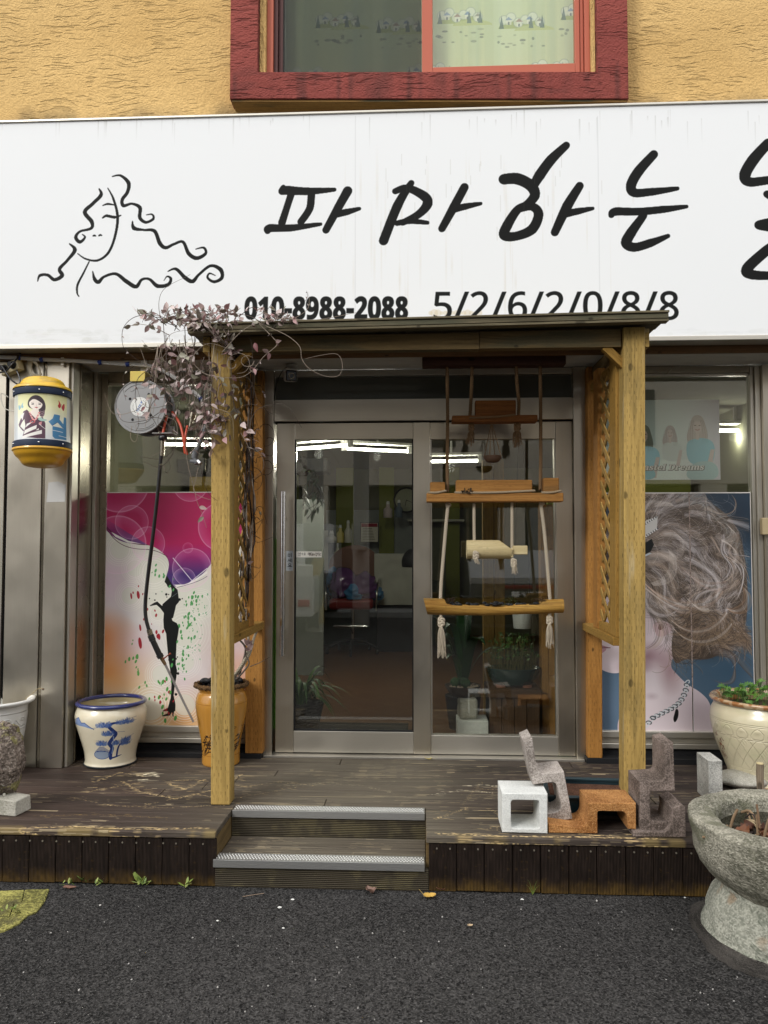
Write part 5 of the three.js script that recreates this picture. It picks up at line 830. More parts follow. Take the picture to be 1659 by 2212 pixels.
  part(reel, 'red_hose', tube([at(372, 890, z - 0.08), at(388, 915, z - 0.03), at(396, 945, z), at(398, 965, z), at(400, 980, z)], 0.008, 30, 10), red); part(reel, 'red_hose', tube([at(405, 920, z - 0.02), at(401, 940, z + 0.006), at(400, 965, z + 0.004), at(404, 982, z)], 0.0075, 30, 10), red);
  // black delivery hose down to a trigger lance leaning on the yellow jar
  const b = thing('spray_lance_hose', 'black hose hanging from the grey reel with a spray lance at its end', 'hose', at(320, 1300, 0.33).toArray());
  part(b, 'hose_stop', new THREE.SphereGeometry(0.026, 16, 12).scale(1, 0.8, 1).translate(q.x + 0.002, q.y - 0.026, z - 0.01), M.rubber);
  part(b, 'hose', tube([at(352, 945, z - 0.01), at(349, 975, z - 0.01), at(341, 1060, 0.38), at(330, 1160, 0.36), at(320, 1240, 0.34), at(314, 1300, 0.33), at(315, 1335, 0.33), at(323, 1366, 0.33)], 0.0112, 110, 14), M.rubber);
   part(b, 'fitting', rod(at(322, 1360, 0.33), at(325, 1372, 0.33), 0.016, 0.016, 14), M.steelDark); part(b, 'fitting', rod(at(351, 952, z - 0.01), at(350, 985, z - 0.01), 0.0135, 0.0135, 12), M.steelDark);
  part(b, 'grip', merge([rod(at(325, 1372, 0.33), at(330, 1384, 0.33), 0.019, 0.019, 16), rod(at(330, 1384, 0.33), at(344, 1414, 0.32), 0.0165, 0.0175, 16), rod(at(344, 1414, 0.32), at(348, 1421, 0.32), 0.021, 0.019, 16)]), M.rubber);
  part(b, 'trigger', merge([rod(at(352, 1424, 0.325), at(366, 1413, 0.335), 0.0045, 0.003, 8), rod(at(366, 1413, 0.335), at(369, 1412, 0.335), 0.006, 0.006, 8)]), std({ color: lin(0.22, 0.05, 0.03) }));
  part(b, 'valve', rod(at(348, 1420, 0.32), at(357, 1436, 0.315), 0.012, 0.009, 12), std({ color: lin(0.22, 0.14, 0.07), metalness: 0.7, roughness: 0.4 }));
  part(b, 'lance_tube', rod(at(356, 1434, 0.315), at(418, 1560, 0.285), 0.0072, 0.0062, 12), std({ color: lin(0.33, 0.31, 0.30), metalness: 0.6, roughness: 0.35 }));
}
{ // grey tap pipe behind the creeper
  const t = thing('tap_pipe', 'grey plastic standpipe with a tap among the creeper beside the reel', 'pipe', at(425, 960, 0.40).toArray()), pvc = std({ color: lin(0.14, 0.145, 0.155), roughness: 0.45 });
  part(t, 'pipe', rod(at(449, 910, 0.40), at(421, 984, 0.40), 0.013, 0.013, 16), pvc); part(t, 'collar', rod(at(424, 972, 0.40), at(420, 990, 0.40), 0.020, 0.019, 16), pvc);
  part(t, 'elbow', merge([rod(at(420, 988, 0.40), at(425, 1002, 0.41), 0.015, 0.014, 14), rod(at(412, 996, 0.40), at(428, 998, 0.42), 0.010, 0.012, 12)]), pvc); part(t, 'outlet', rod(at(428, 996, 0.42), at(433, 1002, 0.43), 0.013, 0.013, 14), M.chrome);
  part(t, 'valve', merge([rod(at(418, 890, 0.39), at(414, 905, 0.39), 0.018, 0.018, 14), rod(at(414, 905, 0.39), at(411, 922, 0.39), 0.012, 0.012, 12)]), M.steelDark);
}
{ // camera under the soffit
  const p = at(630, 790, 0.10), k = thing('security_camera', 'small bullet security camera with a black face under the porch soffit', 'camera', [p.x, 2.711, 0.10]);
  const wh = phys({ color: lin(0.55, 0.55, 0.52), roughness: 0.4 });
  part(k, 'base', lathe([[0.001, 2.711], [0.036, 2.711], [0.036, 2.703], [0.022, 2.692], [0.001, 2.690]], p.x, 0, 0.10, 32, false), wh);
  const q = at(628, 812, 0.14); part(k, 'arm', rod([p.x, 2.692, 0.10], [q.x - 0.01, q.y + 0.02, 0.10], 0.009), wh);
  const turn = (g) => g.translate(-q.x, -q.y, -0.14).rotateX(0.20).rotateY(0.28).translate(q.x, q.y, 0.14);
  part(k, 'body', turn(box(q.x - 0.038, q.x + 0.038, q.y - 0.036, q.y + 0.036, 0.06, 0.178, 0.014, 'z')), wh); part(k, 'face', turn(box(q.x - 0.034, q.x + 0.034, q.y - 0.033, q.y + 0.033, 0.170, 0.186, 0.01)), phys({ color: lin(0.008, 0.008, 0.01), roughness: 0.12 }));
  part(k, 'lens', turn(new THREE.TorusGeometry(0.017, 0.004, 10, 28).translate(q.x, q.y, 0.187)), M.steelDark); part(k, 'visor', turn(box(q.x - 0.040, q.x + 0.040, q.y + 0.036, q.y + 0.042, 0.06, 0.195, 0.002, 'z')), wh);
  part(k, 'cable', tube([[p.x - 0.03, 2.705, 0.08], [p.x - 0.07, 2.68, 0.05], [p.x - 0.11, 2.60, 0.03], [p.x - 0.13, 2.50, 0.0]], 0.0025, 20, 6), M.black);
}
// ---------------------------------------------------------------- cement blocks on the deck edge
{
  // outline points read off a 1659-wide survey of the group, on the plane of the front face
  const pt = (z) => ([x, y]) => at((1900 + x / 1.9518) / 1.8228, (2850 + y / 1.9518) / 1.8228, z);
  const solid = (pts, z, depth, curves) => { // pts: [x, y] corners, or ['q', cx, cy, x, y] rounded corners
    const s = new THREE.Shape(), f = pt(z); pts.forEach((p, i) => { if (p[0] === 'q') { const c = f([p[1], p[2]]), e = f([p[3], p[4]]); s.quadraticCurveTo(c.x, c.y, e.x, e.y); } else { const q = f(p); i ? s.lineTo(q.x, q.y) : s.moveTo(q.x, q.y); } }); s.closePath();
    return extrude(s, z - depth, z, 0.0035, 'x', 8);
  };
  const low = (g) => { g.computeBoundingBox(); return g.translate(0, DK + 0.0015 - g.boundingBox.min.y, 0); };
  const put = (name, label, g, m) => { g.computeBoundingBox(); const b = g.boundingBox, t = thing(name, label, 'concrete block', [(b.min.x + b.max.x) / 2, b.min.y, (b.min.z + b.max.z) / 2], 'concrete blocks along the deck edge'); part(t, 'block', g, m); return t; };
  { // white hollow cube
    const f = pt(1.225), o = [[150, 535], [500, 540], [500, 845], [152, 835]].map(f), s = new THREE.Shape(o.map((p) => new THREE.Vector2(p.x, p.y)));
    const i = [[218, 586], [438, 590], [438, 810], [218, 800]].map(f), cx = (i[0].x + i[1].x) / 2, cy = (i[0].y + i[2].y) / 2, hw = (i[1].x - i[0].x) / 2, hh = (i[0].y - i[2].y) / 2, rr = 0.016, P = new THREE.Path();
    P.moveTo(cx - hw + rr, cy - hh); P.lineTo(cx + hw - rr, cy - hh); P.quadraticCurveTo(cx + hw, cy - hh, cx + hw, cy - hh + rr); P.lineTo(cx + hw, cy + hh - rr); P.quadraticCurveTo(cx + hw, cy + hh, cx + hw - rr, cy + hh); P.lineTo(cx - hw + rr, cy + hh); P.quadraticCurveTo(cx - hw, cy + hh, cx - hw, cy + hh - rr); P.lineTo(cx - hw, cy - hh + rr); P.quadraticCurveTo(cx - hw, cy - hh, cx - hw + rr, cy - hh); s.holes.push(P);
    put('hollow_block', 'white square hollow concrete block on the deck edge', low(extrude(s, 1.225 - 0.20, 1.225, 0.0035)), M.blockWhite);
  }
  put('chair_shaped_block', 'grey chair-shaped concrete block leaning with its back on the white block', solid([[318, 142], [383, 112], [408, 290], ['q', 418, 365, 470, 385], [626, 368], [640, 440], [692, 732], [505, 762], [503, 690], [560, 682], ['q', 606, 672, 604, 620], [572, 480], ['q', 560, 446, 530, 452], [475, 458], [387, 468]], 1.125, 0.19), M.blockGrey);
  put('step_shaped_block', 'orange chair-shaped concrete block lying on its face beside the white block', low(solid([[508, 782], [740, 815], ['q', 812, 812, 812, 735], [812, 622], [1180, 624], [1182, 826], [1118, 822], [1112, 735], ['q', 1105, 690, 1065, 688], [905, 684], ['q', 884, 684, 884, 706], [886, 858], [510, 852]], 1.215, 0.20)), M.blockOrange);
  put('chair_shaped_block', 'brown chair-shaped concrete block standing upright, set into another brown one', solid([[1402, 168], [1467, 146], [1480, 516], [1292, 520], [1290, 715], ['q', 1292, 750, 1340, 754], [1422, 756], [1424, 822], [1228, 824], ['q', 1210, 824, 1210, 800], [1208, 450], [1368, 442], ['q', 1405, 436, 1405, 400]], 1.215, 0.20), M.blockBrown);
  put('curved_block', 'brown curved concrete block under the upright chair-shaped one, beside the stone mortar', low(solid([[1160, 832], [1190, 828], [1400, 832], ['q', 1458, 800, 1462, 700], [1458, 650], [1530, 620], [1560, 640], [1566, 872], [1160, 866]], 1.245, 0.20)), M.blockBrown);
  { // pale slab standing on end behind the mortar
    const sx = at(1530, 1650, 0.75).x, g = box(sx, sx + 0.072, DK + 0.001, DK + 0.215, 0.58, 0.75, 0.004, 'y');
    const t = thing('concrete_slab', 'pale thin concrete block standing on end behind the stone mortar', 'concrete block', [sx + 0.036, DK, 0.67], 'concrete blocks along the deck edge'); part(t, 'slab', g, M.blockPale);
  }
}
{ // dark teal window box on its side behind the blocks
  const a = onFloor(1175, 1745, DK), b = onFloor(1352, 1720, DK), t = thing('window_box', 'dark teal plastic window box with brown soil lying behind the concrete blocks', 'planter', [(a.x + b.x) / 2, DK, 0.80]);
  const teal = phys({ color: lin(0.012, 0.035, 0.045), roughness: 0.4 }), L = 0.46, w = 0.2, h = 0.085;
  const tr = (g) => g.rotateX(0.16).rotateY(-0.06).translate((a.x + b.x) / 2 + 0.01, DK + 0.062, 0.885);
  part(t, 'shell', tr(merge([box(-L / 2, L / 2, -h / 2, -h / 2 + 0.006, -w / 2 + 0.01, w / 2 - 0.01, 0.002), box(-L / 2, L / 2, -h / 2, h / 2, -w / 2, -w / 2 + 0.006, 0.002), box(-L / 2, L / 2, -h / 2, h / 2, w / 2 - 0.006, w / 2, 0.002), box(-L / 2, -L / 2 + 0.006, -h / 2, h / 2, -w / 2, w / 2, 0.002), box(L / 2 - 0.006, L / 2, -h / 2, h / 2, -w / 2, w / 2, 0.002)])), teal);
  part(t, 'rim', tr(merge([box(-L / 2 - 0.012, L / 2 + 0.012, h / 2 - 0.004, h / 2 + 0.01, -w / 2 - 0.012, -w / 2 + 0.010, 0.004), box(-L / 2 - 0.012, L / 2 + 0.012, h / 2 - 0.004, h / 2 + 0.01, w / 2 - 0.010, w / 2 + 0.012, 0.004), box(-L / 2 - 0.012, -L / 2 + 0.01, h / 2 - 0.004, h / 2 + 0.0098, -w / 2 + 0.0105, w / 2 - 0.0105, 0.004), box(L / 2 - 0.01, L / 2 + 0.012, h / 2 - 0.004, h / 2 + 0.0098, -w / 2 + 0.0105, w / 2 - 0.0105, 0.004)])), teal);
  part(t, 'soil', tr(box(-L / 2 + 0.007, L / 2 - 0.007, -0.03, h / 2 - 0.018, -w / 2 + 0.007, w / 2 - 0.007, 0.002)), grainy([0.07, 0.035, 0.022], [0.15, 0.075, 0.048], null, { seed: 50, size: 0.2, fine: 50, bump: 0.006 }));
}

// ---------------------------------------------------------------- pots
const glaze = (o) => phys({ roughness: 0.22, clearcoat: 0.6, clearcoatRoughness: 0.12, ...o });
{ // cream jar with a blue painted pine
  const z = 0.168, c = at(240, 1560, z), yr = 0.632, r = 0.206;
  const t = thing('blue_painted_pot', 'cream ceramic pot with a blue rim and a painted blue pine tree', 'plant pot', [c.x, DK, z], 'ceramic pots on the deck');
  const paint = canvasTex(2048, 640, (x, w, h) => {
    x.fillStyle = '#d9d0b8'; x.fillRect(0, 0, w, h); const r0 = rng(9); for (let i = 0; i < 500; i++) { x.globalAlpha = 0.05; x.fillStyle = r0() < 0.5 ? '#b7a98a' : '#efe8d6'; x.beginPath(); x.arc(r0() * w, r0() * h, 4 + r0() * 26, 0, 7); x.fill(); } x.globalAlpha = 1; x.fillStyle = '#9c8f72'; x.fillRect(0, h - 10, w, 10);
    // survey of the pot, 1659-wide crop: x 500..950, y 1000..1510
    const X = (q) => w * (0.5 + Math.asin(clamp((q - 725) / 226, -0.99, 0.99)) / (2 * Math.PI)), Y = (q) => (q - 1070) / (1500 - 1070) * h; const B = (p) => p.map(([a, b, wd]) => [X(a), Y(b), wd]);
    x.fillStyle = '#22366f'; brush(x, B([[725, 1425, 20], [722, 1395, 26], [735, 1350, 22], [715, 1315, 20], [730, 1285, 20], [755, 1245, 20], [735, 1215, 18], [712, 1185, 16], [730, 1165, 13], [770, 1160, 9]]), 1.9); brush(x, B([[775, 1410, 12], [780, 1360, 12], [795, 1325, 9], [830, 1310, 5]]), 1.8); brush(x, B([[730, 1425, 16], [770, 1418, 14], [815, 1408, 3]]), 1.2); x.globalAlpha = 0.55; x.fillStyle = '#7f97c0'; brush(x, B([[735, 1390, 8], [742, 1340, 8], [742, 1260, 7]]), 1.2); x.globalAlpha = 1;
    const clump = (a, b, rx, ry) => { rx *= 1.35; ry *= 1.7; for (let i = 0; i < 120; i++) { x.strokeStyle = ['#2c447f', '#4a66a3', '#6d87ba', '#223566'][i % 4]; x.lineWidth = 3.6; x.globalAlpha = 0.75; const px = a + (r0() + r0() - 1) * rx, py = b + (r0() - 0.2) * ry; x.beginPath(); x.moveTo(X(px), Y(py)); x.lineTo(X(px + (r0() - 0.5) * 18), Y(py - 8 - r0() * 14)); x.stroke(); } x.globalAlpha = 0.5; x.fillStyle = '#4a66a3'; for (let i = 0; i < 5; i++) { x.beginPath(); x.ellipse(X(a + (i - 2) * rx * 0.36), Y(b + 6 + (i % 2) * 5), Math.abs(X(a + rx * 0.3) - X(a)), Math.abs(Y(b + ry * 0.45) - Y(b)), -0.2, 0, 7); x.fill(); } x.globalAlpha = 1; };
    clump(680, 1170, 38, 18); clump(810, 1155, 44, 18); clump(705, 1235, 32, 16); clump(660, 1308, 34, 18); clump(760, 1312, 22, 12); clump(830, 1292, 28, 16); clump(830, 1320, 30, 12);
    x.strokeStyle = '#2c447f'; x.lineWidth = 3; for (const [a, b, d, e] of [[790, 1150, 880, 1135], [800, 1168, 880, 1160], [760, 1228, 815, 1234], [830, 1290, 880, 1262], [640, 1190, 600, 1200], [690, 1300, 620, 1290], [850, 1330, 880, 1310]]) { x.beginPath(); x.moveTo(X(a), Y(b)); x.lineTo(X(d), Y(e)); x.stroke(); }
    // rock and water at the foot, far hill at left
    x.globalAlpha = 0.6; x.fillStyle = '#54709f'; x.beginPath(); x.ellipse(X(652), Y(1398), 96, 44, 0, 0, 7); x.fill(); x.globalAlpha = 1; x.strokeStyle = '#2c447f'; x.lineWidth = 6; x.beginPath(); x.ellipse(X(652), Y(1398), 98, 46, 0, 0.2, 5.9); x.stroke(); x.lineWidth = 5; for (let i = 0; i < 7; i++) { x.beginPath(); x.moveTo(X(600 + i * 6), Y(1375 - i * 6)); x.lineTo(X(720 - i * 8), Y(1372 - i * 6)); x.stroke(); }
    x.fillStyle = '#7d93bd'; poly(x, [[X(502), Y(1190)], [X(508), Y(1160)], [X(528), Y(1130)], [X(545), Y(1165)], [X(560), Y(1160)], [X(620), Y(1205)], [X(560), Y(1190)]]); x.fill(); x.lineWidth = 7; x.beginPath(); x.moveTo(X(502), Y(1165)); x.lineTo(X(528), Y(1130)); x.lineTo(X(545), Y(1165)); x.lineTo(X(565), Y(1162)); x.lineTo(X(620), Y(1206)); x.stroke();
  });
  part(t, 'pot_body', lathe([[0.10, DK + 0.002], [0.150, DK + 0.004], [0.148, DK + 0.03], [0.156, DK + 0.09], [0.180, DK + 0.17], [0.204, DK + 0.25], [0.210, DK + 0.30], [0.201, DK + 0.335], [0.190, DK + 0.356]], c.x, 0, z, 72), glaze({ map: paint }));
  part(t, 'foot_ring', lathe([[0.10, DK + 0.001], [0.1525, DK + 0.001], [0.1565, DK + 0.008], [0.155, DK + 0.013]], c.x, 0, z, 64, false), std({ color: lin(0.05, 0.055, 0.06) }));
  const rim = new THREE.TorusGeometry(r - 0.012, 0.0155, 14, 72).rotateX(Math.PI / 2); rim.scale(1, 0.85, 1).translate(c.x, yr - 0.016, z); part(t, 'blue_rim', rim, glaze({ color: lin(0.02, 0.03, 0.14) }));
  part(t, 'pot_inside', lathe([[0.189, DK + 0.352], [0.186, DK + 0.372], [0.185, DK + 0.34], [0.180, DK + 0.30], [0.1, DK + 0.30], [0.001, DK + 0.300]], c.x, 0, z, 48, false), glaze({ color: lin(0.40, 0.33, 0.18) }));
  part(t, 'soil', new THREE.CircleGeometry(0.180, 40).rotateX(-Math.PI / 2).translate(c.x, DK + 0.304, z), grainy([0.22, 0.17, 0.09], [0.42, 0.34, 0.20], [0.1, 0.07, 0.04], { seed: 51, size: 0.2, fine: 40 }));
  const r1 = rng(14), cl = []; for (let i = 0; i < 40; i++) { const g = new THREE.IcosahedronGeometry(0.006 + r1() * 0.008, 0); g.rotateX(r1() * 3).translate(c.x + 0.08 + (r1() - 0.5) * 0.10, DK + 0.308 + r1() * 0.022, z - 0.02 + (r1() - 0.5) * 0.07); cl.push(g); } const e = part(t, 'earth_crumb', merge(cl), std({ color: lin(0.05, 0.028, 0.018), roughness: 1 })); e.userData.kind = 'stuff';
}
{ // honey-glazed jar that holds the creeper
  const z = 0.150, c = at(478, 1560, z);
  const t = thing('amber_glazed_jar', 'tall amber glazed jar with brown bamboo and crusted rim behind the left porch post', 'plant pot', [c.x, DK, z], 'ceramic pots on the deck');
  const paint = canvasTex(1024, 640, (x, w, h) => {
    x.fillStyle = '#b07d33'; x.fillRect(0, 0, w, h); const r0 = rng(19); for (let i = 0; i < 300; i++) { x.globalAlpha = 0.06; x.fillStyle = r0() < 0.5 ? '#e0aa4a' : '#9c5f17'; x.fillRect(r0() * w, r0() * h, 4 + r0() * 14, 30 + r0() * 160); } x.globalAlpha = 1;
    x.fillStyle = '#2c1a0b'; const leaf = (a, b, L, an, wd) => { x.save(); x.translate(a, b); x.rotate(an); x.beginPath(); x.moveTo(0, 0); x.quadraticCurveTo(L * 0.4, -wd, L, 0); x.quadraticCurveTo(L * 0.4, wd, 0, 0); x.fill(); x.restore(); };
    for (const bx of [380, 500, 640]) { for (let i = 0; i < 22; i++) leaf(bx + (r0() - 0.5) * 130, 430 + r0() * 95, 50 + r0() * 60, -0.6 + (r0() - 0.5) * 1.4 + (i % 2) * Math.PI, 9); x.lineWidth = 7; x.strokeStyle = '#2c1a0b'; x.beginPath(); x.moveTo(bx - 20, 530); x.quadraticCurveTo(bx + 60, 420, bx + 90, 250); x.stroke(); for (let i = 0; i < 10; i++) leaf(bx + 60 + r0() * 40, 300 + r0() * 170, 24 + r0() * 20, r0() * 6, 5); x.fillRect(bx - 10, 392, 60, 6); x.fillRect(bx + 4, 380, 24, 14); }
    leaf(470, 230, 70, 0.05, 4); leaf(470, 230, 60, -0.05, 4); x.fillStyle = 'rgba(110,62,14,0.5)'; x.fillRect(0, 548, w, 5); x.fillRect(0, 130, w, 4);
  });
  part(t, 'pot_body', lathe([[0.08, DK + 0.002], [0.112, DK + 0.004], [0.113, DK + 0.06], [0.117, DK + 0.12], [0.138, DK + 0.23], [0.154, DK + 0.33], [0.156, DK + 0.38], [0.146, DK + 0.425], [0.137, DK + 0.440], [0.150, DK + 0.462], [0.156, DK + 0.475]], c.x, 0, z, 64), glaze({ map: paint }));
  const lip = new THREE.TorusGeometry(0.153, 0.0125, 10, 90).rotateX(Math.PI / 2), P = lip.attributes.position; for (let i = 0; i < P.count; i++) { const a = Math.atan2(P.getZ(i), P.getX(i)), k = 1 + 0.02 * Math.sin(a * 23) + 0.015 * Math.sin(a * 41 + 1); P.setXYZ(i, P.getX(i) * k, P.getY(i) * 1.1 + 0.003 * Math.sin(a * 31), P.getZ(i) * k); } lip.computeVertexNormals(); lip.translate(c.x, DK + 0.478, z);
  const uv = lip.attributes.uv; for (let i = 0; i < uv.count; i++) uv.setXY(i, uv.getX(i) * 1.0, uv.getY(i) * 0.1);
  part(t, 'crusted_rim', lip, grainy([0.05, 0.028, 0.014], [0.20, 0.11, 0.045], [0.45, 0.33, 0.17], { seed: 52, size: 0.1, fine: 30, bump: 0.006 }));
  const r1 = rng(23), peb = std({ color: lin(0.018, 0.019, 0.021), roughness: 0.45 }); for (let i = 0; i < 34; i++) { const a = r1() * 6.283, q = Math.sqrt(r1()) * 0.125, g = new THREE.SphereGeometry(0.026, 12, 9); g.scale(1, 0.5, 0.7).rotateY(r1() * 6).rotateX((r1() - 0.5) * 0.6).translate(c.x + Math.cos(a) * q, DK + 0.480 + r1() * 0.03, z + Math.sin(a) * q); part(t, 'pebble', g, peb); }
  part(t, 'soil', new THREE.CircleGeometry(0.140, 32).rotateX(-Math.PI / 2).translate(c.x, DK + 0.468, z), M.black);
}
{ // tall white embossed pot at the left edge
  const z = 0.43, c = at(-4, 1560, z), h = 0.405, t = thing('white_embossed_pot', 'tall white embossed pot with a wide lip at the left end of the deck', 'plant pot', [c.x, DK, z], 'ceramic pots on the deck');
  const eb = greyTex(1024, 512, (u, v) => { let g = 0.5; const b = (y, w) => { g += 0.4 * Math.exp(-Math.pow((v - y) / w, 2)); }; b(0.66, 0.006); b(0.70, 0.006); b(0.90, 0.008); b(0.12, 0.006); if (v > 0.14 && v < 0.62) g += 0.28 * Math.max(0, Math.sin((v * 26 + u * 22) * 2 * Math.PI)) * sstep(0.62, 0.5, v); const s = (u * 10) % 1, y = 0.80 - 0.10 * Math.sin(s * Math.PI); g += 0.5 * Math.exp(-Math.pow((v - y) / 0.008, 2)); const d = Math.hypot((s - 0.5) * 0.12, v - 0.80) / 0.02; g += 0.35 * Math.exp(-Math.pow(d - 1, 2) * 6); return g; }); eb.repeat.set(1, 1);
  const wm = glaze({ color: lin(0.68, 0.68, 0.65), roughness: 0.32, bumpMap: eb, bumpScale: 0.009 });
  part(t, 'pot_body', lathe([[0.06, DK + 0.002], [0.124, DK + 0.003], [0.128, DK + 0.03], [0.122, DK + 0.075], [0.124, DK + 0.10], [0.142, DK + 0.22], [0.156, DK + 0.33], [0.158, DK + 0.38], [0.162, DK + h]], c.x, 0, z, 72), wm);
  part(t, 'pot_lip', lathe([[0.160, DK + h - 0.006], [0.186, DK + h + 0.004], [0.198, DK + h + 0.014], [0.196, DK + h + 0.026], [0.176, DK + h + 0.026], [0.164, DK + h + 0.014], [0.156, DK + h - 0.01], [0.150, DK + h - 0.09], [0.001, DK + h - 0.09]], c.x, 0, z, 72, false), glaze({ color: lin(0.68, 0.68, 0.65), roughness: 0.32 }));
  part(t, 'soil', new THREE.CircleGeometry(0.150, 40).rotateX(-Math.PI / 2).translate(c.x, DK + h - 0.085, z), grainy([0.40, 0.36, 0.26], [0.58, 0.54, 0.44], [0.3, 0.2, 0.1], { seed: 53, size: 0.2, fine: 40 }));
  part(t, 'dry_stem', tube([at(55, 1510, z), at(70, 1498, z + 0.02), at(82, 1488, z + 0.03), at(92, 1487, z + 0.03)], 0.0022, 20, 5), std({ color: lin(0.42, 0.33, 0.18) })); part(t, 'dry_bud', new THREE.IcosahedronGeometry(0.006, 1).translate(...at(93, 1489, z + 0.03).toArray()), std({ color: lin(0.12, 0.07, 0.035) }));
}
{ // big cream pot at the right
  const z = 0.34, c = at(1655, 1560, z), h = 0.462, t = thing('cream_patterned_pot', 'big cream pot with pressed pattern, brown rim and small green plants at the right end', 'plant pot', [c.x, DK, z], 'ceramic pots on the deck');
  const eb = greyTex(2048, 640, (u, v) => {
    let g = 0.5; const ln = (y, w = 0.005, k = -0.35) => { g += k * Math.exp(-Math.pow((v - y) / w, 2)); }; ln(0.79); ln(0.81); ln(0.62); ln(0.225); ln(0.10); ln(0.085); ln(0.12);
    if (v > 0.62 && v < 0.79) { const s = (u * 22) % 1 - 0.5, y = (v - 0.705) / 0.085, d = Math.abs(Math.hypot(s * 2.1, y * 1.05 + 0.45 * Math.abs(s * 2)) - 0.8); g += -0.35 * Math.exp(-Math.pow(d / 0.08, 2)) + 0.4 * Math.exp(-(Math.pow(s * 5, 2) + Math.pow((y - 0.35) * 3.5, 2))); }
    if (v > 0.225 && v < 0.62) { const a = u * 26 + v * 4.5, b = u * 26 - v * 4.5, fa = a - Math.floor(a), fb = b - Math.floor(b); g -= 0.35 * (Math.exp(-Math.pow((fa - 0.5) / 0.035, 2)) + Math.exp(-Math.pow((fb - 0.5) / 0.035, 2))); if (Math.floor(b) % 2 === 0) g -= 0.22 * (0.5 + 0.5 * Math.sin(a * 8 * Math.PI)) * (fb > 0.5 ? 1 : 0.2); }
    if (v > 0.125 && v < 0.225) { const s = (u * 30) % 1 - 0.5, y = (v - 0.175) / 0.05, d = Math.abs(Math.abs(s * 2) + Math.abs(y) - 0.85); g -= 0.3 * Math.exp(-Math.pow(d / 0.1, 2)); g += 0.2 * Math.exp(-(Math.pow(s * 6, 2) + Math.pow((y + 0.3) * 3, 2))); }
    return g;
  });
  const cm = canvasTex(1024, 512, (x, w, hh) => { x.fillStyle = '#cfc6a8'; x.fillRect(0, 0, w, hh); const r0 = rng(4); for (let i = 0; i < 400; i++) { x.globalAlpha = 0.05; x.fillStyle = r0() < 0.5 ? '#b0a37f' : '#e4dcc2'; x.beginPath(); x.arc(r0() * w, r0() * hh, 5 + r0() * 30, 0, 7); x.fill(); } x.globalAlpha = 1; x.strokeStyle = '#5a2414'; x.lineWidth = 3; for (let i = 0; i < 26; i++) { const a = 338 + (r0() - 0.5) * 40, b = 190 + r0() * 170; x.beginPath(); x.moveTo(a, b); x.lineTo(a + (r0() - 0.5) * 22, b + 14 + r0() * 22); x.stroke(); } x.fillStyle = '#8a4a20'; x.beginPath(); x.arc(340, 270, 9, 0, 7); x.fill(); x.fillStyle = '#9d7a4a'; x.fillRect(0, hh - 14, w, 14); });
  part(t, 'pot_body', lathe([[0.10, DK + 0.002], [0.205, DK + 0.004], [0.212, DK + 0.02], [0.208, DK + 0.05], [0.226, DK + 0.10], [0.268, DK + 0.21], [0.294, DK + 0.32], [0.292, DK + 0.38], [0.276, DK + 0.42], [0.270, DK + h - 0.024]], c.x, 0, z, 96), glaze({ map: cm, bumpMap: eb, bumpScale: 0.007, roughness: 0.3 }));
  part(t, 'pot_rim', lathe([[0.268, DK + h - 0.026], [0.290, DK + h - 0.018], [0.298, DK + h - 0.004], [0.292, DK + h + 0.006], [0.272, DK + h + 0.006], [0.258, DK + h - 0.006], [0.252, DK + h - 0.03], [0.246, DK + h - 0.12]], c.x, 0, z, 96, false), glaze({ map: (() => { const A = Noise(47); return colourTex(512, 64, (u, v, o) => { const q = sstep(0.42, 0.62, A.fbm(u, v, 60, 6, 3)); o[0] = lerp(0.50, 0.33, q); o[1] = lerp(0.36, 0.145, q); o[2] = lerp(0.22, 0.05, q); }); })() }));
  part(t, 'soil', new THREE.CircleGeometry(0.248, 48).rotateX(-Math.PI / 2).translate(c.x, DK + h - 0.055, z), M.soil);
  // small ferny plants in the pot
  const pl = thing('pot_greens', 'small bright green leafy plants growing in the big cream pot', 'plant', [c.x, DK + h - 0.055, z]);
  const gm = [lin(0.06, 0.17, 0.015), lin(0.11, 0.26, 0.03), lin(0.04, 0.11, 0.014)].map((q) => phys({ color: q, roughness: 0.6, transmission: 0.2, thickness: 0, side: THREE.DoubleSide }));
  const leafG = (() => { const s = new THREE.Shape(); const lob = (a) => { s.quadraticCurveTo(Math.cos(a - 0.5) * 0.013, Math.sin(a - 0.5) * 0.013, Math.cos(a) * 0.019, Math.sin(a) * 0.019); s.quadraticCurveTo(Math.cos(a + 0.5) * 0.013, Math.sin(a + 0.5) * 0.013, 0, 0.001); }; s.moveTo(0, 0); lob(0.1); lob(0.9); lob(1.57); lob(2.2); lob(3.0); return new THREE.ShapeGeometry(s, 3); })();
  const r1 = rng(61), stems = []; const leafMeshes = [];
  for (let i = 0; i < 84; i++) {
    const a = r1() * 6.283, q = 0.06 + Math.sqrt(r1()) * 0.175, x = c.x + Math.cos(a) * q, zz = z + Math.sin(a) * q, tall = 0.045 + r1() * 0.06, dx = (r1() - 0.5) * 0.05, dz = (r1() - 0.5) * 0.05, y0 = DK + h - 0.056;
    stems.push(tube([[x, y0, zz], [x + dx * 0.4, y0 + tall * 0.6, zz + dz * 0.4], [x + dx, y0 + tall, zz + dz]], 0.0011, 5, 4)); for (let k = 0; k < 3; k++) { const m = new THREE.Mesh(leafG, gm[Math.floor(r1() * 3)]); m.name = 'leaf'; m.position.set(x + dx + (r1() - 0.5) * 0.022 - c.x, y0 + tall + (r1() - 0.6) * 0.02 - (DK + h - 0.055), zz + dz + (r1() - 0.5) * 0.022 - z); m.rotation.set(-1.1 + (r1() - 0.5) * 1.0, r1() * 6.28, (r1() - 0.5) * 0.8); m.scale.setScalar(0.85 + r1() * 0.7); cast(m); pl.add(m); }
  }
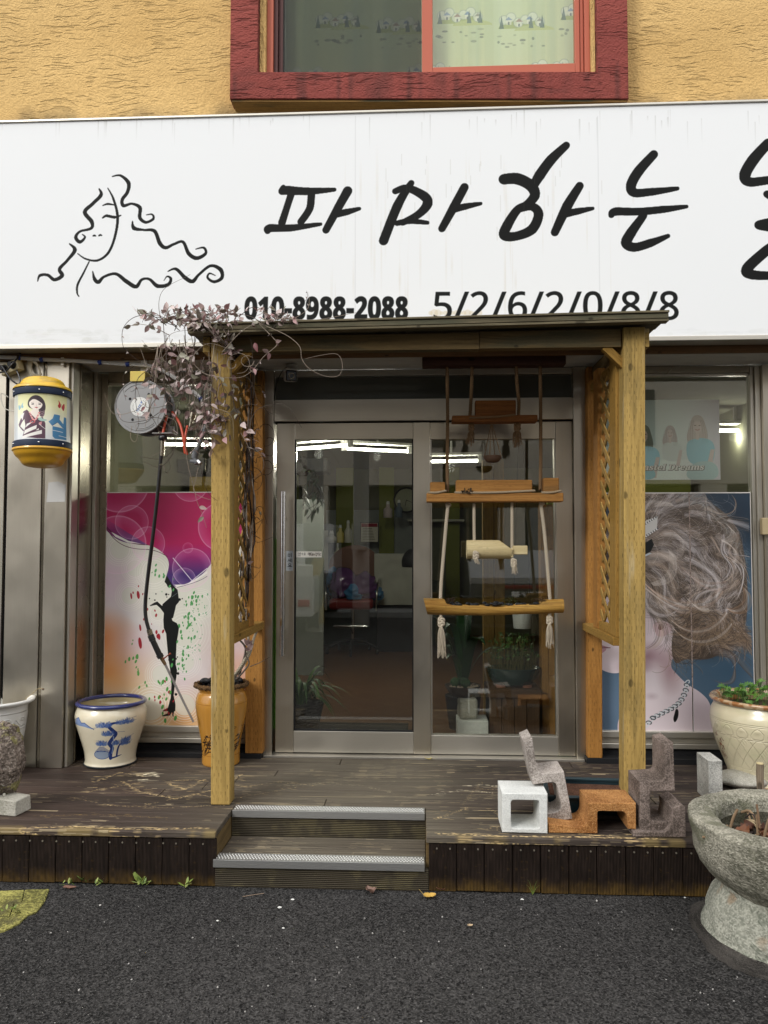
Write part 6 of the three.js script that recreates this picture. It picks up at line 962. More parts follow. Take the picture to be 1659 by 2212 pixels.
  part(pl, 'stem', merge(stems), std({ color: lin(0.07, 0.12, 0.03) }));
}
{ // stone mortar with dead lotus stalks
  const cx = 1.49, cz = 1.60, t = thing('stone_mortar', 'big mossy stone mortar on a waisted foot at the right, holding dark water', 'stone mortar', [cx, 0, cz]);
  const rough = (g, amp, seed, f = 9) => { const n = Noise(seed), P = g.attributes.position; g.computeVertexNormals(); const Nn = g.attributes.normal; for (let i = 0; i < P.count; i++) { const a = Math.atan2(P.getX(i) - cx, P.getZ(i) - cz) / 6.283 + 0.5, y = P.getY(i), d = (n.fbm(a, y * 1.5, 14, f, 4) - 0.5) * 2 * amp; P.setXYZ(i, P.getX(i) + Nn.getX(i) * d, y + Nn.getY(i) * d, P.getZ(i) + Nn.getZ(i) * d); } const g2 = mergeVertices(g, 1e-4); g2.computeVertexNormals(); return toCreasedNormals(boxUV(g2, 'x'), 1.2); };
  const uvm = (g, k) => { const uv = g.attributes.uv; for (let i = 0; i < uv.count; i++) uv.setXY(i, uv.getX(i) * 2.4 * k, uv.getY(i) * 0.6 * k); return g; };
  part(t, 'mortar_foot', rough(uvm(lathe([[0.05, 0.001], [0.312, 0.001], [0.325, 0.03], [0.318, 0.08], [0.292, 0.135], [0.262, 0.175], [0.245, 0.21], [0.10, 0.23]], cx, 0, cz, 96), 0.7), 0.016, 401), M.mortarBase);
  part(t, 'mortar_bowl', rough(uvm(lathe([[0.12, 0.175], [0.236, 0.182], [0.292, 0.215], [0.336, 0.265], [0.364, 0.325], [0.380, 0.395], [0.388, 0.445], [0.378, 0.463], [0.345, 0.468], [0.302, 0.466], [0.278, 0.458], [0.268, 0.43], [0.262, 0.38], [0.22, 0.30], [0.10, 0.26], [0.001, 0.25]], cx, 0, cz, 128), 1), 0.016, 402), M.mortar);
  part(t, 'water', new THREE.CircleGeometry(0.263, 48).rotateX(-Math.PI / 2).translate(cx, 0.400, cz), phys({ color: lin(0.012, 0.011, 0.006), roughness: 0.04 }));
  part(t, 'cement_bed', (() => { const g = lathe([[0.02, 0.010], [0.33, 0.014], [0.385, 0.009], [0.415, 0.0015]], cx + 0.02, 0, cz + 0.03, 160, false); const P = g.attributes.position; for (let i = 0; i < P.count; i++) { const a = Math.atan2(P.getX(i) - cx, P.getZ(i) - cz), k = 1 + 0.03 * Math.sin(a * 5) + 0.03 * (N1((a + 4) * 9, 1, 256, 4) - 0.5) + 0.03 * (N2((a + 4) * 26, 1, 256, 4) - 0.5); P.setX(i, cx + (P.getX(i) - cx) * k); P.setZ(i, cz + (P.getZ(i) - cz) * k); } return uvm(g, 1.2); })(), grainy([0.02, 0.018, 0.016], [0.135, 0.122, 0.11], [0.35, 0.33, 0.3], { seed: 54, size: 0.5, fine: 96, dark: 0.5, bump: 0.010 }));
  const d = thing('dead_water_plant', 'dead brown stalks and curled leaves standing in the stone mortar', 'dead plant', [cx, 0.40, cz]), r1 = rng(71);
  const cols = [lin(0.16, 0.10, 0.06), lin(0.40, 0.31, 0.19), lin(0.06, 0.036, 0.026), lin(0.04, 0.03, 0.026), lin(0.22, 0.15, 0.09)].map((q) => std({ color: q, roughness: 0.7 }));
  for (let i = 0; i < 54; i++) { const a = r1() * 6.283, q = r1() * 0.19, x = cx - 0.09 + Math.cos(a) * q, z0 = cz + 0.05 + Math.sin(a) * q * 0.8, L = 0.05 + r1() * 0.11, b = r1() * 6.283, lean = r1() < 0.45 ? 0.3 : 1.0, up = r1() < 0.5 ? 0.07 * r1() + 0.02 : 0.012; part(d, 'stalk', tube([[x, 0.392, z0], [x + Math.cos(b) * L * 0.5 * lean, 0.402 + up, z0 + Math.sin(b) * L * 0.5 * lean], [x + Math.cos(b) * L * lean, 0.404 + up * (lean < 0.5 ? 1.7 : 0.6), z0 + Math.sin(b) * L * lean]], 0.0032 + r1() * 0.003, 8, 7), cols[Math.floor(r1() * 5)]); }
  for (let i = 0; i < 16; i++) { const a = r1() * 6.283, q = 0.03 + r1() * 0.14, g = new THREE.PlaneGeometry(0.09, 0.05, 8, 4), P = g.attributes.position; for (let k = 0; k < P.count; k++) { const x = P.getX(k) / 0.045, y = P.getY(k) / 0.025; P.setXYZ(k, P.getX(k) * 0.8, P.getY(k) * Math.sqrt(Math.max(0.05, 1 - x * x * 0.9)), 0.018 * x * x + 0.012 * Math.abs(y) + 0.004 * Math.sin(x * 7)); } g.computeVertexNormals(); g.rotateX(-1.3 + (r1() - 0.5)).rotateY(r1() * 6).translate(cx - 0.10 + Math.cos(a) * q, 0.410 + r1() * 0.01, cz + 0.10 + Math.sin(a) * q * 0.7); part(d, 'curled_leaf', g, std({ color: [lin(0.13, 0.052, 0.026), lin(0.07, 0.03, 0.019), lin(0.17, 0.08, 0.042)][i % 3], roughness: 0.55, side: THREE.DoubleSide })); }
}
{ // round granite stone and wooden stake behind the mortar
  const a = onFloor(1625, 1712, DK), t = thing('round_stone', 'flat round pale granite stone on the deck behind the mortar', 'stone', [a.x, DK, a.z - 0.1]);
  const g = new THREE.SphereGeometry(1, 48, 24); g.scale(0.145, 0.042, 0.12); const n = Noise(81), P = g.attributes.position; for (let i = 0; i < P.count; i++) { const d = 1 + 0.05 * (n.fbm(P.getX(i) * 2 + 2, P.getZ(i) * 2 + 2, 5, 5, 3) - 0.5); P.setXYZ(i, P.getX(i) * d, P.getY(i) * d, P.getZ(i) * d); } const uv = g.attributes.uv; for (let i = 0; i < uv.count; i++) uv.setXY(i, P.getX(i) * 1.4, P.getZ(i) * 1.4); g.computeVertexNormals(); g.translate(a.x, DK + 0.038, a.z - 0.12);
  part(t, 'stone', g, M.granite);
  const s = at(1643, 1700, 1.02), st = thing('wooden_stake', 'weathered wooden stake standing up behind the stone mortar', 'stake', [s.x, DK, 1.02]), y1 = at(1643, 1650, 1.02).y;
  const sg = new THREE.CylinderGeometry(0.0165, 0.019, y1 - DK, 14, 8), Q = sg.attributes.position; for (let i = 0; i < Q.count; i++) { const k = 1 + 0.10 * Math.sin(i * 12.9); Q.setX(i, Q.getX(i) * k); Q.setZ(i, Q.getZ(i) * k); } sg.translate(s.x, (DK + y1) / 2, 1.02); const u2 = sg.attributes.uv; for (let i = 0; i < u2.count; i++) { const a2 = u2.getX(i); u2.setXY(i, u2.getY(i) * 0.25, a2 * 0.12); } part(st, 'stake', sg, timber([0.10, 0.07, 0.045], [0.30, 0.24, 0.17], { seed: 31, bump: 0.005, L: 0.3, Wd: 0.12 })); part(st, 'cut_top', new THREE.CylinderGeometry(0.016, 0.0168, 0.004, 14).translate(s.x, y1 + 0.002, 1.02), M.pale);
}
{ // rough field stone and granite offcut at the left edge
  const c = at(-2, 1665, 1.02), t = thing('rough_stone', 'rough brown field stone with yellow lichen propped at the left edge of the deck', 'stone', [c.x, DK + 0.09, 1.02]);
  let g = new THREE.IcosahedronGeometry(1, 24); g = mergeVertices(g); const n = Noise(83), P = g.attributes.position, N0 = (x, y, z, f) => 0.5 * n.fbm(x * 0.5 + 0.5, y * 0.5 + 0.5, f, f, 4) + 0.5 * n.fbm(z * 0.5 + 0.5, y * 0.5 + x * 0.25 + 0.5, f, f, 4);
  for (let i = 0; i < P.count; i++) { const x = P.getX(i), y = P.getY(i), z = P.getZ(i), d = 1 + 0.9 * (N0(x, y, z, 3) - 0.5) + 0.26 * (N0(x, y, z, 9) - 0.5) + 0.07 * (N0(x, y, z, 30) - 0.5); P.setXYZ(i, x * d * 0.098 * (1 + 0.10 * y), y * d * 0.215, z * d * 0.12); }
  g.computeVertexNormals(); g.rotateZ(-0.08).translate(c.x, c.y + 0.01, 1.02); part(t, 'stone', boxUV(g, 'y'), M.rock);
  part(t, 'stone_lichen', (() => { const r = rng(5), l = []; for (let i = 0; i < 16; i++) { const y = c.y - 0.1 + r() * 0.25, a = -0.2 + r() * 1.4; const s = new THREE.CircleGeometry(0.006 + r() * 0.008, 7); s.rotateY(a).translate(c.x + Math.sin(a) * 0.084, y, 1.02 + Math.cos(a) * 0.112); l.push(s); } return merge(l); })(), std({ color: lin(0.50, 0.49, 0.42), roughness: 1, side: THREE.DoubleSide }));
  const b = onFloor(18, 1765, DK), o = thing('granite_offcut', 'small granite offcut under the rough stone at the left edge', 'stone', [b.x, DK, b.z - 0.05]); const bg = box(-0.075, 0.055, 0, 0.082, -0.07, 0.045, 0.006); const Pb = bg.attributes.position; for (let i = 0; i < Pb.count; i++) { const k = 1 + 0.12 * (n(Pb.getX(i) * 60 + 40, Pb.getY(i) * 60 + Pb.getZ(i) * 30 + 40, 256, 256) - 0.5); Pb.setXYZ(i, Pb.getX(i) * k, Pb.getY(i) * (k * 0.5 + 0.5) - (Pb.getX(i) < 0 ? 0 : Pb.getY(i) * 0.08), Pb.getZ(i) * k); } bg.computeVertexNormals(); bg.rotateY(-0.15).translate(b.x - 0.01, DK + 0.002, b.z - 0.05); part(o, 'stone', bg, M.granite);
}
// ---------------------------------------------------------------- litter, leaves and weeds
{
  const leafShape = (L, W, curl, seed) => { const g = new THREE.PlaneGeometry(L, W, 14, 8), P = g.attributes.position, n = Noise(seed); for (let i = 0; i < P.count; i++) { const x = P.getX(i) / (L / 2), y = P.getY(i) / (W / 2), w = Math.sqrt(Math.max(0.002, 1 - x * x)) * (0.85 - 0.3 * x); P.setXYZ(i, P.getX(i), P.getY(i) * w, curl * (Math.abs(y) * w * 0.7 + 0.5 * x * x) + 0.3 * curl * (n((x + 2) * 4, (y + 2) * 4, 64, 64) - 0.5)); } g.rotateX(-Math.PI / 2); g.computeVertexNormals(); return g; };
  const leaf = (name, label, x, y, L, W, curl, turn, col, stalk) => { const p = onFloor(x, y, 0), t = thing(name, label, 'fallen leaf', [p.x, 0, p.z]); const g = leafShape(L, W, curl, x).rotateY(turn).translate(p.x, 0.006, p.z); part(t, 'leaf_blade', g, phys({ color: col, roughness: 0.6, side: THREE.DoubleSide, transmission: 0.15, thickness: 0 })); if (stalk) part(t, 'leaf_stalk', tube([[p.x - Math.cos(turn) * L * 0.45, 0.012, p.z + Math.sin(turn) * L * 0.45], [p.x - Math.cos(turn) * L * 0.7, 0.022, p.z - 0.004], [p.x - Math.cos(turn) * L * 0.85 - 0.005, 0.034, p.z - 0.008]], 0.0011, 8, 5), std({ color: lin(0.35, 0.24, 0.08) })); };
  leaf('fallen_leaf', 'crumpled brown dead leaf on the asphalt before the step', 800, 1931, 0.062, 0.05, 0.032, 2.2, lin(0.20, 0.115, 0.085)); leaf('fallen_leaf', 'yellow fallen leaf with its stalk up on the asphalt before the step', 929, 1940, 0.06, 0.052, 0.014, 0.5, lin(0.58, 0.36, 0.07), true); leaf('fallen_leaf', 'reddish fallen leaf against the deck boards beside the yellow leaf', 952, 1926, 0.045, 0.03, 0.018, -0.1, lin(0.36, 0.155, 0.095)); leaf('fallen_leaf', 'dry brown leaf lying where the mossy paving meets the deck', 150, 1922, 0.06, 0.03, 0.012, 0.1, lin(0.17, 0.08, 0.05)); leaf('fallen_leaf', 'tiny pale leaf alone on the asphalt at right', 1016, 2004, 0.024, 0.02, 0.008, 0.4, lin(0.45, 0.33, 0.2));
  const tw = (x0, y0, x1, y1, label) => { const a = onFloor(x0, y0, 0.002), b = onFloor(x1, y1, 0.003), t = thing('twig', label, 'twig', [a.x, 0, a.z]); part(t, 'twig', tube([a, a.clone().lerp(b, 0.5).add(V(0, 0.002, 0.004)), b], 0.0013, 8, 5), std({ color: lin(0.30, 0.22, 0.16) })); }; tw(524, 1937, 570, 1930, 'thin pale twig on the asphalt left of the brown leaf'); tw(1230, 1910, 1270, 1903, 'thin twig on the asphalt near the right skirting boards');
  const wrap = (name, label, x, y, w, h, turn, draw) => { const p = onFloor(x, y, DK), t = thing(name, label, 'litter', [p.x, DK, p.z]), m = canvasTex(128, 64, draw); const g = new THREE.PlaneGeometry(w, h, 6, 3), P = g.attributes.position; for (let i = 0; i < P.count; i++) P.setZ(i, 0.004 + 0.004 * Math.sin(P.getX(i) * 160 + x)); g.rotateX(-Math.PI / 2).rotateY(turn); g.computeVertexNormals(); part(t, 'wrapper', g.translate(p.x, DK + 0.004, p.z), std({ map: m, roughness: 0.35, side: THREE.DoubleSide })); };
  wrap('sweet_wrapper', 'crumpled yellow and white wrapper on the deck below the door post', 931, 1640, 0.075, 0.035, 0.25, (x) => { x.fillStyle = '#d9d2a4'; x.fillRect(0, 0, 128, 64); x.fillStyle = '#c9b23a'; x.fillRect(0, 0, 60, 64); x.fillStyle = '#f4f2ea'; x.fillRect(76, 8, 24, 40); x.fillStyle = '#4d4a35'; for (let i = 0; i < 8; i++) x.fillRect(66 + i * 7, 20 + (i * 13) % 24, 4, 6); });
  const gp = onFloor(1220, 1636, DK), gt = thing('green_packet', 'small flat green packet lying on the door threshold at right', 'litter', [gp.x, DK, gp.z]); const gm = canvasTex(128, 32, (x) => { x.fillStyle = '#3b9a2c'; x.fillRect(0, 0, 128, 32); x.fillStyle = '#e9efe2'; for (let i = 0; i < 6; i++) x.fillRect(56 + i * 10, 10 + (i % 2) * 3, 7, 12); }); const gg = box(gp.x - 0.045, gp.x + 0.045, DK + 0.012, DK + 0.030, gp.z + 0.004, gp.z + 0.012, 0.001); const guv = gg.attributes.uv, gP = gg.attributes.position; for (let i = 0; i < guv.count; i++) guv.setXY(i, (gP.getX(i) - gp.x + 0.045) / 0.09, (gP.getY(i) - DK - 0.012) / 0.018); part(gt, 'packet', gg, std({ map: gm, roughness: 0.4 }));
  const dl = onFloor(1193, 1636, DK), dt = thing('fallen_leaf', 'dry brown leaf on the threshold next to the green packet', 'fallen leaf', [dl.x, DK, dl.z]); part(dt, 'leaf_blade', leafShape(0.045, 0.03, 0.03, 9).rotateY(0.7).translate(dl.x, DK + 0.02, dl.z), std({ color: lin(0.20, 0.085, 0.05), side: THREE.DoubleSide }));
  // weeds in the joint between deck and asphalt
  const gm2 = [lin(0.20, 0.27, 0.04), lin(0.12, 0.20, 0.03), lin(0.28, 0.33, 0.07)].map((q) => phys({ color: q, roughness: 0.6, transmission: 0.25, thickness: 0, side: THREE.DoubleSide })), lf = (() => { const s = new THREE.Shape(); s.moveTo(0, 0); s.bezierCurveTo(0.006, 0.004, 0.009, 0.02, 0, 0.032); s.bezierCurveTo(-0.009, 0.02, -0.006, 0.004, 0, 0); return new THREE.ShapeGeometry(s, 5); })(), r = rng(37);
  const weed = (x, y, n, sc, label, spread = 0.03) => { const p = onFloor(x, y, 0.004), t = thing('weed', label, 'weed', [p.x, 0, p.z]); for (let i = 0; i < n; i++) { const m = new THREE.Mesh(lf, gm2[Math.floor(r() * 3)]); m.name = 'leaf'; const a = r() * 6.283; m.position.set((r() - 0.5) * spread, 0.004 + r() * 0.022 * sc, (r() - 0.5) * 0.016 + 0.006); m.rotation.set(-0.5 - r() * 0.7, a, 0, 'YXZ'); m.scale.setScalar(sc * (0.55 + r() * 0.6)); cast(m); t.add(m); } };
  weed(306, 1914, 15, 1.5, 'bright green weed rosette at the foot of the left skirting boards', 0.05); weed(330, 1908, 7, 0.8, 'small weed just right of the bright green rosette'); weed(402, 1918, 6, 1.3, 'little two-leaf weed left of the step recess', 0.012); weed(150, 1912, 10, 0.8, 'low weed at the left foot of the skirting, first of a row', 0.06); weed(185, 1906, 12, 1.0, 'weed clump between the first low weed and the rosette', 0.05); weed(216, 1912, 10, 0.8, 'low weed left of the bright rosette', 0.05); weed(25, 1972, 12, 0.9, 'flat weed where the mossy paving meets the asphalt', 0.09);
  const gb = onFloor(1138, 1893, 0), gt2 = thing('grass_tuft', 'thin green grass blades at the foot of the right skirting boards', 'grass', [gb.x, 0, gb.z]); for (let i = 0; i < 5; i++) { const a = (i - 2) * 0.35, L = 0.05 + (i % 2) * 0.025; part(gt2, 'blade', tube([[gb.x, 0.002, 1.292], [gb.x + Math.sin(a) * L * 0.5, L * 0.7, 1.297], [gb.x + Math.sin(a) * L, L, 1.302]], (q) => 0.0016 * (1.05 - q), 8, 4), gm2[i % 2]); }
}
// ---------------------------------------------------------------- hanging rope shelves before the fixed light
function rope(pts, R = 0.0108, pitch = 0.042) { // three laid strands
  const c = new THREE.CatmullRomCurve3(pts.map((p) => (p.isVector3 ? p : V(...p)))), L = c.getLength(), n = Math.max(10, Math.ceil(L / pitch * 9)), out = [], up = V(0, 0, 1);
  for (let s = 0; s < 3; s++) { const q = []; for (let i = 0; i <= n; i++) { const t = i / n, p = c.getPointAt(t), d = c.getTangentAt(t), a = V().crossVectors(d, up).normalize(), b = V().crossVectors(d, a), an = t * L / pitch * Math.PI * 2 + s * 2.0944; q.push(p.addScaledVector(a, Math.cos(an) * R * 0.5).addScaledVector(b, Math.sin(an) * R * 0.5)); } const g = new THREE.TubeGeometry(new THREE.CatmullRomCurve3(q), n, R * 0.56, 6); const uv = g.attributes.uv; for (let i = 0; i < uv.count; i++) uv.setX(i, uv.getX(i) * L * 3); out.push(g); }
  return merge(out);
}
function tassel(x, y, z, L, spread, n, seed, knot = 0.014, dx = 0) {
  const r = rng(seed), out = []; for (const k of [0, 1]) out.push(new THREE.TorusKnotGeometry(knot * 0.62, knot * 0.42, 36, 7, 2, 3).scale(1, 0.95, 0.9).translate(x, y - k * knot * 1.1, z));
  for (let i = 0; i < n; i++) { const a = r() * 6.283, q = Math.sqrt(r()), l = L * (0.75 + 0.3 * r()), w = (r() - 0.5) * 0.01; out.push(tube([[x + Math.cos(a) * 0.006 * q, y - knot * 1.6, z + Math.sin(a) * 0.006 * q], [x + Math.cos(a) * spread * 0.7 * q + dx * 0.3 + w, y - knot - l * 0.4, z + Math.sin(a) * spread * 0.7 * q], [x + Math.cos(a) * spread * q + dx - w, y - knot - l, z + Math.sin(a) * spread * q]], (t) => 0.0021 * (1 - 0.45 * t), 8, 4)); }
  return merge(out);
}
{
  const z = 0.22, T = thing('hanging_rope_shelf', 'tiered hanging planter of timber shelves, bamboo and a hollowed log on knotted ropes', 'hanging planter', [0.43, 2.711, z]);
  const hemp = std({ color: lin(0.36, 0.29, 0.20), roughness: 0.95, bumpMap: greyTex(64, 64, (u, v) => N1(u * 32, v * 16, 32, 16), [0.05, 1]), bumpScale: 0.001 }), hempDark = std({ color: lin(0.20, 0.125, 0.065), roughness: 0.95 }), hempPale = std({ color: lin(0.46, 0.40, 0.31), roughness: 0.95 });
  const W = (x, y, zz = z) => at(x, y, zz);
  part(T, 'top_rail', box(W(912, 780).x, W(1220, 780).x, 2.655, 2.711, z - 0.045, z + 0.045, 0.006), M.darkRail);
  // long ropes to the broad shelf, and two to the small one
  part(T, 'rope', rope([W(966, 792), W(967, 900), W(966, 1010), W(967, 1062)]), hempDark); part(T, 'rope', rope([W(1167, 788), W(1168, 900), W(1168, 1000), W(1167, 1058)]), hempDark);
  part(T, 'rope', rope([W(1020, 790), W(1019, 830), W(1017, 870), W(1015, 902)]), hempDark); part(T, 'rope', rope([W(1115, 788), W(1117, 830), W(1121, 870), W(1120, 900)]), hempDark);
  part(T, 'small_shelf', box(W(976, 908).x, W(1159, 908).x, W(1000, 914).y, W(1000, 900).y, z - 0.05, z + 0.05, 0.005), M.shelf);
  part(T, 'small_trough', box(W(1026, 885).x, W(1113, 885).x, W(1070, 899).y, W(1070, 867).y, z - 0.035, z + 0.04, 0.004), M.shelf);
  part(T, 'lashing', rope([W(1014, 903, z + 0.05), W(1040, 902, z + 0.055), W(1080, 900, z + 0.055), W(1112, 896, z + 0.05)], 0.007, 0.03), hempDark);
  part(T, 'tassel', tassel(W(1018, 918).x, W(1018, 920).y, z, 0.105, 0.028, 40, 1, 0.016, -0.012), hempDark); part(T, 'tassel', tassel(W(1117, 918).x, W(1117, 918).y, z, 0.115, 0.030, 44, 2, 0.018), hempDark);
  // hanging half shell
  const s = W(1064, 990); part(T, 'shell_bowl', lathe([[0.001, s.y - 0.028], [0.03, s.y - 0.024], [0.048, s.y - 0.008], [0.056, s.y + 0.012], [0.053, s.y + 0.012], [0.044, s.y - 0.004], [0.02, s.y - 0.016], [0.001, s.y - 0.018]], s.x, 0, z, 32), std({ color: lin(0.10, 0.06, 0.04) }));
  part(T, 'bowl_cord', merge([-0.048, -0.02, 0.018, 0.048].map((d, i) => rod([s.x + d, s.y + 0.01, z + (i % 2 ? 0.03 : -0.03)], [s.x - 0.004 + d * 0.1, W(1064, 918).y, z], 0.0024, 0.0024, 6))), hempDark);
  // broad shelf with its three blocks
  const sy0 = W(1070, 1085).y, sy1 = W(1070, 1065).y; part(T, 'broad_shelf', box(W(921, 1070).x, W(1214, 1070).x, sy0, sy1 - 0.003, z - 0.055, z + 0.055, 0.006), M.shelfLight);
  const blk = (x0, x1, y0, y1) => part(T, 'shelf_trough', box(W(x0, 1050, z + 0.05).x, W(x1, 1050, z + 0.05).x, sy1 - 0.002, W(1000, y1, z + 0.05).y, z - 0.035, z + 0.05, 0.005), M.shelfLight);
  blk(929, 962, 1065, 1041); blk(985, 1150, 1065, 1037); blk(1174, 1208, 1062, 1033);
  for (const [a, b] of [[924, 964], [982, 1156], [1170, 1213]]) part(T, 'lashing', rope([W(a, 1064, z + 0.05), W((a + b) / 2, 1064, z + 0.058), W(b, 1060, z + 0.05)], 0.007, 0.03), hemp);
  part(T, 'dry_flower', (() => { const r = rng(4), l = []; for (let i = 0; i < 14; i++) { const p = W(992 + r() * 26, 1056 + r() * 9, z + 0.065), g = new THREE.IcosahedronGeometry(0.008, 0); g.scale(1, 0.4, 1).rotateX(r() * 3).rotateY(r() * 3).translate(p.x, p.y, p.z); l.push(g); } return merge(l); })(), std({ color: lin(0.05, 0.033, 0.02) }));
  // ropes from the broad shelf down to log and bamboo
  part(T, 'knot', merge([[968, 1091], [1170, 1088]].map(([x, y]) => new THREE.TorusKnotGeometry(0.009, 0.006, 40, 8, 2, 3).translate(W(x, y).x, W(x, y).y, z + 0.004))), hempPale);
  part(T, 'rope', rope([W(968, 1088), W(963, 1140), W(957, 1210), W(953, 1260), W(951, 1302)]), hempPale); part(T, 'rope', rope([W(1168, 1085), W(1176, 1150), W(1183, 1230), W(1187, 1280), W(1189, 1305)]), hempPale);
  part(T, 'rope', rope([W(1024, 1088), W(1024, 1130), W(1025, 1190)], 0.0095), hempPale); part(T, 'rope', rope([W(1106, 1086), W(1106, 1130), W(1106, 1192)], 0.0095), hempPale);
  { // bamboo scoop: tube with one end cut down to a tongue
    const a = W(1008, 1187), b = W(1103, 1187), e = W(1139, 1187), r = W(1050, 1170).y - W(1050, 1190).y, yc = W(1050, 1187).y, L = b.x - a.x, g = new THREE.CylinderGeometry(r, r, L, 40, 24, true); g.rotateZ(Math.PI / 2).translate((a.x + b.x) / 2, yc, z);
    const P = g.attributes.position; for (let i = 0; i < P.count; i++) { const t = (P.getX(i) - a.x) / L, lim = yc + r * lerp(0.98, 0.98, t) - (t > 0.74 ? (t - 0.74) / 0.26 * r * 0.95 : 0); if (P.getY(i) > lim) P.setY(i, lim); } g.computeVertexNormals(); const uv = g.attributes.uv; for (let i = 0; i < uv.count; i++) uv.setXY(i, uv.getY(i) * L, uv.getX(i) * r * 6.28);
    const inner = g.clone().translate(-(a.x + b.x) / 2, -yc, -z).scale(0.99, 0.86, 0.86).translate((a.x + b.x) / 2, yc, z);
    part(T, 'bamboo_trough', merge([g, inner, new THREE.CircleGeometry(r * 0.99, 32).rotateY(-Math.PI / 2).translate(a.x + 0.0005, yc, z)]), M.pale); part(T, 'bamboo_tongue', merge([box(b.x - 0.002, b.x + 0.012, yc - r * 0.85, yc + 0.006, z - r * 0.7, z + r * 0.7, 0.003), box(b.x + 0.010, e.x, yc - r * 0.55, yc + r * 0.42, z - r * 0.5, z + r * 0.5, 0.006)]), M.pale);
    part(T, 'bamboo_edge', box(a.x, a.x + L * 0.74, yc + r * 0.965, yc + r * 1.01, z - r * 0.22, z + r * 0.22, 0.001), M.pale);
    part(T, 'tassel', tassel(W(1026, 1192).x, W(1026, 1196).y, z + r + 0.008, 0.045, 0.018, 26, 5, 0.016, 0.012), hempPale); part(T, 'tassel', tassel(W(1107, 1207).x, W(1107, 1212).y, z + r + 0.004, 0.062, 0.018, 26, 6, 0.016, 0.006), hempPale);
  }
  { // hollowed log: slightly bowed, top cut away between the ends
    const a = W(919, 1308), b = W(1216, 1308), seg = 64, rad = 36, g = new THREE.CylinderGeometry(1, 1, 1, rad, seg, false); g.rotateZ(Math.PI / 2); const P = g.attributes.position, n = Noise(97), cl = (px) => (W(px, 1300).x - a.x) / (b.x - a.x), t0 = cl(958), t1 = cl(1172);
    for (let i = 0; i < P.count; i++) { let t = P.getX(i) + 0.5; const an = Math.atan2(P.getZ(i), P.getY(i)), rr = Math.hypot(P.getY(i), P.getZ(i)); let R = 0.049 - 0.005 * Math.sin(t * Math.PI) + 0.003 * Math.sin(an * 2 + t * 5) + 0.005 * (n.fbm(t, an / 6.283 + 0.5, 6, 4, 3) - 0.5) - 0.004 * t; let y = Math.cos(an) * R * rr, zz = Math.sin(an) * R * rr; const cut = sstep(t0 - 0.005, t0 + 0.012, t) * sstep(t1 + 0.03, t1 - 0.02, t), lim = lerp(0.2, 0.020 - 0.010 * Math.sin((t - t0) / (t1 - t0) * Math.PI) + 0.004 * Math.sin(t * 21), cut); if (y > lim) y = lim - (Math.abs(zz) < 0.03 && cut > 0.9 ? 0.012 * rr : 0); const sk = (t < 0.5 ? -0.10 : 0.06) * (t < 0.02 || t > 0.98 ? y : 0); P.setXYZ(i, lerp(a.x, b.x, t) - (t < 0.04 ? y * 0.25 : 0), W(1068, 1310).y + y - 0.010 * Math.sin(t * Math.PI) + 0.006 * t, z + zz); }
    g.computeVertexNormals(); const g2 = boxUV(g, 'x'); g2.computeVertexNormals(); const sm = toCreasedNormals(g2, 0.7); part(T, 'log_trough', sm, M.log);
    const r = rng(6), peb = std({ color: lin(0.015, 0.016, 0.018), roughness: 0.4 }); for (let i = 0; i < 30; i++) { const px = 975 + r() * 185, p = W(px, 1300), q = new THREE.SphereGeometry(0.012 + r() * 0.008, 10, 7); q.scale(1.2, 0.55, 0.8).rotateY(r() * 6).translate(p.x, W(1068, 1310).y + 0.008 + r() * 0.012, z + (r() - 0.5) * 0.05); part(T, 'pebble', q, peb); }
    const twg = []; for (let i = 0; i < 26; i++) { const px = i < 13 ? 961 + r() * 22 : 1152 + r() * 26, p = W(px, 1292 + r() * 8); twg.push(tube([[p.x, p.y - 0.012, z + 0.02], [p.x + (r() - 0.5) * 0.03, p.y + r() * 0.012, z + 0.025], [p.x + (r() - 0.5) * 0.05, p.y + (r() - 0.5) * 0.02, z + 0.03]], 0.0016, 6, 4)); } part(T, 'dry_root', merge(twg), std({ color: lin(0.045, 0.03, 0.02) }));
    part(T, 'tassel', tassel(W(953, 1340).x, W(953, 1340).y, z, 0.20, 0.030, 56, 7, 0.019, 0.004), hempPale); part(T, 'tassel', tassel(W(1187, 1335).x, W(1187, 1336).y, z, 0.155, 0.027, 50, 8, 0.017), hempPale); part(T, 'rope', rope([W(952, 1325), W(953, 1342)]), hempPale); part(T, 'rope', rope([W(1188, 1322), W(1187, 1340)]), hempPale);
  }
}

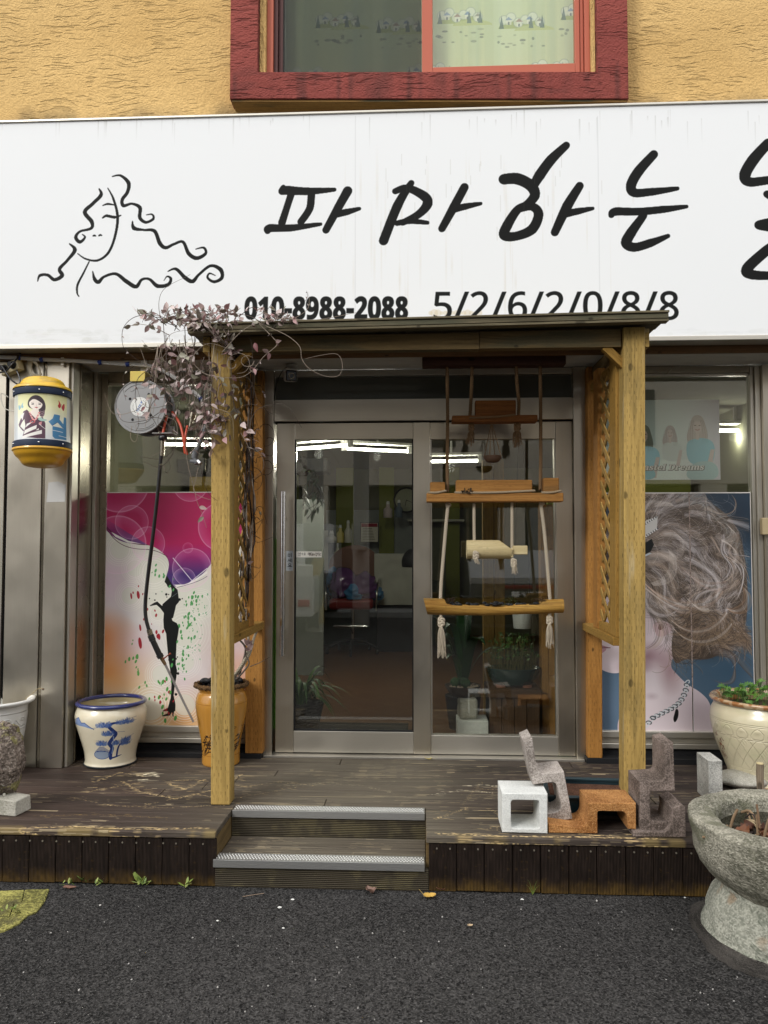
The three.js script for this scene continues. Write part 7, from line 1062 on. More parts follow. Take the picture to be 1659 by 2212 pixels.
// ---------------------------------------------------------------- creeper over the left side of the porch
{
  const vine = thing('creeper', 'dusky pink leaved creeper climbing the left porch lattice and sprawling over the roof corner', 'creeper', at(470, 1200, 0.5).toArray());
  const bark = std({ color: lin(0.105, 0.085, 0.07), roughness: 0.9 }), barkPale = std({ color: lin(0.26, 0.21, 0.165), roughness: 0.9 }), barkDark = std({ color: lin(0.045, 0.03, 0.024), roughness: 0.9 });
  const cols = [[0.30, 0.21, 0.195], [0.38, 0.29, 0.27], [0.46, 0.37, 0.35], [0.20, 0.13, 0.122], [0.25, 0.235, 0.175], [0.31, 0.17, 0.17], [0.15, 0.13, 0.10], [0.50, 0.42, 0.40]].map((q) => phys({ color: lin(...q.map((k) => Math.min(0.6, k * 1.2))), roughness: 0.5, transmission: 0.22, thickness: 0, side: THREE.DoubleSide })), crimson = phys({ color: lin(0.16, 0.035, 0.04), roughness: 0.5, transmission: 0.2, thickness: 0, side: THREE.DoubleSide });
  const mk = (w, fold, droop) => { const n = 6, pos = [], idx = []; for (let i = 0; i <= n; i++) { const t = i / n, hw = w * Math.sin(Math.PI * Math.pow(t, 0.8)) * (1 - 0.15 * t), y = droop * t * t; pos.push(t, y, 0, t, y + fold * hw, hw, t, y + fold * hw, -hw); } for (let i = 0; i < n; i++) { const a = i * 3, b = a + 3; idx.push(a, a + 1, b, b, a + 1, b + 1, a, b, a + 2, b, b + 2, a + 2); } const g = new THREE.BufferGeometry(); g.setAttribute('position', new THREE.Float32BufferAttribute(pos, 3)); g.setAttribute('uv', new THREE.Float32BufferAttribute(new Float32Array(pos.length / 3 * 2), 2)); g.setIndex(idx); g.computeVertexNormals(); return g; };
  const forms = [mk(0.26, 0.35, -0.15), mk(0.30, 0.25, -0.3), mk(0.22, 0.5, -0.05), mk(0.28, 0.15, 0.15)];
  const r = rng(101); let leaves = 0; const extra = [], base = vine.position;
  const leaf = (p, dir, size, m) => {
    const o = new THREE.Object3D(); o.position.copy(p); const q = new THREE.Quaternion().setFromUnitVectors(V(1, 0, 0), dir.clone().normalize()); o.quaternion.copy(q).multiply(new THREE.Quaternion().setFromAxisAngle(V(1, 0, 0), (r() - 0.5) * 3.0 + 1.0)); size *= 1.06; o.scale.setScalar(size); o.updateMatrix(); const g = forms[Math.floor(r() * 4)], mat = m || cols[Math.floor(r() * cols.length)];
    if (leaves++ < 296) { const me = new THREE.Mesh(g, mat); me.name = 'leaf'; me.position.copy(p).sub(base); me.quaternion.copy(o.quaternion); me.scale.setScalar(size); cast(me); vine.add(me); } else extra.push([g.clone().applyMatrix4(o.matrix), mat]);
  };
  const stems = [[], [], []];
  // shoot through photograph spots [x, y, depth]; n pairs of leaves, leaf size, twist
  const shoot = (pts, rad, kind, n = 0, size = 0.04, t0 = 0.1, t1 = 1) => {
    const q = pts.map((p) => at(p[0], p[1], p[2])), c = new THREE.CatmullRomCurve3(q), L = c.getLength(); stems[kind].push(tube(q, (t) => rad * (1 - 0.55 * t), Math.max(14, Math.ceil(L / 0.014)), 5));
    for (let i = 0; i < n; i++) { const t = lerp(t0, t1, (i + 0.3 + 0.4 * r()) / n), p = c.getPointAt(clamp(t)), d = c.getTangentAt(clamp(t)); for (const s of [-1, 1]) { if (r() < 0.14) continue; const side = V((r() - 0.5) * 1.2, (r() - 0.5) * 1.2 + 0.1, (r() - 0.3)).cross(d).normalize().multiplyScalar(s).addScaledVector(d, 0.5).addScaledVector(V(0, -0.35, 0.25), r()); leaf(p, side, size * (0.65 + 0.6 * r())); } }
    return c;
  };
  // woody main stems up from the amber jar, through the lattice
  shoot([[505, 1500, 0.16], [522, 1440, 0.2], [530, 1400, 0.22], [512, 1370, 0.24], [535, 1330, 0.24], [540, 1280, 0.25]], 0.0085, 0); shoot([[498, 1480, 0.18], [525, 1452, 0.22], [538, 1432, 0.22], [530, 1415, 0.22]], 0.008, 0); shoot([[540, 1440, 0.22], [560, 1432, 0.2], [582, 1420, 0.16]], 0.003, 0);
  for (let i = 0; i < 16; i++) { const x0 = 522 + r() * 20, pts = []; for (let y = 1340; y > 770; y -= 60) pts.push([x0 + (r() - 0.5) * 16 + (1340 - y) * 0.012, y + (r() - 0.5) * 20, 0.22 + r() * 0.36]); shoot(pts, 0.0035 + r() * 0.004, i % 3 === 0 ? 1 : i % 3 === 1 ? 2 : 0); }
  for (let i = 0; i < 26; i++) { const x = 520 + r() * 36, y = 800 + r() * 460, z0 = 0.3 + r() * 0.4; shoot([[x, y, z0], [x + 18 * (r() - 0.3), y + 18 * (r() - 0.5), z0 + 0.05], [x + 34 * (r() - 0.2), y + 40 * (r() - 0.5), z0], [x + 46 * (r() - 0.1), y + 60 * (r() - 0.3), z0 - 0.05]], 0.002, 2, r() < 0.25 ? 1 : 0, 0.032); }
  // stems up to the roof corner
  for (let i = 0; i < 12; i++) { const d = (r() - 0.5) * 40; shoot([[535, 800, 0.5], [515 + d * 0.3, 770, 0.85], [490 + d, 740, 0.98 + r() * 0.05], [470 + d * 1.5, 712, 1.03], [450 + d * 2, 690, 1.03], [430 + d * 2.2, 668, 1.0]], 0.004, i % 3, 4, 0.040, 0.3); }
  // crown over the roof corner
  for (let i = 0; i < 40; i++) { const x = 350 + r() * 250, y = 662 + r() * 42, a = r() * 6.28, L = 40 + r() * 60, z0 = 0.86 + r() * 0.2; shoot([[x, y + 20, z0], [x + Math.cos(a) * L * 0.4, y - 4 + 10 * r(), z0 + 0.03], [x + Math.cos(a) * L * 0.8, y - 10 + 26 * r(), z0 + 0.05 * r()], [x + Math.cos(a) * L, y + 30 * (r() - 0.5), z0]], 0.0022, i % 3, 4, 0.040); }
  // hanging mass left of the post and in front of it
  for (let i = 0; i < 40; i++) { const x = 340 + r() * 160, y0 = 690 + r() * 110, len = 50 + r() * 150, dx = (r() - 0.6) * 70, z0 = 0.80 + r() * 0.25; shoot([[x, y0, z0], [x + dx * 0.3 + 10 * (r() - 0.5), y0 + len * 0.35, z0 + 0.02], [x + dx * 0.7, y0 + len * 0.7, z0], [x + dx + 12 * (r() - 0.5), y0 + len, z0 - 0.03]], 0.0021, i % 3, i % 2 ? 3 : 4, 0.042, 0.2); }
  for (let i = 0; i < 16; i++) { const x = 400 + r() * 70, y0 = 860 + r() * 60, z0 = 0.88 + r() * 0.1; shoot([[x, y0 - 60, z0], [x + 20 * (r() - 0.5), y0, z0], [x + 44 * (r() - 0.3), y0 + 44, z0 + 0.02], [x + 70 * (r() - 0.2), y0 + 74 * r() + 20, z0 + 0.04]], 0.0019, i % 3, 3, 0.045, 0.3); }
  for (let i = 0; i < 40; i++) { const x = 300 + r() * 260, y = 690 + r() * 280, z0 = 0.84 + r() * 0.2, a = r() * 6.28, L = 40 + r() * 90; shoot([[x, y, z0], [x + Math.cos(a) * L * 0.4, y + Math.sin(a) * L * 0.3 + 12 * (r() - 0.5), z0], [x + Math.cos(a + 0.5) * L * 0.8, y + Math.sin(a + 0.5) * L * 0.7, z0 + 0.02], [x + Math.cos(a + 1.1) * L, y + Math.sin(a + 1.1) * L, z0]], 0.0017, i % 3, i % 4 ? 0 : 1, 0.034); }
  // the long loose tendrils one sees against sign, reel and window
  shoot([[440, 690, 0.98], [360, 688, 0.96], [300, 682, 0.94], [268, 705, 0.92], [264, 740, 0.9], [275, 760, 0.88], [310, 785, 0.86], [360, 800, 0.86]], 0.0022, 2, 7, 0.016, 0.2); shoot([[400, 780, 0.9], [340, 790, 0.8], [300, 815, 0.72], [292, 850, 0.70], [296, 890, 0.68], [300, 915, 0.68], [293, 932, 0.68]], 0.0022, 2, 7, 0.018, 0.25);
  shoot([[290, 790, 0.78], [268, 810, 0.74], [266, 840, 0.72], [272, 865, 0.7]], 0.0015, 2, 3, 0.014); shoot([[300, 885, 0.70], [330, 905, 0.70], [345, 935, 0.70], [358, 955, 0.70], [362, 985, 0.70], [368, 1010, 0.7], [358, 1022, 0.7], [350, 1020, 0.7]], 0.0016, 2, 5, 0.014); shoot([[285, 920, 0.7], [282, 945, 0.7], [292, 955, 0.7], [298, 935, 0.7], [290, 915, 0.7]], 0.0017, 1);
  shoot([[400, 960, 0.9], [405, 1000, 0.9], [415, 1040, 0.9], [420, 1060, 0.9], [426, 1085, 0.9], [436, 1108, 0.9], [446, 1140, 0.9]], 0.0016, 1, 2, 0.034, 0.7, 0.95); shoot([[428, 1010, 0.9], [424, 1030, 0.9], [418, 1060, 0.9], [432, 1072, 0.9], [455, 1080, 0.92]], 0.0016, 1); shoot([[432, 1000, 0.9], [440, 1040, 0.9], [452, 1068, 0.91], [470, 1082, 0.92]], 0.0016, 2);
  shoot([[480, 760, 1.02], [530, 710, 1.03], [590, 690, 1.04], [640, 690, 1.04], [690, 690, 1.03], [770, 675, 1.02], [660, 640, 0.99]].slice(0, 6), 0.0021, 1, 5, 0.034, 0.15, 0.62); shoot([[560, 672, 1.03], [620, 690, 1.03], [660, 672, 1.02], [668, 650, 1.0], [664, 630, 1.0]], 0.0016, 1, 3, 0.014); shoot([[540, 690, 1.03], [600, 715, 1.04], [628, 730, 1.04], [648, 750, 1.04], [652, 775, 1.03], [668, 796, 1.02], [700, 812, 1.01], [730, 812, 1.0], [740, 790, 1.0], [728, 765, 1.0], [690, 768, 1.0], [660, 775, 1.0]], 0.0020, 1); shoot([[660, 650, 1.0], [664, 640, 1.0], [662, 628, 1.0]], 0.0014, 2, 2, 0.012);
  shoot([[560, 700, 1.04], [590, 730, 1.05], [598, 745, 1.05], [570, 770, 1.06], [545, 800, 1.06], [520, 815, 1.06], [480, 816, 1.05]], 0.0021, 1, 5, 0.034, 0.1, 0.7); shoot([[480, 816, 1.05], [440, 806, 1.04], [410, 775, 1.03], [390, 740, 1.02]], 0.0022, 1, 2, 0.03);
  const ring = (cx, cy, rx, ry, z0, k, a0 = 0, a1 = 5.6) => shoot(Array.from({ length: 9 }, (_, i) => { const a = lerp(a0, a1, i / 8); return [cx + Math.cos(a) * rx, cy + Math.sin(a) * ry, z0]; }), 0.0020, k); ring(515, 785, 24, 22, 0.98, 1, 2.8, 8); ring(548, 796, 8, 8, 0.98, 1); ring(500, 786, 10, 10, 0.99, 1); ring(535, 780, 14, 12, 0.98, 1); ring(575, 1010, 14, 16, 0.35, 2, -2, 3.6); ring(545, 1035, 22, 26, 0.4, 2, -1.6, 2.6); ring(582, 965, 14, 20, 0.3, 2, -2, 3); ring(574, 940, 18, 24, 0.35, 2, -2.4, 1.8);
  shoot([[500, 850, 0.97], [510, 885, 0.97], [525, 920, 0.96], [545, 950, 0.95], [552, 975, 0.94]], 0.0022, 2, 6, 0.044, 0.15); shoot([[495, 815, 1.0], [505, 860, 1.0], [490, 880, 1.0]], 0.0018, 2, 4, 0.036); shoot([[520, 935, 0.94], [534, 960, 0.94], [545, 990, 0.92]], 0.0018, 1, 3, 0.036); shoot([[480, 830, 1.0], [487, 870, 0.99], [478, 905, 0.98], [462, 925, 0.97]], 0.0018, 2, 5, 0.040);
  const red = at(586, 1013, 0.2); leaf(red, V(-1, 0.35, 0.1), 0.045, crimson); leaf(red, V(1, 0.3, 0.1), 0.05, crimson); leaf(at(550, 740, 1.04), V(0.3, -1, 0.2), 0.05, crimson);
  leaf(at(533, 1146, 0.8), V(0.2, -1, 0.4), 0.05, cols[7]); leaf(at(547, 970, 0.93), V(1, 0.2, 0.4), 0.05, cols[7]); for (let i = 0; i < 5; i++) leaf(at(530 + i * 4, 1394 + (i % 2) * 12, 0.24), V(Math.cos(i), 0.6, 0.3), 0.05, cols[3]);
  stems.forEach((l, i) => { if (l.length) { const m = part(vine, 'stem', merge(l), [bark, barkPale, barkDark][i]); } });
  if (extra.length) { const by = new Map(); for (const [g, m] of extra) { if (!by.has(m)) by.set(m, []); by.get(m).push(g); } for (const [m, l] of by) part(vine, 'leaf_mass', merge(l), m).userData.kind = 'stuff'; }
  // rope that ties the stem to the post
  const rp = std({ color: lin(0.38, 0.33, 0.25), roughness: 0.95 }), tie = thing('tie_rope', 'grey twisted rope tied between the amber jar and the rear porch post', 'rope', at(530, 1420, 0.2).toArray());
  part(tie, 'rope', rope([at(500, 1470, 0.17), at(520, 1445, 0.2), at(540, 1410, 0.17), at(548, 1380, 0.14), at(556, 1360, 0.11)], 0.0085), rp); part(tie, 'rope', rope([at(503, 1462, 0.19), at(522, 1436, 0.22), at(536, 1405, 0.19), at(536, 1370, 0.15)], 0.0085), rp);
  console.log('creeper leaves', leaves);
}
// ---------------------------------------------------------------- inside the shop
{
  const tubeM = std({ color: lin(0.9, 0.9, 0.85), emissive: lin(1, 0.98, 0.88), emissiveIntensity: 7 }), white = std({ color: lin(0.6, 0.6, 0.55) });
  const lampUnit = (x, y, z, L, ang, label, power) => {
    const t = thing('fluorescent_lamp', label, 'ceiling lamp', [x, y, z], 'ceiling tubes in the shop'); t.rotation.y = ang;
    const add = (n, g, m) => { const e = new THREE.Mesh(g, m); e.name = n; t.add(e); cast(e); return e; };
    add('tube', new THREE.CylinderGeometry(0.014, 0.014, L, 12).rotateZ(Math.PI / 2), tubeM).castShadow = false; add('holder', box(-L / 2 - 0.04, -L / 2, -0.02, 0.05, -0.02, 0.02, 0.003), white); add('holder', box(L / 2, L / 2 + 0.04, -0.02, 0.05, -0.02, 0.02, 0.003), white); add('tray', box(-L / 2 - 0.04, L / 2 + 0.04, 0.051, 0.075, -0.05, 0.05, 0.003), white); add('hanger', box(-0.01, 0.01, 0.076, 2.724 - y, -0.01, 0.01, 0.001, 'y'), white);
    const l = new THREE.PointLight(lin(1, 0.97, 0.86), power, 0, 2); l.position.set(x, y - 0.06, z); l.castShadow = true; l.shadow.radius = 2; scene.add(l);
  };
  const q1 = at(688, 966, -1.9), q2 = at(815, 972, -2.4), q3 = at(975, 996, -2.4), q4 = at(1588, 930, -1.6), q5 = at(420, 960, -1.6);
  lampUnit(q1.x, q1.y, -1.9, 0.62, -0.45, 'lit fluorescent tube seen through the sliding door, left one of the pair', 0.9); lampUnit(q2.x, q2.y, -2.4, 0.62, 0.40, 'lit fluorescent tube seen through the sliding door, right one of the pair', 0.9); lampUnit(q3.x, q3.y, -2.4, 0.5, -0.12, 'lit fluorescent tube behind the rope of the hanging shelf', 0.2); lampUnit(q4.x, q4.y, -1.6, 0.8, 0.08, 'lit fluorescent tube beside the pale poster in the right window', 0.28); lampUnit(q5.x, q5.y, -1.6, 0.5, 0.1, 'lit fluorescent tube seen behind the hose reel in the left window', 0.3);
  // partitions and fittings along the back
  const part2 = (name, label, cat, boxes) => { const b0 = boxes[0][1], t = thing(name, label, cat, [(b0[0] + b0[1]) / 2, Math.max(0.262, b0[2]), (b0[4] + b0[5]) / 2]); for (const [n, b, m] of boxes) part(t, n, box(...b, 0.004), m); return t; };
  const olive = std({ color: lin(0.22, 0.24, 0.05), roughness: 0.8 }), grey = std({ color: lin(0.26, 0.28, 0.26), roughness: 0.8 }), cream = std({ color: lin(0.50, 0.50, 0.40), roughness: 0.7 }), dark = std({ color: lin(0.03, 0.03, 0.03), roughness: 0.6 }), teal = std({ color: lin(0.14, 0.19, 0.15), roughness: 0.6 });
  part2('wall_unit', 'pale counter and wall shelf at the back of the shop seen through the sliding door', 'counter', [['counter', [-1.5, 0.30, 0.262, 1.10, -6.0, -5.4], teal], ['shelf', [-0.2, 0.6, 1.92, 1.95, -6.4, -6.0], cream], ['back_panel', [-1.4, -0.05, 1.10, 2.1, -6.45, -6.38], grey]]);
  for (const [x, w] of [[-1.25, 0.26], [-0.62, 0.22], [0.35, 0.2], [-2.1, 0.3]]) part2('wall_stripe', 'olive green strip of wall at the back of the shop, ' + (x < -2 ? 'seen in the left window' : x < -1 ? 'left in the sliding door' : x < 0 ? 'middle of the sliding door' : 'beside the clock'), 'wall panel', [['panel', [x, x + w, 0.262, 2.72, -6.37, -6.32], olive]]);
  part2('display_cabinet', 'dark cabinet with a gold panel seen in the left window', 'cabinet', [['cabinet', [-2.5, -1.9, 0.262, 2.0, -3.6, -3.2], dark], ['gold_panel', [-2.5, -1.95, 2.05, 2.32, -3.5, -3.3], std({ color: lin(0.45, 0.30, 0.05), roughness: 0.4, metalness: 0.3 })], ['beam', [-2.6, -1.0, 2.36, 2.5, -3.6, -3.2], dark]]);
  part2('room_screen', 'plain pale room divider behind the upper left window', 'divider', [['panel', [-1.85, -1.0, 0.262, 2.05, -3.0, -2.95], grey]]);
  { // wall clock
    const p = at(878, 1080, -5.9), t = thing('wall_clock', 'round wall clock at the back of the shop seen through the door', 'clock', p.toArray()); const R = 0.17; part(t, 'clock_ring', new THREE.TorusGeometry(R, 0.012, 10, 48).translate(p.x, p.y, p.z), dark); part(t, 'dial', new THREE.CircleGeometry(R - 0.006, 40).translate(p.x, p.y, p.z - 0.004), std({ color: lin(0.30, 0.31, 0.22) })); part(t, 'hand', rod(p.clone().add(V(0, 0, 0.004)), p.clone().add(V(-0.02, -0.09, 0.004)), 0.005, 0.003, 6), dark); part(t, 'hand', rod(p.clone().add(V(0, 0, 0.004)), p.clone().add(V(0.11, -0.05, 0.004)), 0.004, 0.002, 6), dark);
  }
  { // salon chair with coloured bundles
    const z = -4.6, c = at(762, 1300, z), t = thing('salon_chair', 'red salon chair on a five-star base with casters inside the shop', 'salon chair', [c.x, 0.262, z]), red = std({ color: lin(0.16, 0.022, 0.02), roughness: 0.4 });
    const sy = at(762, 1290, z).y; part(t, 'seat', box(c.x - 0.27, c.x + 0.27, sy - 0.14, sy, z - 0.26, z + 0.26, 0.05), red); const bk = new THREE.CylinderGeometry(0.36, 0.36, 0.06, 40, 1, false, -Math.PI / 2, Math.PI).rotateX(Math.PI / 2).rotateZ(Math.PI / 2); const b2 = new THREE.CylinderGeometry(0.33, 0.33, 0.05, 48).rotateX(Math.PI / 2).scale(1, 0.85, 1).translate(c.x, sy + 0.36, z - 0.30); part(t, 'backrest', b2, std({ color: lin(0.17, 0.085, 0.06), roughness: 0.5 }));
    for (const s of [-1, 1]) part(t, 'armrest', tube([[c.x + s * 0.30, sy - 0.16, z - 0.2], [c.x + s * 0.31, sy + 0.05, z - 0.22], [c.x + s * 0.33, sy + 0.22, z - 0.05], [c.x + s * 0.31, sy + 0.1, z + 0.2], [c.x + s * 0.3, sy - 0.14, z + 0.24]], 0.014, 40, 10), M.chrome);
    part(t, 'gas_column', merge([rod([c.x, 0.40, z], [c.x, sy - 0.14, z], 0.026)]), M.chrome); part(t, 'footrest', merge([rod([c.x - 0.2, 0.62, z + 0.3], [c.x + 0.2, 0.62, z + 0.3], 0.013), rod([c.x, 0.62, z + 0.3], [c.x, 0.5, z], 0.012)]), M.chrome);
    for (let i = 0; i < 5; i++) { const a = i * 1.2566 + 0.3, e = V(c.x + Math.cos(a) * 0.32, 0.34, z + Math.sin(a) * 0.32); part(t, 'base_leg', tube([[c.x, 0.42, z], [c.x + Math.cos(a) * 0.18, 0.40, z + Math.sin(a) * 0.18], e], 0.022, 12, 8), dark); part(t, 'caster', new THREE.CylinderGeometry(0.03, 0.03, 0.03, 14).rotateZ(Math.PI / 2).translate(e.x, 0.293, e.z), dark); }
    const b = thing('cape_bundle', 'heap of shiny purple and blue salon capes piled on the red chair', 'bundle', [c.x, sy, z + 0.05]), pur = phys({ color: lin(0.10, 0.04, 0.13), roughness: 0.22, clearcoat: 0.6 }), blu = phys({ color: lin(0.05, 0.17, 0.34), roughness: 0.25, clearcoat: 0.6 }), n = Noise(63);
    const heap = (x, y, zz, sx, s2, s3, m, sd) => { const g = mergeVertices(new THREE.IcosahedronGeometry(1, 8)), P = g.attributes.position; for (let i = 0; i < P.count; i++) { const X = P.getX(i), Y = P.getY(i), Z = P.getZ(i), d = 1 + 0.7 * (Math.abs(n(X * 3 + 9 + sd, Y * 3 + Z * 2 + 9, 64, 64) - 0.5)) * (X + Y > 0 ? 1 : 0.8) - 0.15; P.setXYZ(i, X * d * sx, Math.max(-0.7, Y * d) * s2, Z * d * s3); } g.computeVertexNormals(); part(b, 'cape', g.translate(x, y, zz), m); };
    heap(c.x - 0.11, sy + 0.15, z + 0.08, 0.19, 0.21, 0.2, pur, 1); heap(c.x + 0.16, sy + 0.12, z + 0.08, 0.18, 0.18, 0.2, pur, 5); heap(c.x - 0.24, sy + 0.16, z - 0.02, 0.1, 0.2, 0.15, blu, 3); heap(c.x + 0.28, sy + 0.04, z + 0.05, 0.1, 0.10, 0.12, blu, 7); heap(c.x + 0.03, sy + 0.06, z + 0.22, 0.12, 0.1, 0.08, blu, 8);
  }
  { // covered washing unit
    const z = -4.9, a = at(815, 1200, z), b = at(905, 1300, z), t = thing('covered_unit', 'upright unit under a crumpled pale dust sheet right of the salon chair', 'covered unit', [(a.x + b.x) / 2, 0.9, z]); const g = new THREE.BoxGeometry(b.x - a.x + 0.15, a.y - b.y + 0.05, 0.4, 24, 24, 8), P = g.attributes.position, n = Noise(65); for (let i = 0; i < P.count; i++) P.setZ(i, P.getZ(i) + 0.06 * (n.fbm(P.getX(i) + 1, P.getY(i) + 1, 6, 6, 3) - 0.5)); g.computeVertexNormals(); part(t, 'dust_sheet', g.translate((a.x + b.x) / 2 + 0.05, (a.y + b.y) / 2, z), std({ color: lin(0.42, 0.42, 0.37), roughness: 0.8 })); part(t, 'cabinet', box(a.x, b.x + 0.15, 0.264, b.y - 0.03, z - 0.2, z + 0.16, 0.01), dark);
    const bo = at(729, 1206, -5.2), bt = thing('spray_bottle', 'pale yellow pump bottle standing on the counter behind the chair', 'bottle', [bo.x, bo.y, -5.2]); part(bt, 'bottle', lathe([[0.001, bo.y - 0.1], [0.055, bo.y - 0.1], [0.06, bo.y], [0.05, bo.y + 0.08], [0.02, bo.y + 0.1], [0.02, bo.y + 0.14]], bo.x, 0, -5.2, 24, false), std({ color: lin(0.6, 0.58, 0.42), roughness: 0.3 })); part(bt, 'pump', rod([bo.x, bo.y + 0.14, -5.2], [bo.x, bo.y + 0.2, -5.2], 0.012), M.whitePaint);
  }
  { // odds and ends on the back wall
    const z = -5.95, a = at(778, 1172, z), b = at(818, 1128, z), t = thing('notice_board', 'framed notice with a red heading on the back wall right of the salon chair', 'notice', [(a.x + b.x) / 2, a.y, z]), m = canvasTex(128, 160, (c) => { c.fillStyle = '#cfcabb'; c.fillRect(0, 0, 128, 160); c.fillStyle = '#8e2430'; c.fillRect(4, 4, 120, 30); c.fillStyle = '#77736a'; for (let i = 0; i < 8; i++) c.fillRect(14, 46 + i * 13, 70 + (i * 37) % 34, 4); }); part(t, 'frame', box(a.x, b.x, a.y, b.y, z - 0.02, z - 0.004, 0.003), dark); part(t, 'sheet', plane(a.x + 0.01, b.x - 0.01, a.y + 0.01, b.y - 0.01, z), std({ map: m }));
    const zb = -5.5; [[735, 1172, 0.05, 0.20, [0.6, 0.5, 0.12], 'yellow bottle on the back counter of the shop'], [752, 1172, 0.05, 0.26, [0.62, 0.60, 0.52], 'white bottle with a tall spout on the back counter'], [716, 1172, 0.07, 0.12, [0.55, 0.55, 0.5], 'white box-shaped tub on the back counter'], [838, 1118, 0.06, 0.18, [0.5, 0.42, 0.40], 'pale canister on the wall shelf below the clock'], [862, 1118, 0.05, 0.2, [0.10, 0.13, 0.16], 'dark canister on the wall shelf below the clock']].forEach(([px, py, R, h, q, label]) => { const p = at(px, py, zb), o = thing('salon_bottle', label, 'bottle', [p.x, p.y, zb]); part(o, 'bottle', lathe([[0.001, p.y], [R, p.y], [R, p.y + h * 0.62], [R * 0.45, p.y + h * 0.78], [R * 0.4, p.y + h]], p.x, 0, zb, 20, false), std({ color: lin(...q), roughness: 0.35 })); part(o, 'cap', rod([p.x, p.y + h, zb], [p.x, p.y + h + 0.04, zb], R * 0.45, R * 0.3, 12), M.whitePaint); });
    const wx = at(690, 1185, -5.7), w = thing('wall_paper_sheet', 'white sheet pinned on the back wall left of the salon chair', 'paper', wx.toArray()); part(w, 'sheet', box(wx.x - 0.12, wx.x + 0.12, wx.y - 0.3, wx.y + 0.25, -5.7, -5.69, 0.002), cream);
    const hx = at(893, 1215, -3.6), h = thing('hood_dryer', 'black hood of a standing hair dryer at the right edge of the sliding door glass', 'hair dryer', [hx.x, 0.264, -3.6]); part(h, 'hood', new THREE.SphereGeometry(0.16, 32, 18, 0, 6.283, 0, 1.9).translate(hx.x + 0.03, hx.y, -3.6), M.black); part(h, 'stand', rod([hx.x + 0.05, 0.264, -3.6], [hx.x + 0.05, hx.y - 0.04, -3.6], 0.018), M.black);
  }
  { // mats
    const t = thing('door_mat', 'black rubber mat inside the sliding door', 'mat', [-0.4, 0.264, -0.55]); part(t, 'mat', box(-0.76, -0.10, 0.264, 0.272, -0.86, -0.35, 0.003), std({ color: lin(0.012, 0.014, 0.013), roughness: 0.8, bumpMap: greyTex(64, 64, (u, v) => (Math.floor(u * 16) + Math.floor(v * 16)) % 2, [0.1, 0.1]), bumpScale: 0.002 }));
  }
  // plants
  const gA = phys({ color: lin(0.045, 0.12, 0.02), roughness: 0.5, transmission: 0.2, thickness: 0, side: THREE.DoubleSide }), gB = phys({ color: lin(0.10, 0.20, 0.045), roughness: 0.5, transmission: 0.2, thickness: 0, side: THREE.DoubleSide }), gD = phys({ color: lin(0.02, 0.075, 0.022), roughness: 0.4, transmission: 0.15, thickness: 0, side: THREE.DoubleSide });
  const blade = (p0, p1, p2, w, n = 12) => { const c = new THREE.QuadraticBezierCurve3(p0, p1, p2), pos = [], idx = [], side = V().crossVectors(V().subVectors(p2, p0), V(0, 1, 0)).normalize(); for (let i = 0; i <= n; i++) { const t = i / n, p = c.getPoint(t), h = w * Math.min(1, 4 * (1 - t)) * Math.min(1, 0.35 + 3 * t) / 2; pos.push(p.x - side.x * h, p.y + h * 0.25, p.z - side.z * h, p.x, p.y, p.z, p.x + side.x * h, p.y + h * 0.25, p.z + side.z * h); if (i < n) { const a = i * 3; idx.push(a, a + 1, a + 3, a + 1, a + 4, a + 3, a + 1, a + 2, a + 4, a + 2, a + 5, a + 4); } } const g = new THREE.BufferGeometry(); g.setAttribute('position', new THREE.Float32BufferAttribute(pos, 3)); g.setAttribute('uv', new THREE.Float32BufferAttribute(new Float32Array(pos.length / 3 * 2), 2)); g.setIndex(idx); g.computeVertexNormals(); return g; };
  { const z = -0.42, c = at(648, 1492, z), r = rng(41), t = thing('spider_plant', 'spider plant with arching striped leaves in a dark basket just inside the sliding door', 'plant', [c.x, 0.264, z]); const yb = c.y - 0.02; part(t, 'basket', lathe([[0.001, 0.266], [0.11, 0.266], [0.13, 0.34], [0.165, yb - 0.06], [0.158, yb - 0.06], [0.12, yb - 0.09], [0.001, yb - 0.09]], c.x, 0, z, 28, false), std({ color: lin(0.05, 0.043, 0.038), roughness: 0.8, bumpMap: greyTex(128, 128, (u, v) => 0.5 + 0.5 * Math.sin(u * 80) * Math.sin(v * 60)), bumpScale: 0.01 })); for (let i = 0; i < 52; i++) { const a = r() * 6.283, L = 0.16 + r() * 0.22, up = 0.08 + r() * 0.18; part(t, 'leaf', blade(V(c.x + Math.cos(a) * 0.03, yb - 0.07, z + Math.sin(a) * 0.03), V(c.x + Math.cos(a) * L * 0.5, yb + up, z + Math.sin(a) * L * 0.4), V(c.x + Math.cos(a) * L, yb + up - 0.12 - r() * 0.16, z + Math.min(0.30, Math.sin(a) * L)), 0.016 + r() * 0.01), r() < 0.35 ? gB : gA); } }
  { const z = -0.40, a0 = at(1057, 1550, z), x1 = at(1166, 1550, z).x, yt = at(1110, 1507, z).y, t = thing('planked_cabinet', 'dark planked wooden plant stand behind the fixed pane', 'plant stand', [(a0.x + x1) / 2, 0.264, z]); part(t, 'top_board', box(a0.x - 0.01, x1 + 0.01, yt, yt + 0.055, z - 0.3, z + 0.02, 0.004), M.cabinet); const n = 4, w = (x1 - a0.x) / n; for (let i = 0; i < n; i++) part(t, 'plank', box(a0.x + i * w + 0.002, a0.x + (i + 1) * w - 0.002, 0.265, yt - 0.001, z - 0.02, z, 0.003, 'y'), M.cabinet); part(t, 'carcass', box(a0.x, x1, 0.265, yt - 0.002, z - 0.29, z - 0.021, 0), M.black);
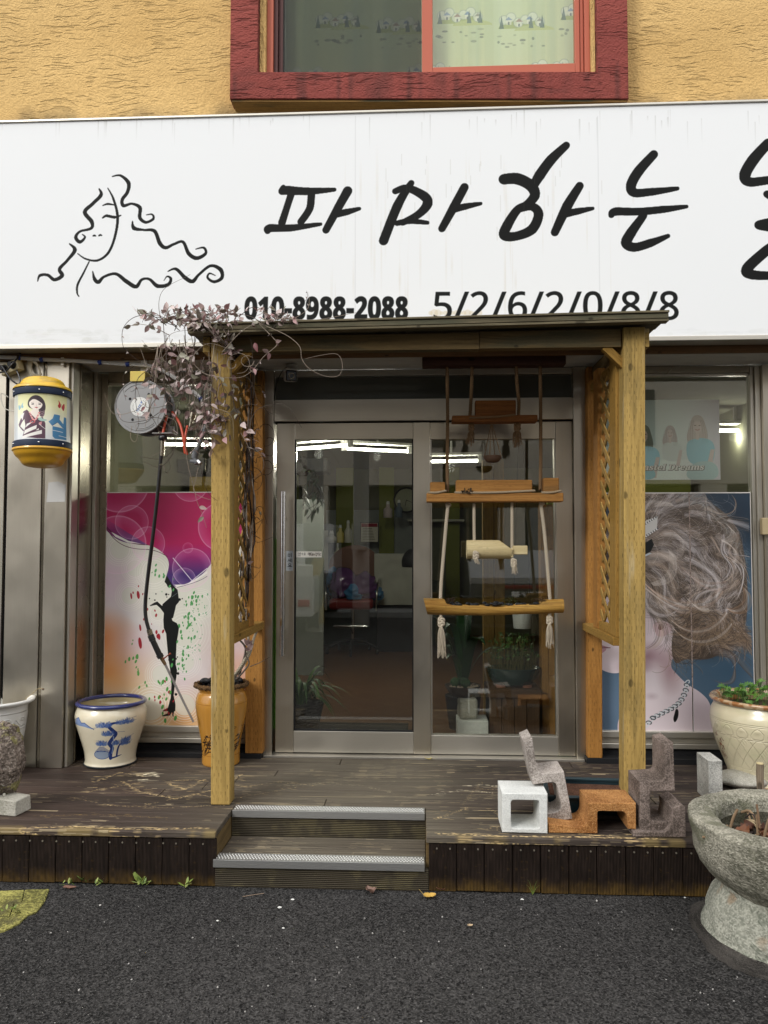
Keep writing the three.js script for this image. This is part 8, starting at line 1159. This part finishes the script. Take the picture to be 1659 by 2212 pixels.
    // oxalis in a low green bowl on it
    const zc = z - 0.14, c = at(1108, 1480, zc), yb = yt + 0.057, b = thing('clover_bowl', 'dense small-leaved plant in a low dark green oval bowl on the planked stand', 'plant', [c.x, yb, zc]); part(b, 'bowl', lathe([[0.001, yb], [0.12, yb], [0.14, yb + 0.02], [0.17, yb + 0.06], [0.188, yb + 0.115], [0.198, yb + 0.125], [0.186, yb + 0.125], [0.16, yb + 0.08], [0.001, yb + 0.08]], c.x, 0, zc, 48, false).translate(-c.x, 0, -zc).scale(0.98, 1, 0.68).translate(c.x, 0, zc), glaze({ color: lin(0.012, 0.04, 0.035) }));
    const r = rng(43), st = [], tri = (() => { const s = new THREE.Shape(); s.moveTo(0, 0); for (const a of [0.5, 1.57, 2.64]) { s.bezierCurveTo(Math.cos(a - 0.6) * 0.016, Math.sin(a - 0.6) * 0.016, Math.cos(a - 0.25) * 0.02, Math.sin(a - 0.25) * 0.02, Math.cos(a) * 0.016, Math.sin(a) * 0.016); s.bezierCurveTo(Math.cos(a + 0.25) * 0.02, Math.sin(a + 0.25) * 0.02, Math.cos(a + 0.6) * 0.016, Math.sin(a + 0.6) * 0.016, 0, 0); } return new THREE.ShapeGeometry(s, 3); })(), lv = [];
    for (let i = 0; i < 190; i++) { const a = r() * 6.283, q = Math.sqrt(r()) * 0.17, x = c.x + Math.cos(a) * q, zz = zc + Math.sin(a) * q * 0.6, h = 0.10 + r() * 0.17, dx = (r() - 0.5) * 0.06; st.push(tube([[x, yb + 0.08, zz], [x + dx * 0.4, yb + 0.08 + h * 0.6, zz], [x + dx, yb + 0.08 + h, zz + 0.01]], 0.0013, 5, 4)); const m = new THREE.Mesh(tri, r() < 0.4 ? gB : gA); m.name = 'leaf'; m.position.set(x + dx - c.x, 0.08 + h, zz + 0.01 - zc); m.rotation.set(-0.9 + (r() - 0.5) * 1.2, r() * 6.28, r() - 0.5); m.scale.setScalar(0.7 + r() * 0.6); cast(m); b.add(m); } part(b, 'stem', merge(st), std({ color: lin(0.14, 0.13, 0.05) })); for (const s of [-0.09, 0.09]) part(b, 'bowl_foot', new THREE.CylinderGeometry(0.035, 0.03, 0.03, 18).translate(c.x + s, yb - 0.002, zc + 0.06).scale(1, 1, 1), std({ color: lin(0.28, 0.12, 0.075) })); }
  { const z = -0.34, a = at(988, 1580, z), b = at(1055, 1558, z), t = thing('white_block', 'white painted block on the floor behind the fixed pane', 'block', [(a.x + b.x) / 2, 0.264, z - 0.1]); part(t, 'block', box(a.x, b.x, 0.264, b.y, z - 0.2, z, 0.004), M.blockWhite); const c = at(1011, 1530, z - 0.05), g = new RoundedBoxGeometry(0.125, 0.135, 0.12, 6, 0.022), P = g.attributes.position, n = Noise(85); for (let i = 0; i < P.count; i++) P.setXYZ(i, P.getX(i) * (1 + 0.05 * (n(P.getY(i) * 40 + 20, P.getZ(i) * 40 + 20, 64, 64) - 0.5)), P.getY(i), P.getZ(i) + 0.008 * (n(P.getX(i) * 50 + 20, P.getY(i) * 50 + 20, 64, 64) - 0.5)); g.computeVertexNormals(); const s = thing('granite_cube', 'rough cube of speckled granite standing on the white block', 'stone', [c.x, b.y, z - 0.09]); part(s, 'stone', boxUV(g.rotateY(0.1).translate(c.x, b.y + 0.069, z - 0.09), 'x'), M.granite);
    const k = at(1000, 1478, z - 0.14), kt = thing('cactus_bowl', 'brown bowl of small round cacti and gravel on the granite cube', 'plant', [k.x, b.y + 0.138, z - 0.14]), y0 = b.y + 0.138; part(kt, 'bowl', lathe([[0.001, y0], [0.07, y0], [0.10, y0 + 0.03], [0.125, y0 + 0.075], [0.118, y0 + 0.075], [0.10, y0 + 0.06], [0.001, y0 + 0.06]], k.x, 0, z - 0.14, 40, false), std({ color: lin(0.05, 0.033, 0.022), roughness: 0.6 })); for (const [dx, dz, R] of [[-0.05, 0, 0.034], [0.015, 0.03, 0.034], [0.0, -0.04, 0.03]]) { const cg = new THREE.SphereGeometry(R, 40, 24), Q = cg.attributes.position; for (let i = 0; i < Q.count; i++) { const an = Math.atan2(Q.getZ(i), Q.getX(i)), kk = 1 + 0.08 * Math.cos(an * 12); Q.setX(i, Q.getX(i) * kk); Q.setZ(i, Q.getZ(i) * kk); } cg.computeVertexNormals(); part(kt, 'cactus', cg.translate(k.x + dx, y0 + 0.075 + R * 0.5, z - 0.14 + dz), std({ color: lin(0.04, 0.085, 0.035) })); } const r = rng(3), gv = []; for (let i = 0; i < 60; i++) { const an = r() * 6.283, q = Math.sqrt(r()) * 0.1; gv.push(new THREE.IcosahedronGeometry(0.007 + r() * 0.005, 0).translate(k.x + Math.cos(an) * q, y0 + 0.066, z - 0.14 + Math.sin(an) * q)); } part(kt, 'gravel', merge(gv), std({ color: lin(0.40, 0.32, 0.24) })).userData.kind = 'stuff'; }
  { const z = -0.75, c = at(1000, 1450, z), t = thing('broad_leaf_plant', 'tall plant with long strap leaves in the shade behind the fixed pane', 'plant', [c.x, 0.264, z]); part(t, 'pot', lathe([[0.001, 0.266], [0.1, 0.266], [0.13, 0.5], [0.12, 0.5], [0.001, 0.47]], c.x, 0, z, 28, false), M.black); const r = rng(47); for (let i = 0; i < 14; i++) { const a = r() * 6.283, L = 0.15 + r() * 0.35, up = 0.35 + r() * 0.5; part(t, 'leaf', blade(V(c.x, 0.48, z), V(c.x + Math.cos(a) * L * 0.3, 0.5 + up * 1.1, z + Math.sin(a) * L * 0.3), V(c.x + Math.cos(a) * L, 0.5 + up * 0.75, z + Math.sin(a) * L * 0.6), 0.06 + r() * 0.03, 16), gD); } }
  { const z = -0.45, c = at(1128, 1345, z), y0 = at(1128, 1357, z).y, t = thing('white_hanging_pot', 'small white pot hanging behind the right half of the log', 'plant pot', [c.x, y0, z]); part(t, 'pot', lathe([[0.001, y0], [0.058, y0], [0.066, y0 + 0.11], [0.060, y0 + 0.11], [0.05, y0 + 0.03], [0.001, y0 + 0.02]], c.x, 0, z, 32, false), std({ color: lin(0.6, 0.6, 0.58) })); part(t, 'cord', merge([-1, 1].map((s) => rod([c.x + s * 0.06, y0 + 0.1, z], [c.x, 2.72, z], 0.002, 0.002, 5))), dark); const r = rng(49); for (let i = 0; i < 16; i++) { const a = r() * 6.283; part(t, 'leaf', blade(V(c.x, y0 + 0.1, z), V(c.x + Math.cos(a) * 0.08, y0 + 0.22, z + Math.sin(a) * 0.08), V(c.x + Math.cos(a) * 0.16, y0 + 0.08 + r() * 0.12, z + Math.sin(a) * 0.14), 0.03, 8), gD); } }
  { const z = -0.5, xa = at(1170, 1400, z).x, xb = at(1215, 1400, z).x, t = thing('timber_column', 'honey coloured glued timber column standing inside the right edge of the fixed pane', 'column', [(xa + xb) / 2, 0.264, z]); const w = (xb - xa) / 3; for (let i = 0; i < 3; i++) { let y = 0.265, k = 0; while (y < 1.85) { const h = Math.min(0.30 + ((i * 5 + k * 3) % 4) * 0.12, 1.86 - y); part(t, 'lamella', box(xa + i * w + 0.001, xa + (i + 1) * w - 0.001, y, y + h - 0.002, z - 0.12, z + ((i + k) % 2) * 0.003, 0.002, 'y'), M.column); y += h; k++; } } const x2 = at(1043, 1100, -1.2).x, x3 = at(1066, 1100, -1.2).x, u = thing('timber_post_inside', 'yellow timber post deeper inside the shop behind the hanging shelf', 'post', [x2, 0.264, -1.2]); part(u, 'post', box(x2, x3, 0.265, 2.25, -1.3, -1.2, 0.004, 'y'), M.slat); part(u, 'post', box(x3 + 0.004, x3 + 0.085, 0.265, 2.26, -1.3, -1.21, 0.004, 'y'), M.slat); }
  { // hanging foliage inside the door's upper left
    const z = -0.6, c = at(655, 1075, z), r = rng(59), t = thing('trailing_plant', 'trailing dark leafy plant inside the upper left corner of the sliding door', 'plant', [c.x, c.y, z]), st = []; for (let i = 0; i < 7; i++) { const p = [at(630 + r() * 30, 985, z), at(650 + r() * 40, 1020 + r() * 20, z), at(640 + r() * 60, 1060 + r() * 30, z), at(650 + r() * 40, 1100 + r() * 30, z)]; st.push(tube(p, 0.002, 24, 5)); const cv = new THREE.CatmullRomCurve3(p); for (let k = 0; k < 7; k++) { const q = cv.getPointAt(0.2 + 0.8 * r()); part(t, 'leaf', blade(q, q.clone().add(V(0.02, 0.01, 0.01)), q.clone().add(V((r() - 0.5) * 0.11, -0.04 - r() * 0.03, (r() - 0.5) * 0.04)), 0.034, 6), gD); } } part(t, 'stem', merge(st), dark); }
  { // partition that hides the depth behind the upper right window: shelf boards
    part2('goods_shelf', 'shelves with small boxes behind the upper right window', 'shelf', [['board', [1.2, 2.4, 1.86, 1.88, -2.4, -2.1], grey], ['carton', [1.75, 1.95, 1.881, 1.98, -2.38, -2.2], cream], ['carton', [1.4, 1.55, 1.881, 1.95, -2.38, -2.2], std({ color: lin(0.2, 0.05, 0.05) })], ['back_board', [1.2, 2.55, 0.3, 2.2, -2.6, -2.55], olive]]); }
}

// ---------------------------------------------------------------- the other side of the street, seen in glass and steel
{
  const b = thing('opposite_building', 'pale rendered building across the street mirrored in the shop glass', 'building', [0, 0, 14]), ren = std({ color: lin(0.52, 0.48, 0.41), roughness: 0.9 }), dk = std({ color: lin(0.02, 0.02, 0.022), roughness: 0.5 }), shutter = std({ color: lin(0.22, 0.23, 0.23), roughness: 0.6 });
  part(b, 'wall', box(-14, 14, 3.0, 6.4, 13, 14.5, 0.02), ren); part(b, 'ground_floor', box(-14, 14, 0.02, 2.99, 13.4, 14.5, 0), std({ color: lin(0.10, 0.095, 0.085), roughness: 0.9 })); for (let i = 0; i < 6; i++) { part(b, 'pier', box(-12 + i * 4.6, -11.4 + i * 4.6, 0.02, 2.99, 12.95, 13.39, 0.01, 'y'), ren); part(b, i % 2 ? 'shutter' : 'shop_opening', box(-11.3 + i * 4.6, -7.6 + i * 4.6, 0.05, 2.5, 13.2, 13.39, 0.01), i % 2 ? shutter : dk); part(b, 'window', box(-10.6 + i * 4.6, -8.4 + i * 4.6, 3.9, 5.2, 12.96, 12.995, 0.005), dk); } part(b, 'cornice', box(-14.1, 14.1, 6.41, 6.65, 12.8, 14.6, 0.02), ren);
  const pole = (x, z, label, guard = true) => { const t = thing('utility_pole', label, 'utility pole', [x, 0, z], 'utility poles across the street'); part(t, 'pole', new THREE.CylinderGeometry(0.13, 0.17, 9, 20).translate(x, 4.5, z), std({ color: lin(0.28, 0.27, 0.25), roughness: 0.9 })); const st = canvasTex(128, 128, (c) => { c.fillStyle = '#8f7418'; c.fillRect(0, 0, 128, 128); c.fillStyle = '#141414'; for (let i = -2; i < 4; i++) { poly(c, [[i * 64, 0], [i * 64 + 32, 0], [i * 64 + 96, 128], [i * 64 + 64, 128]]); c.fill(); } }); if (guard) part(t, 'striped_guard', new THREE.CylinderGeometry(0.176, 0.18, 1.2, 24, 1, true).translate(x, 0.75, z), std({ map: st })); part(t, 'meter_box', box(x - 0.16, x + 0.16, 1.5, 2.0, z - 0.34, z - 0.16, 0.01), std({ color: lin(0.3, 0.3, 0.28) })); for (const y of [7.6, 8.2]) part(t, 'crossarm', box(x - 0.8, x + 0.8, y, y + 0.09, z - 0.05, z + 0.05, 0.01), std({ color: lin(0.2, 0.2, 0.2) })); };
  pole(-1.98, 9.2, 'concrete utility pole with a striped guard, the thicker of the two mirrored in the door'); pole(-1.2, 10.2, 'concrete utility pole mirrored in the middle of the door pane', false);
  const vehicle = (name, label, cat, x, z, L, W, prof, glassProf, bodyM, extra) => { const t = thing(name, label, cat, [x, 0, z]); const s = new THREE.Shape(prof.map((p) => new THREE.Vector2(...p))), g = new THREE.ExtrudeGeometry(s, { depth: W - 0.12, bevelEnabled: true, bevelThickness: 0.06, bevelSize: 0.05, bevelSegments: 3 }); g.rotateY(Math.PI / 2).translate(x - W / 2 + 0.06, 0, z); part(t, 'body', boxUV(g), bodyM); const gs = new THREE.Shape(glassProf.map((p) => new THREE.Vector2(...p))), g2 = new THREE.ExtrudeGeometry(gs, { depth: W - 0.16, bevelEnabled: true, bevelThickness: 0.05, bevelSize: 0.03, bevelSegments: 2 }); g2.rotateY(Math.PI / 2).translate(x - W / 2 + 0.09, 0, z); part(t, 'window_band', boxUV(g2), phys({ color: lin(0.012, 0.014, 0.016), roughness: 0.06 })); for (const zz of [0.8, L - 0.85]) for (const s2 of [-1, 1]) { const w = part(t, 'wheel', new THREE.CylinderGeometry(0.32, 0.32, 0.2, 28).rotateZ(Math.PI / 2).translate(x + s2 * (W / 2 - 0.1), 0.322, z - zz), M.rubber); part(w, 'rim', new THREE.CylinderGeometry(0.2, 0.2, 0.012, 20).rotateZ(Math.PI / 2).translate(x + s2 * (W / 2 + 0.006), 0.322, z - zz), M.chrome); } extra(t); };
  const plate = (t, x, y, z) => part(t, 'number_plate', box(x - 0.25, x + 0.25, y - 0.06, y + 0.06, z - 0.012, z, 0.003), M.whitePaint);
  // both stand side on to the shop with their tails towards it (their length runs away from the shop front)
  vehicle('parked_truck', 'white parked delivery truck mirrored at the left of the door', 'truck', -2.75, 13.0, 4.6, 1.75, [[0, 0.4], [0, 2.0], [-1.6, 2.0], [-1.6, 1.0], [-4.6, 1.0], [-4.6, 0.4]].map(([a, c]) => [-a - 0, c]).map(([a, c]) => [-(-a), c]), [[0.1, 1.25], [0.1, 1.85], [1.5, 1.85], [1.5, 1.25]], phys({ color: lin(0.6, 0.6, 0.6), roughness: 0.3, clearcoat: 1 }), (t) => { plate(t, -2.75, 0.72, 8.33); part(t, 'tailboard', box(-3.6, -1.9, 0.62, 1.25, 8.36, 8.42, 0.02), M.whitePaint); for (const s of [-1, 1]) part(t, 'tail_lamp', box(-2.75 + s * 0.7 - 0.1, -2.75 + s * 0.7 + 0.1, 0.52, 0.64, 8.32, 8.36, 0.01), std({ color: lin(0.4, 0.02, 0.02), roughness: 0.3 })); });
  vehicle('parked_car', 'dark parked car with a red tail lamp band mirrored behind the hanging log', 'car', 1.65, 11.6, 4.4, 1.8, [[0, 0.35], [0, 0.85], [0.9, 0.98], [1.7, 1.45], [3.4, 1.45], [4.2, 1.02], [4.4, 0.95], [4.4, 0.35]], [[1.2, 0.98], [1.8, 1.36], [3.3, 1.36], [3.9, 1.02]], phys({ color: lin(0.06, 0.062, 0.065), roughness: 0.25, clearcoat: 1 }), (t) => { plate(t, 1.65, 0.80, 7.14); part(t, 'tail_lamp', box(1.3, 2.45, 0.90, 0.96, 7.13, 7.16, 0.01), phys({ color: lin(0.22, 0.008, 0.008), roughness: 0.2 })); part(t, 'bumper', box(0.8, 2.5, 0.36, 0.6, 7.08, 7.16, 0.03), M.black); });
  const c = structure('far_kerb'); part(c, 'kerb', box(-14, 14, 0.001, 0.13, 11.9, 12.9, 0.01), std({ color: lin(0.22, 0.22, 0.21), roughness: 0.9 }));
}
renderer.render(scene, camera);
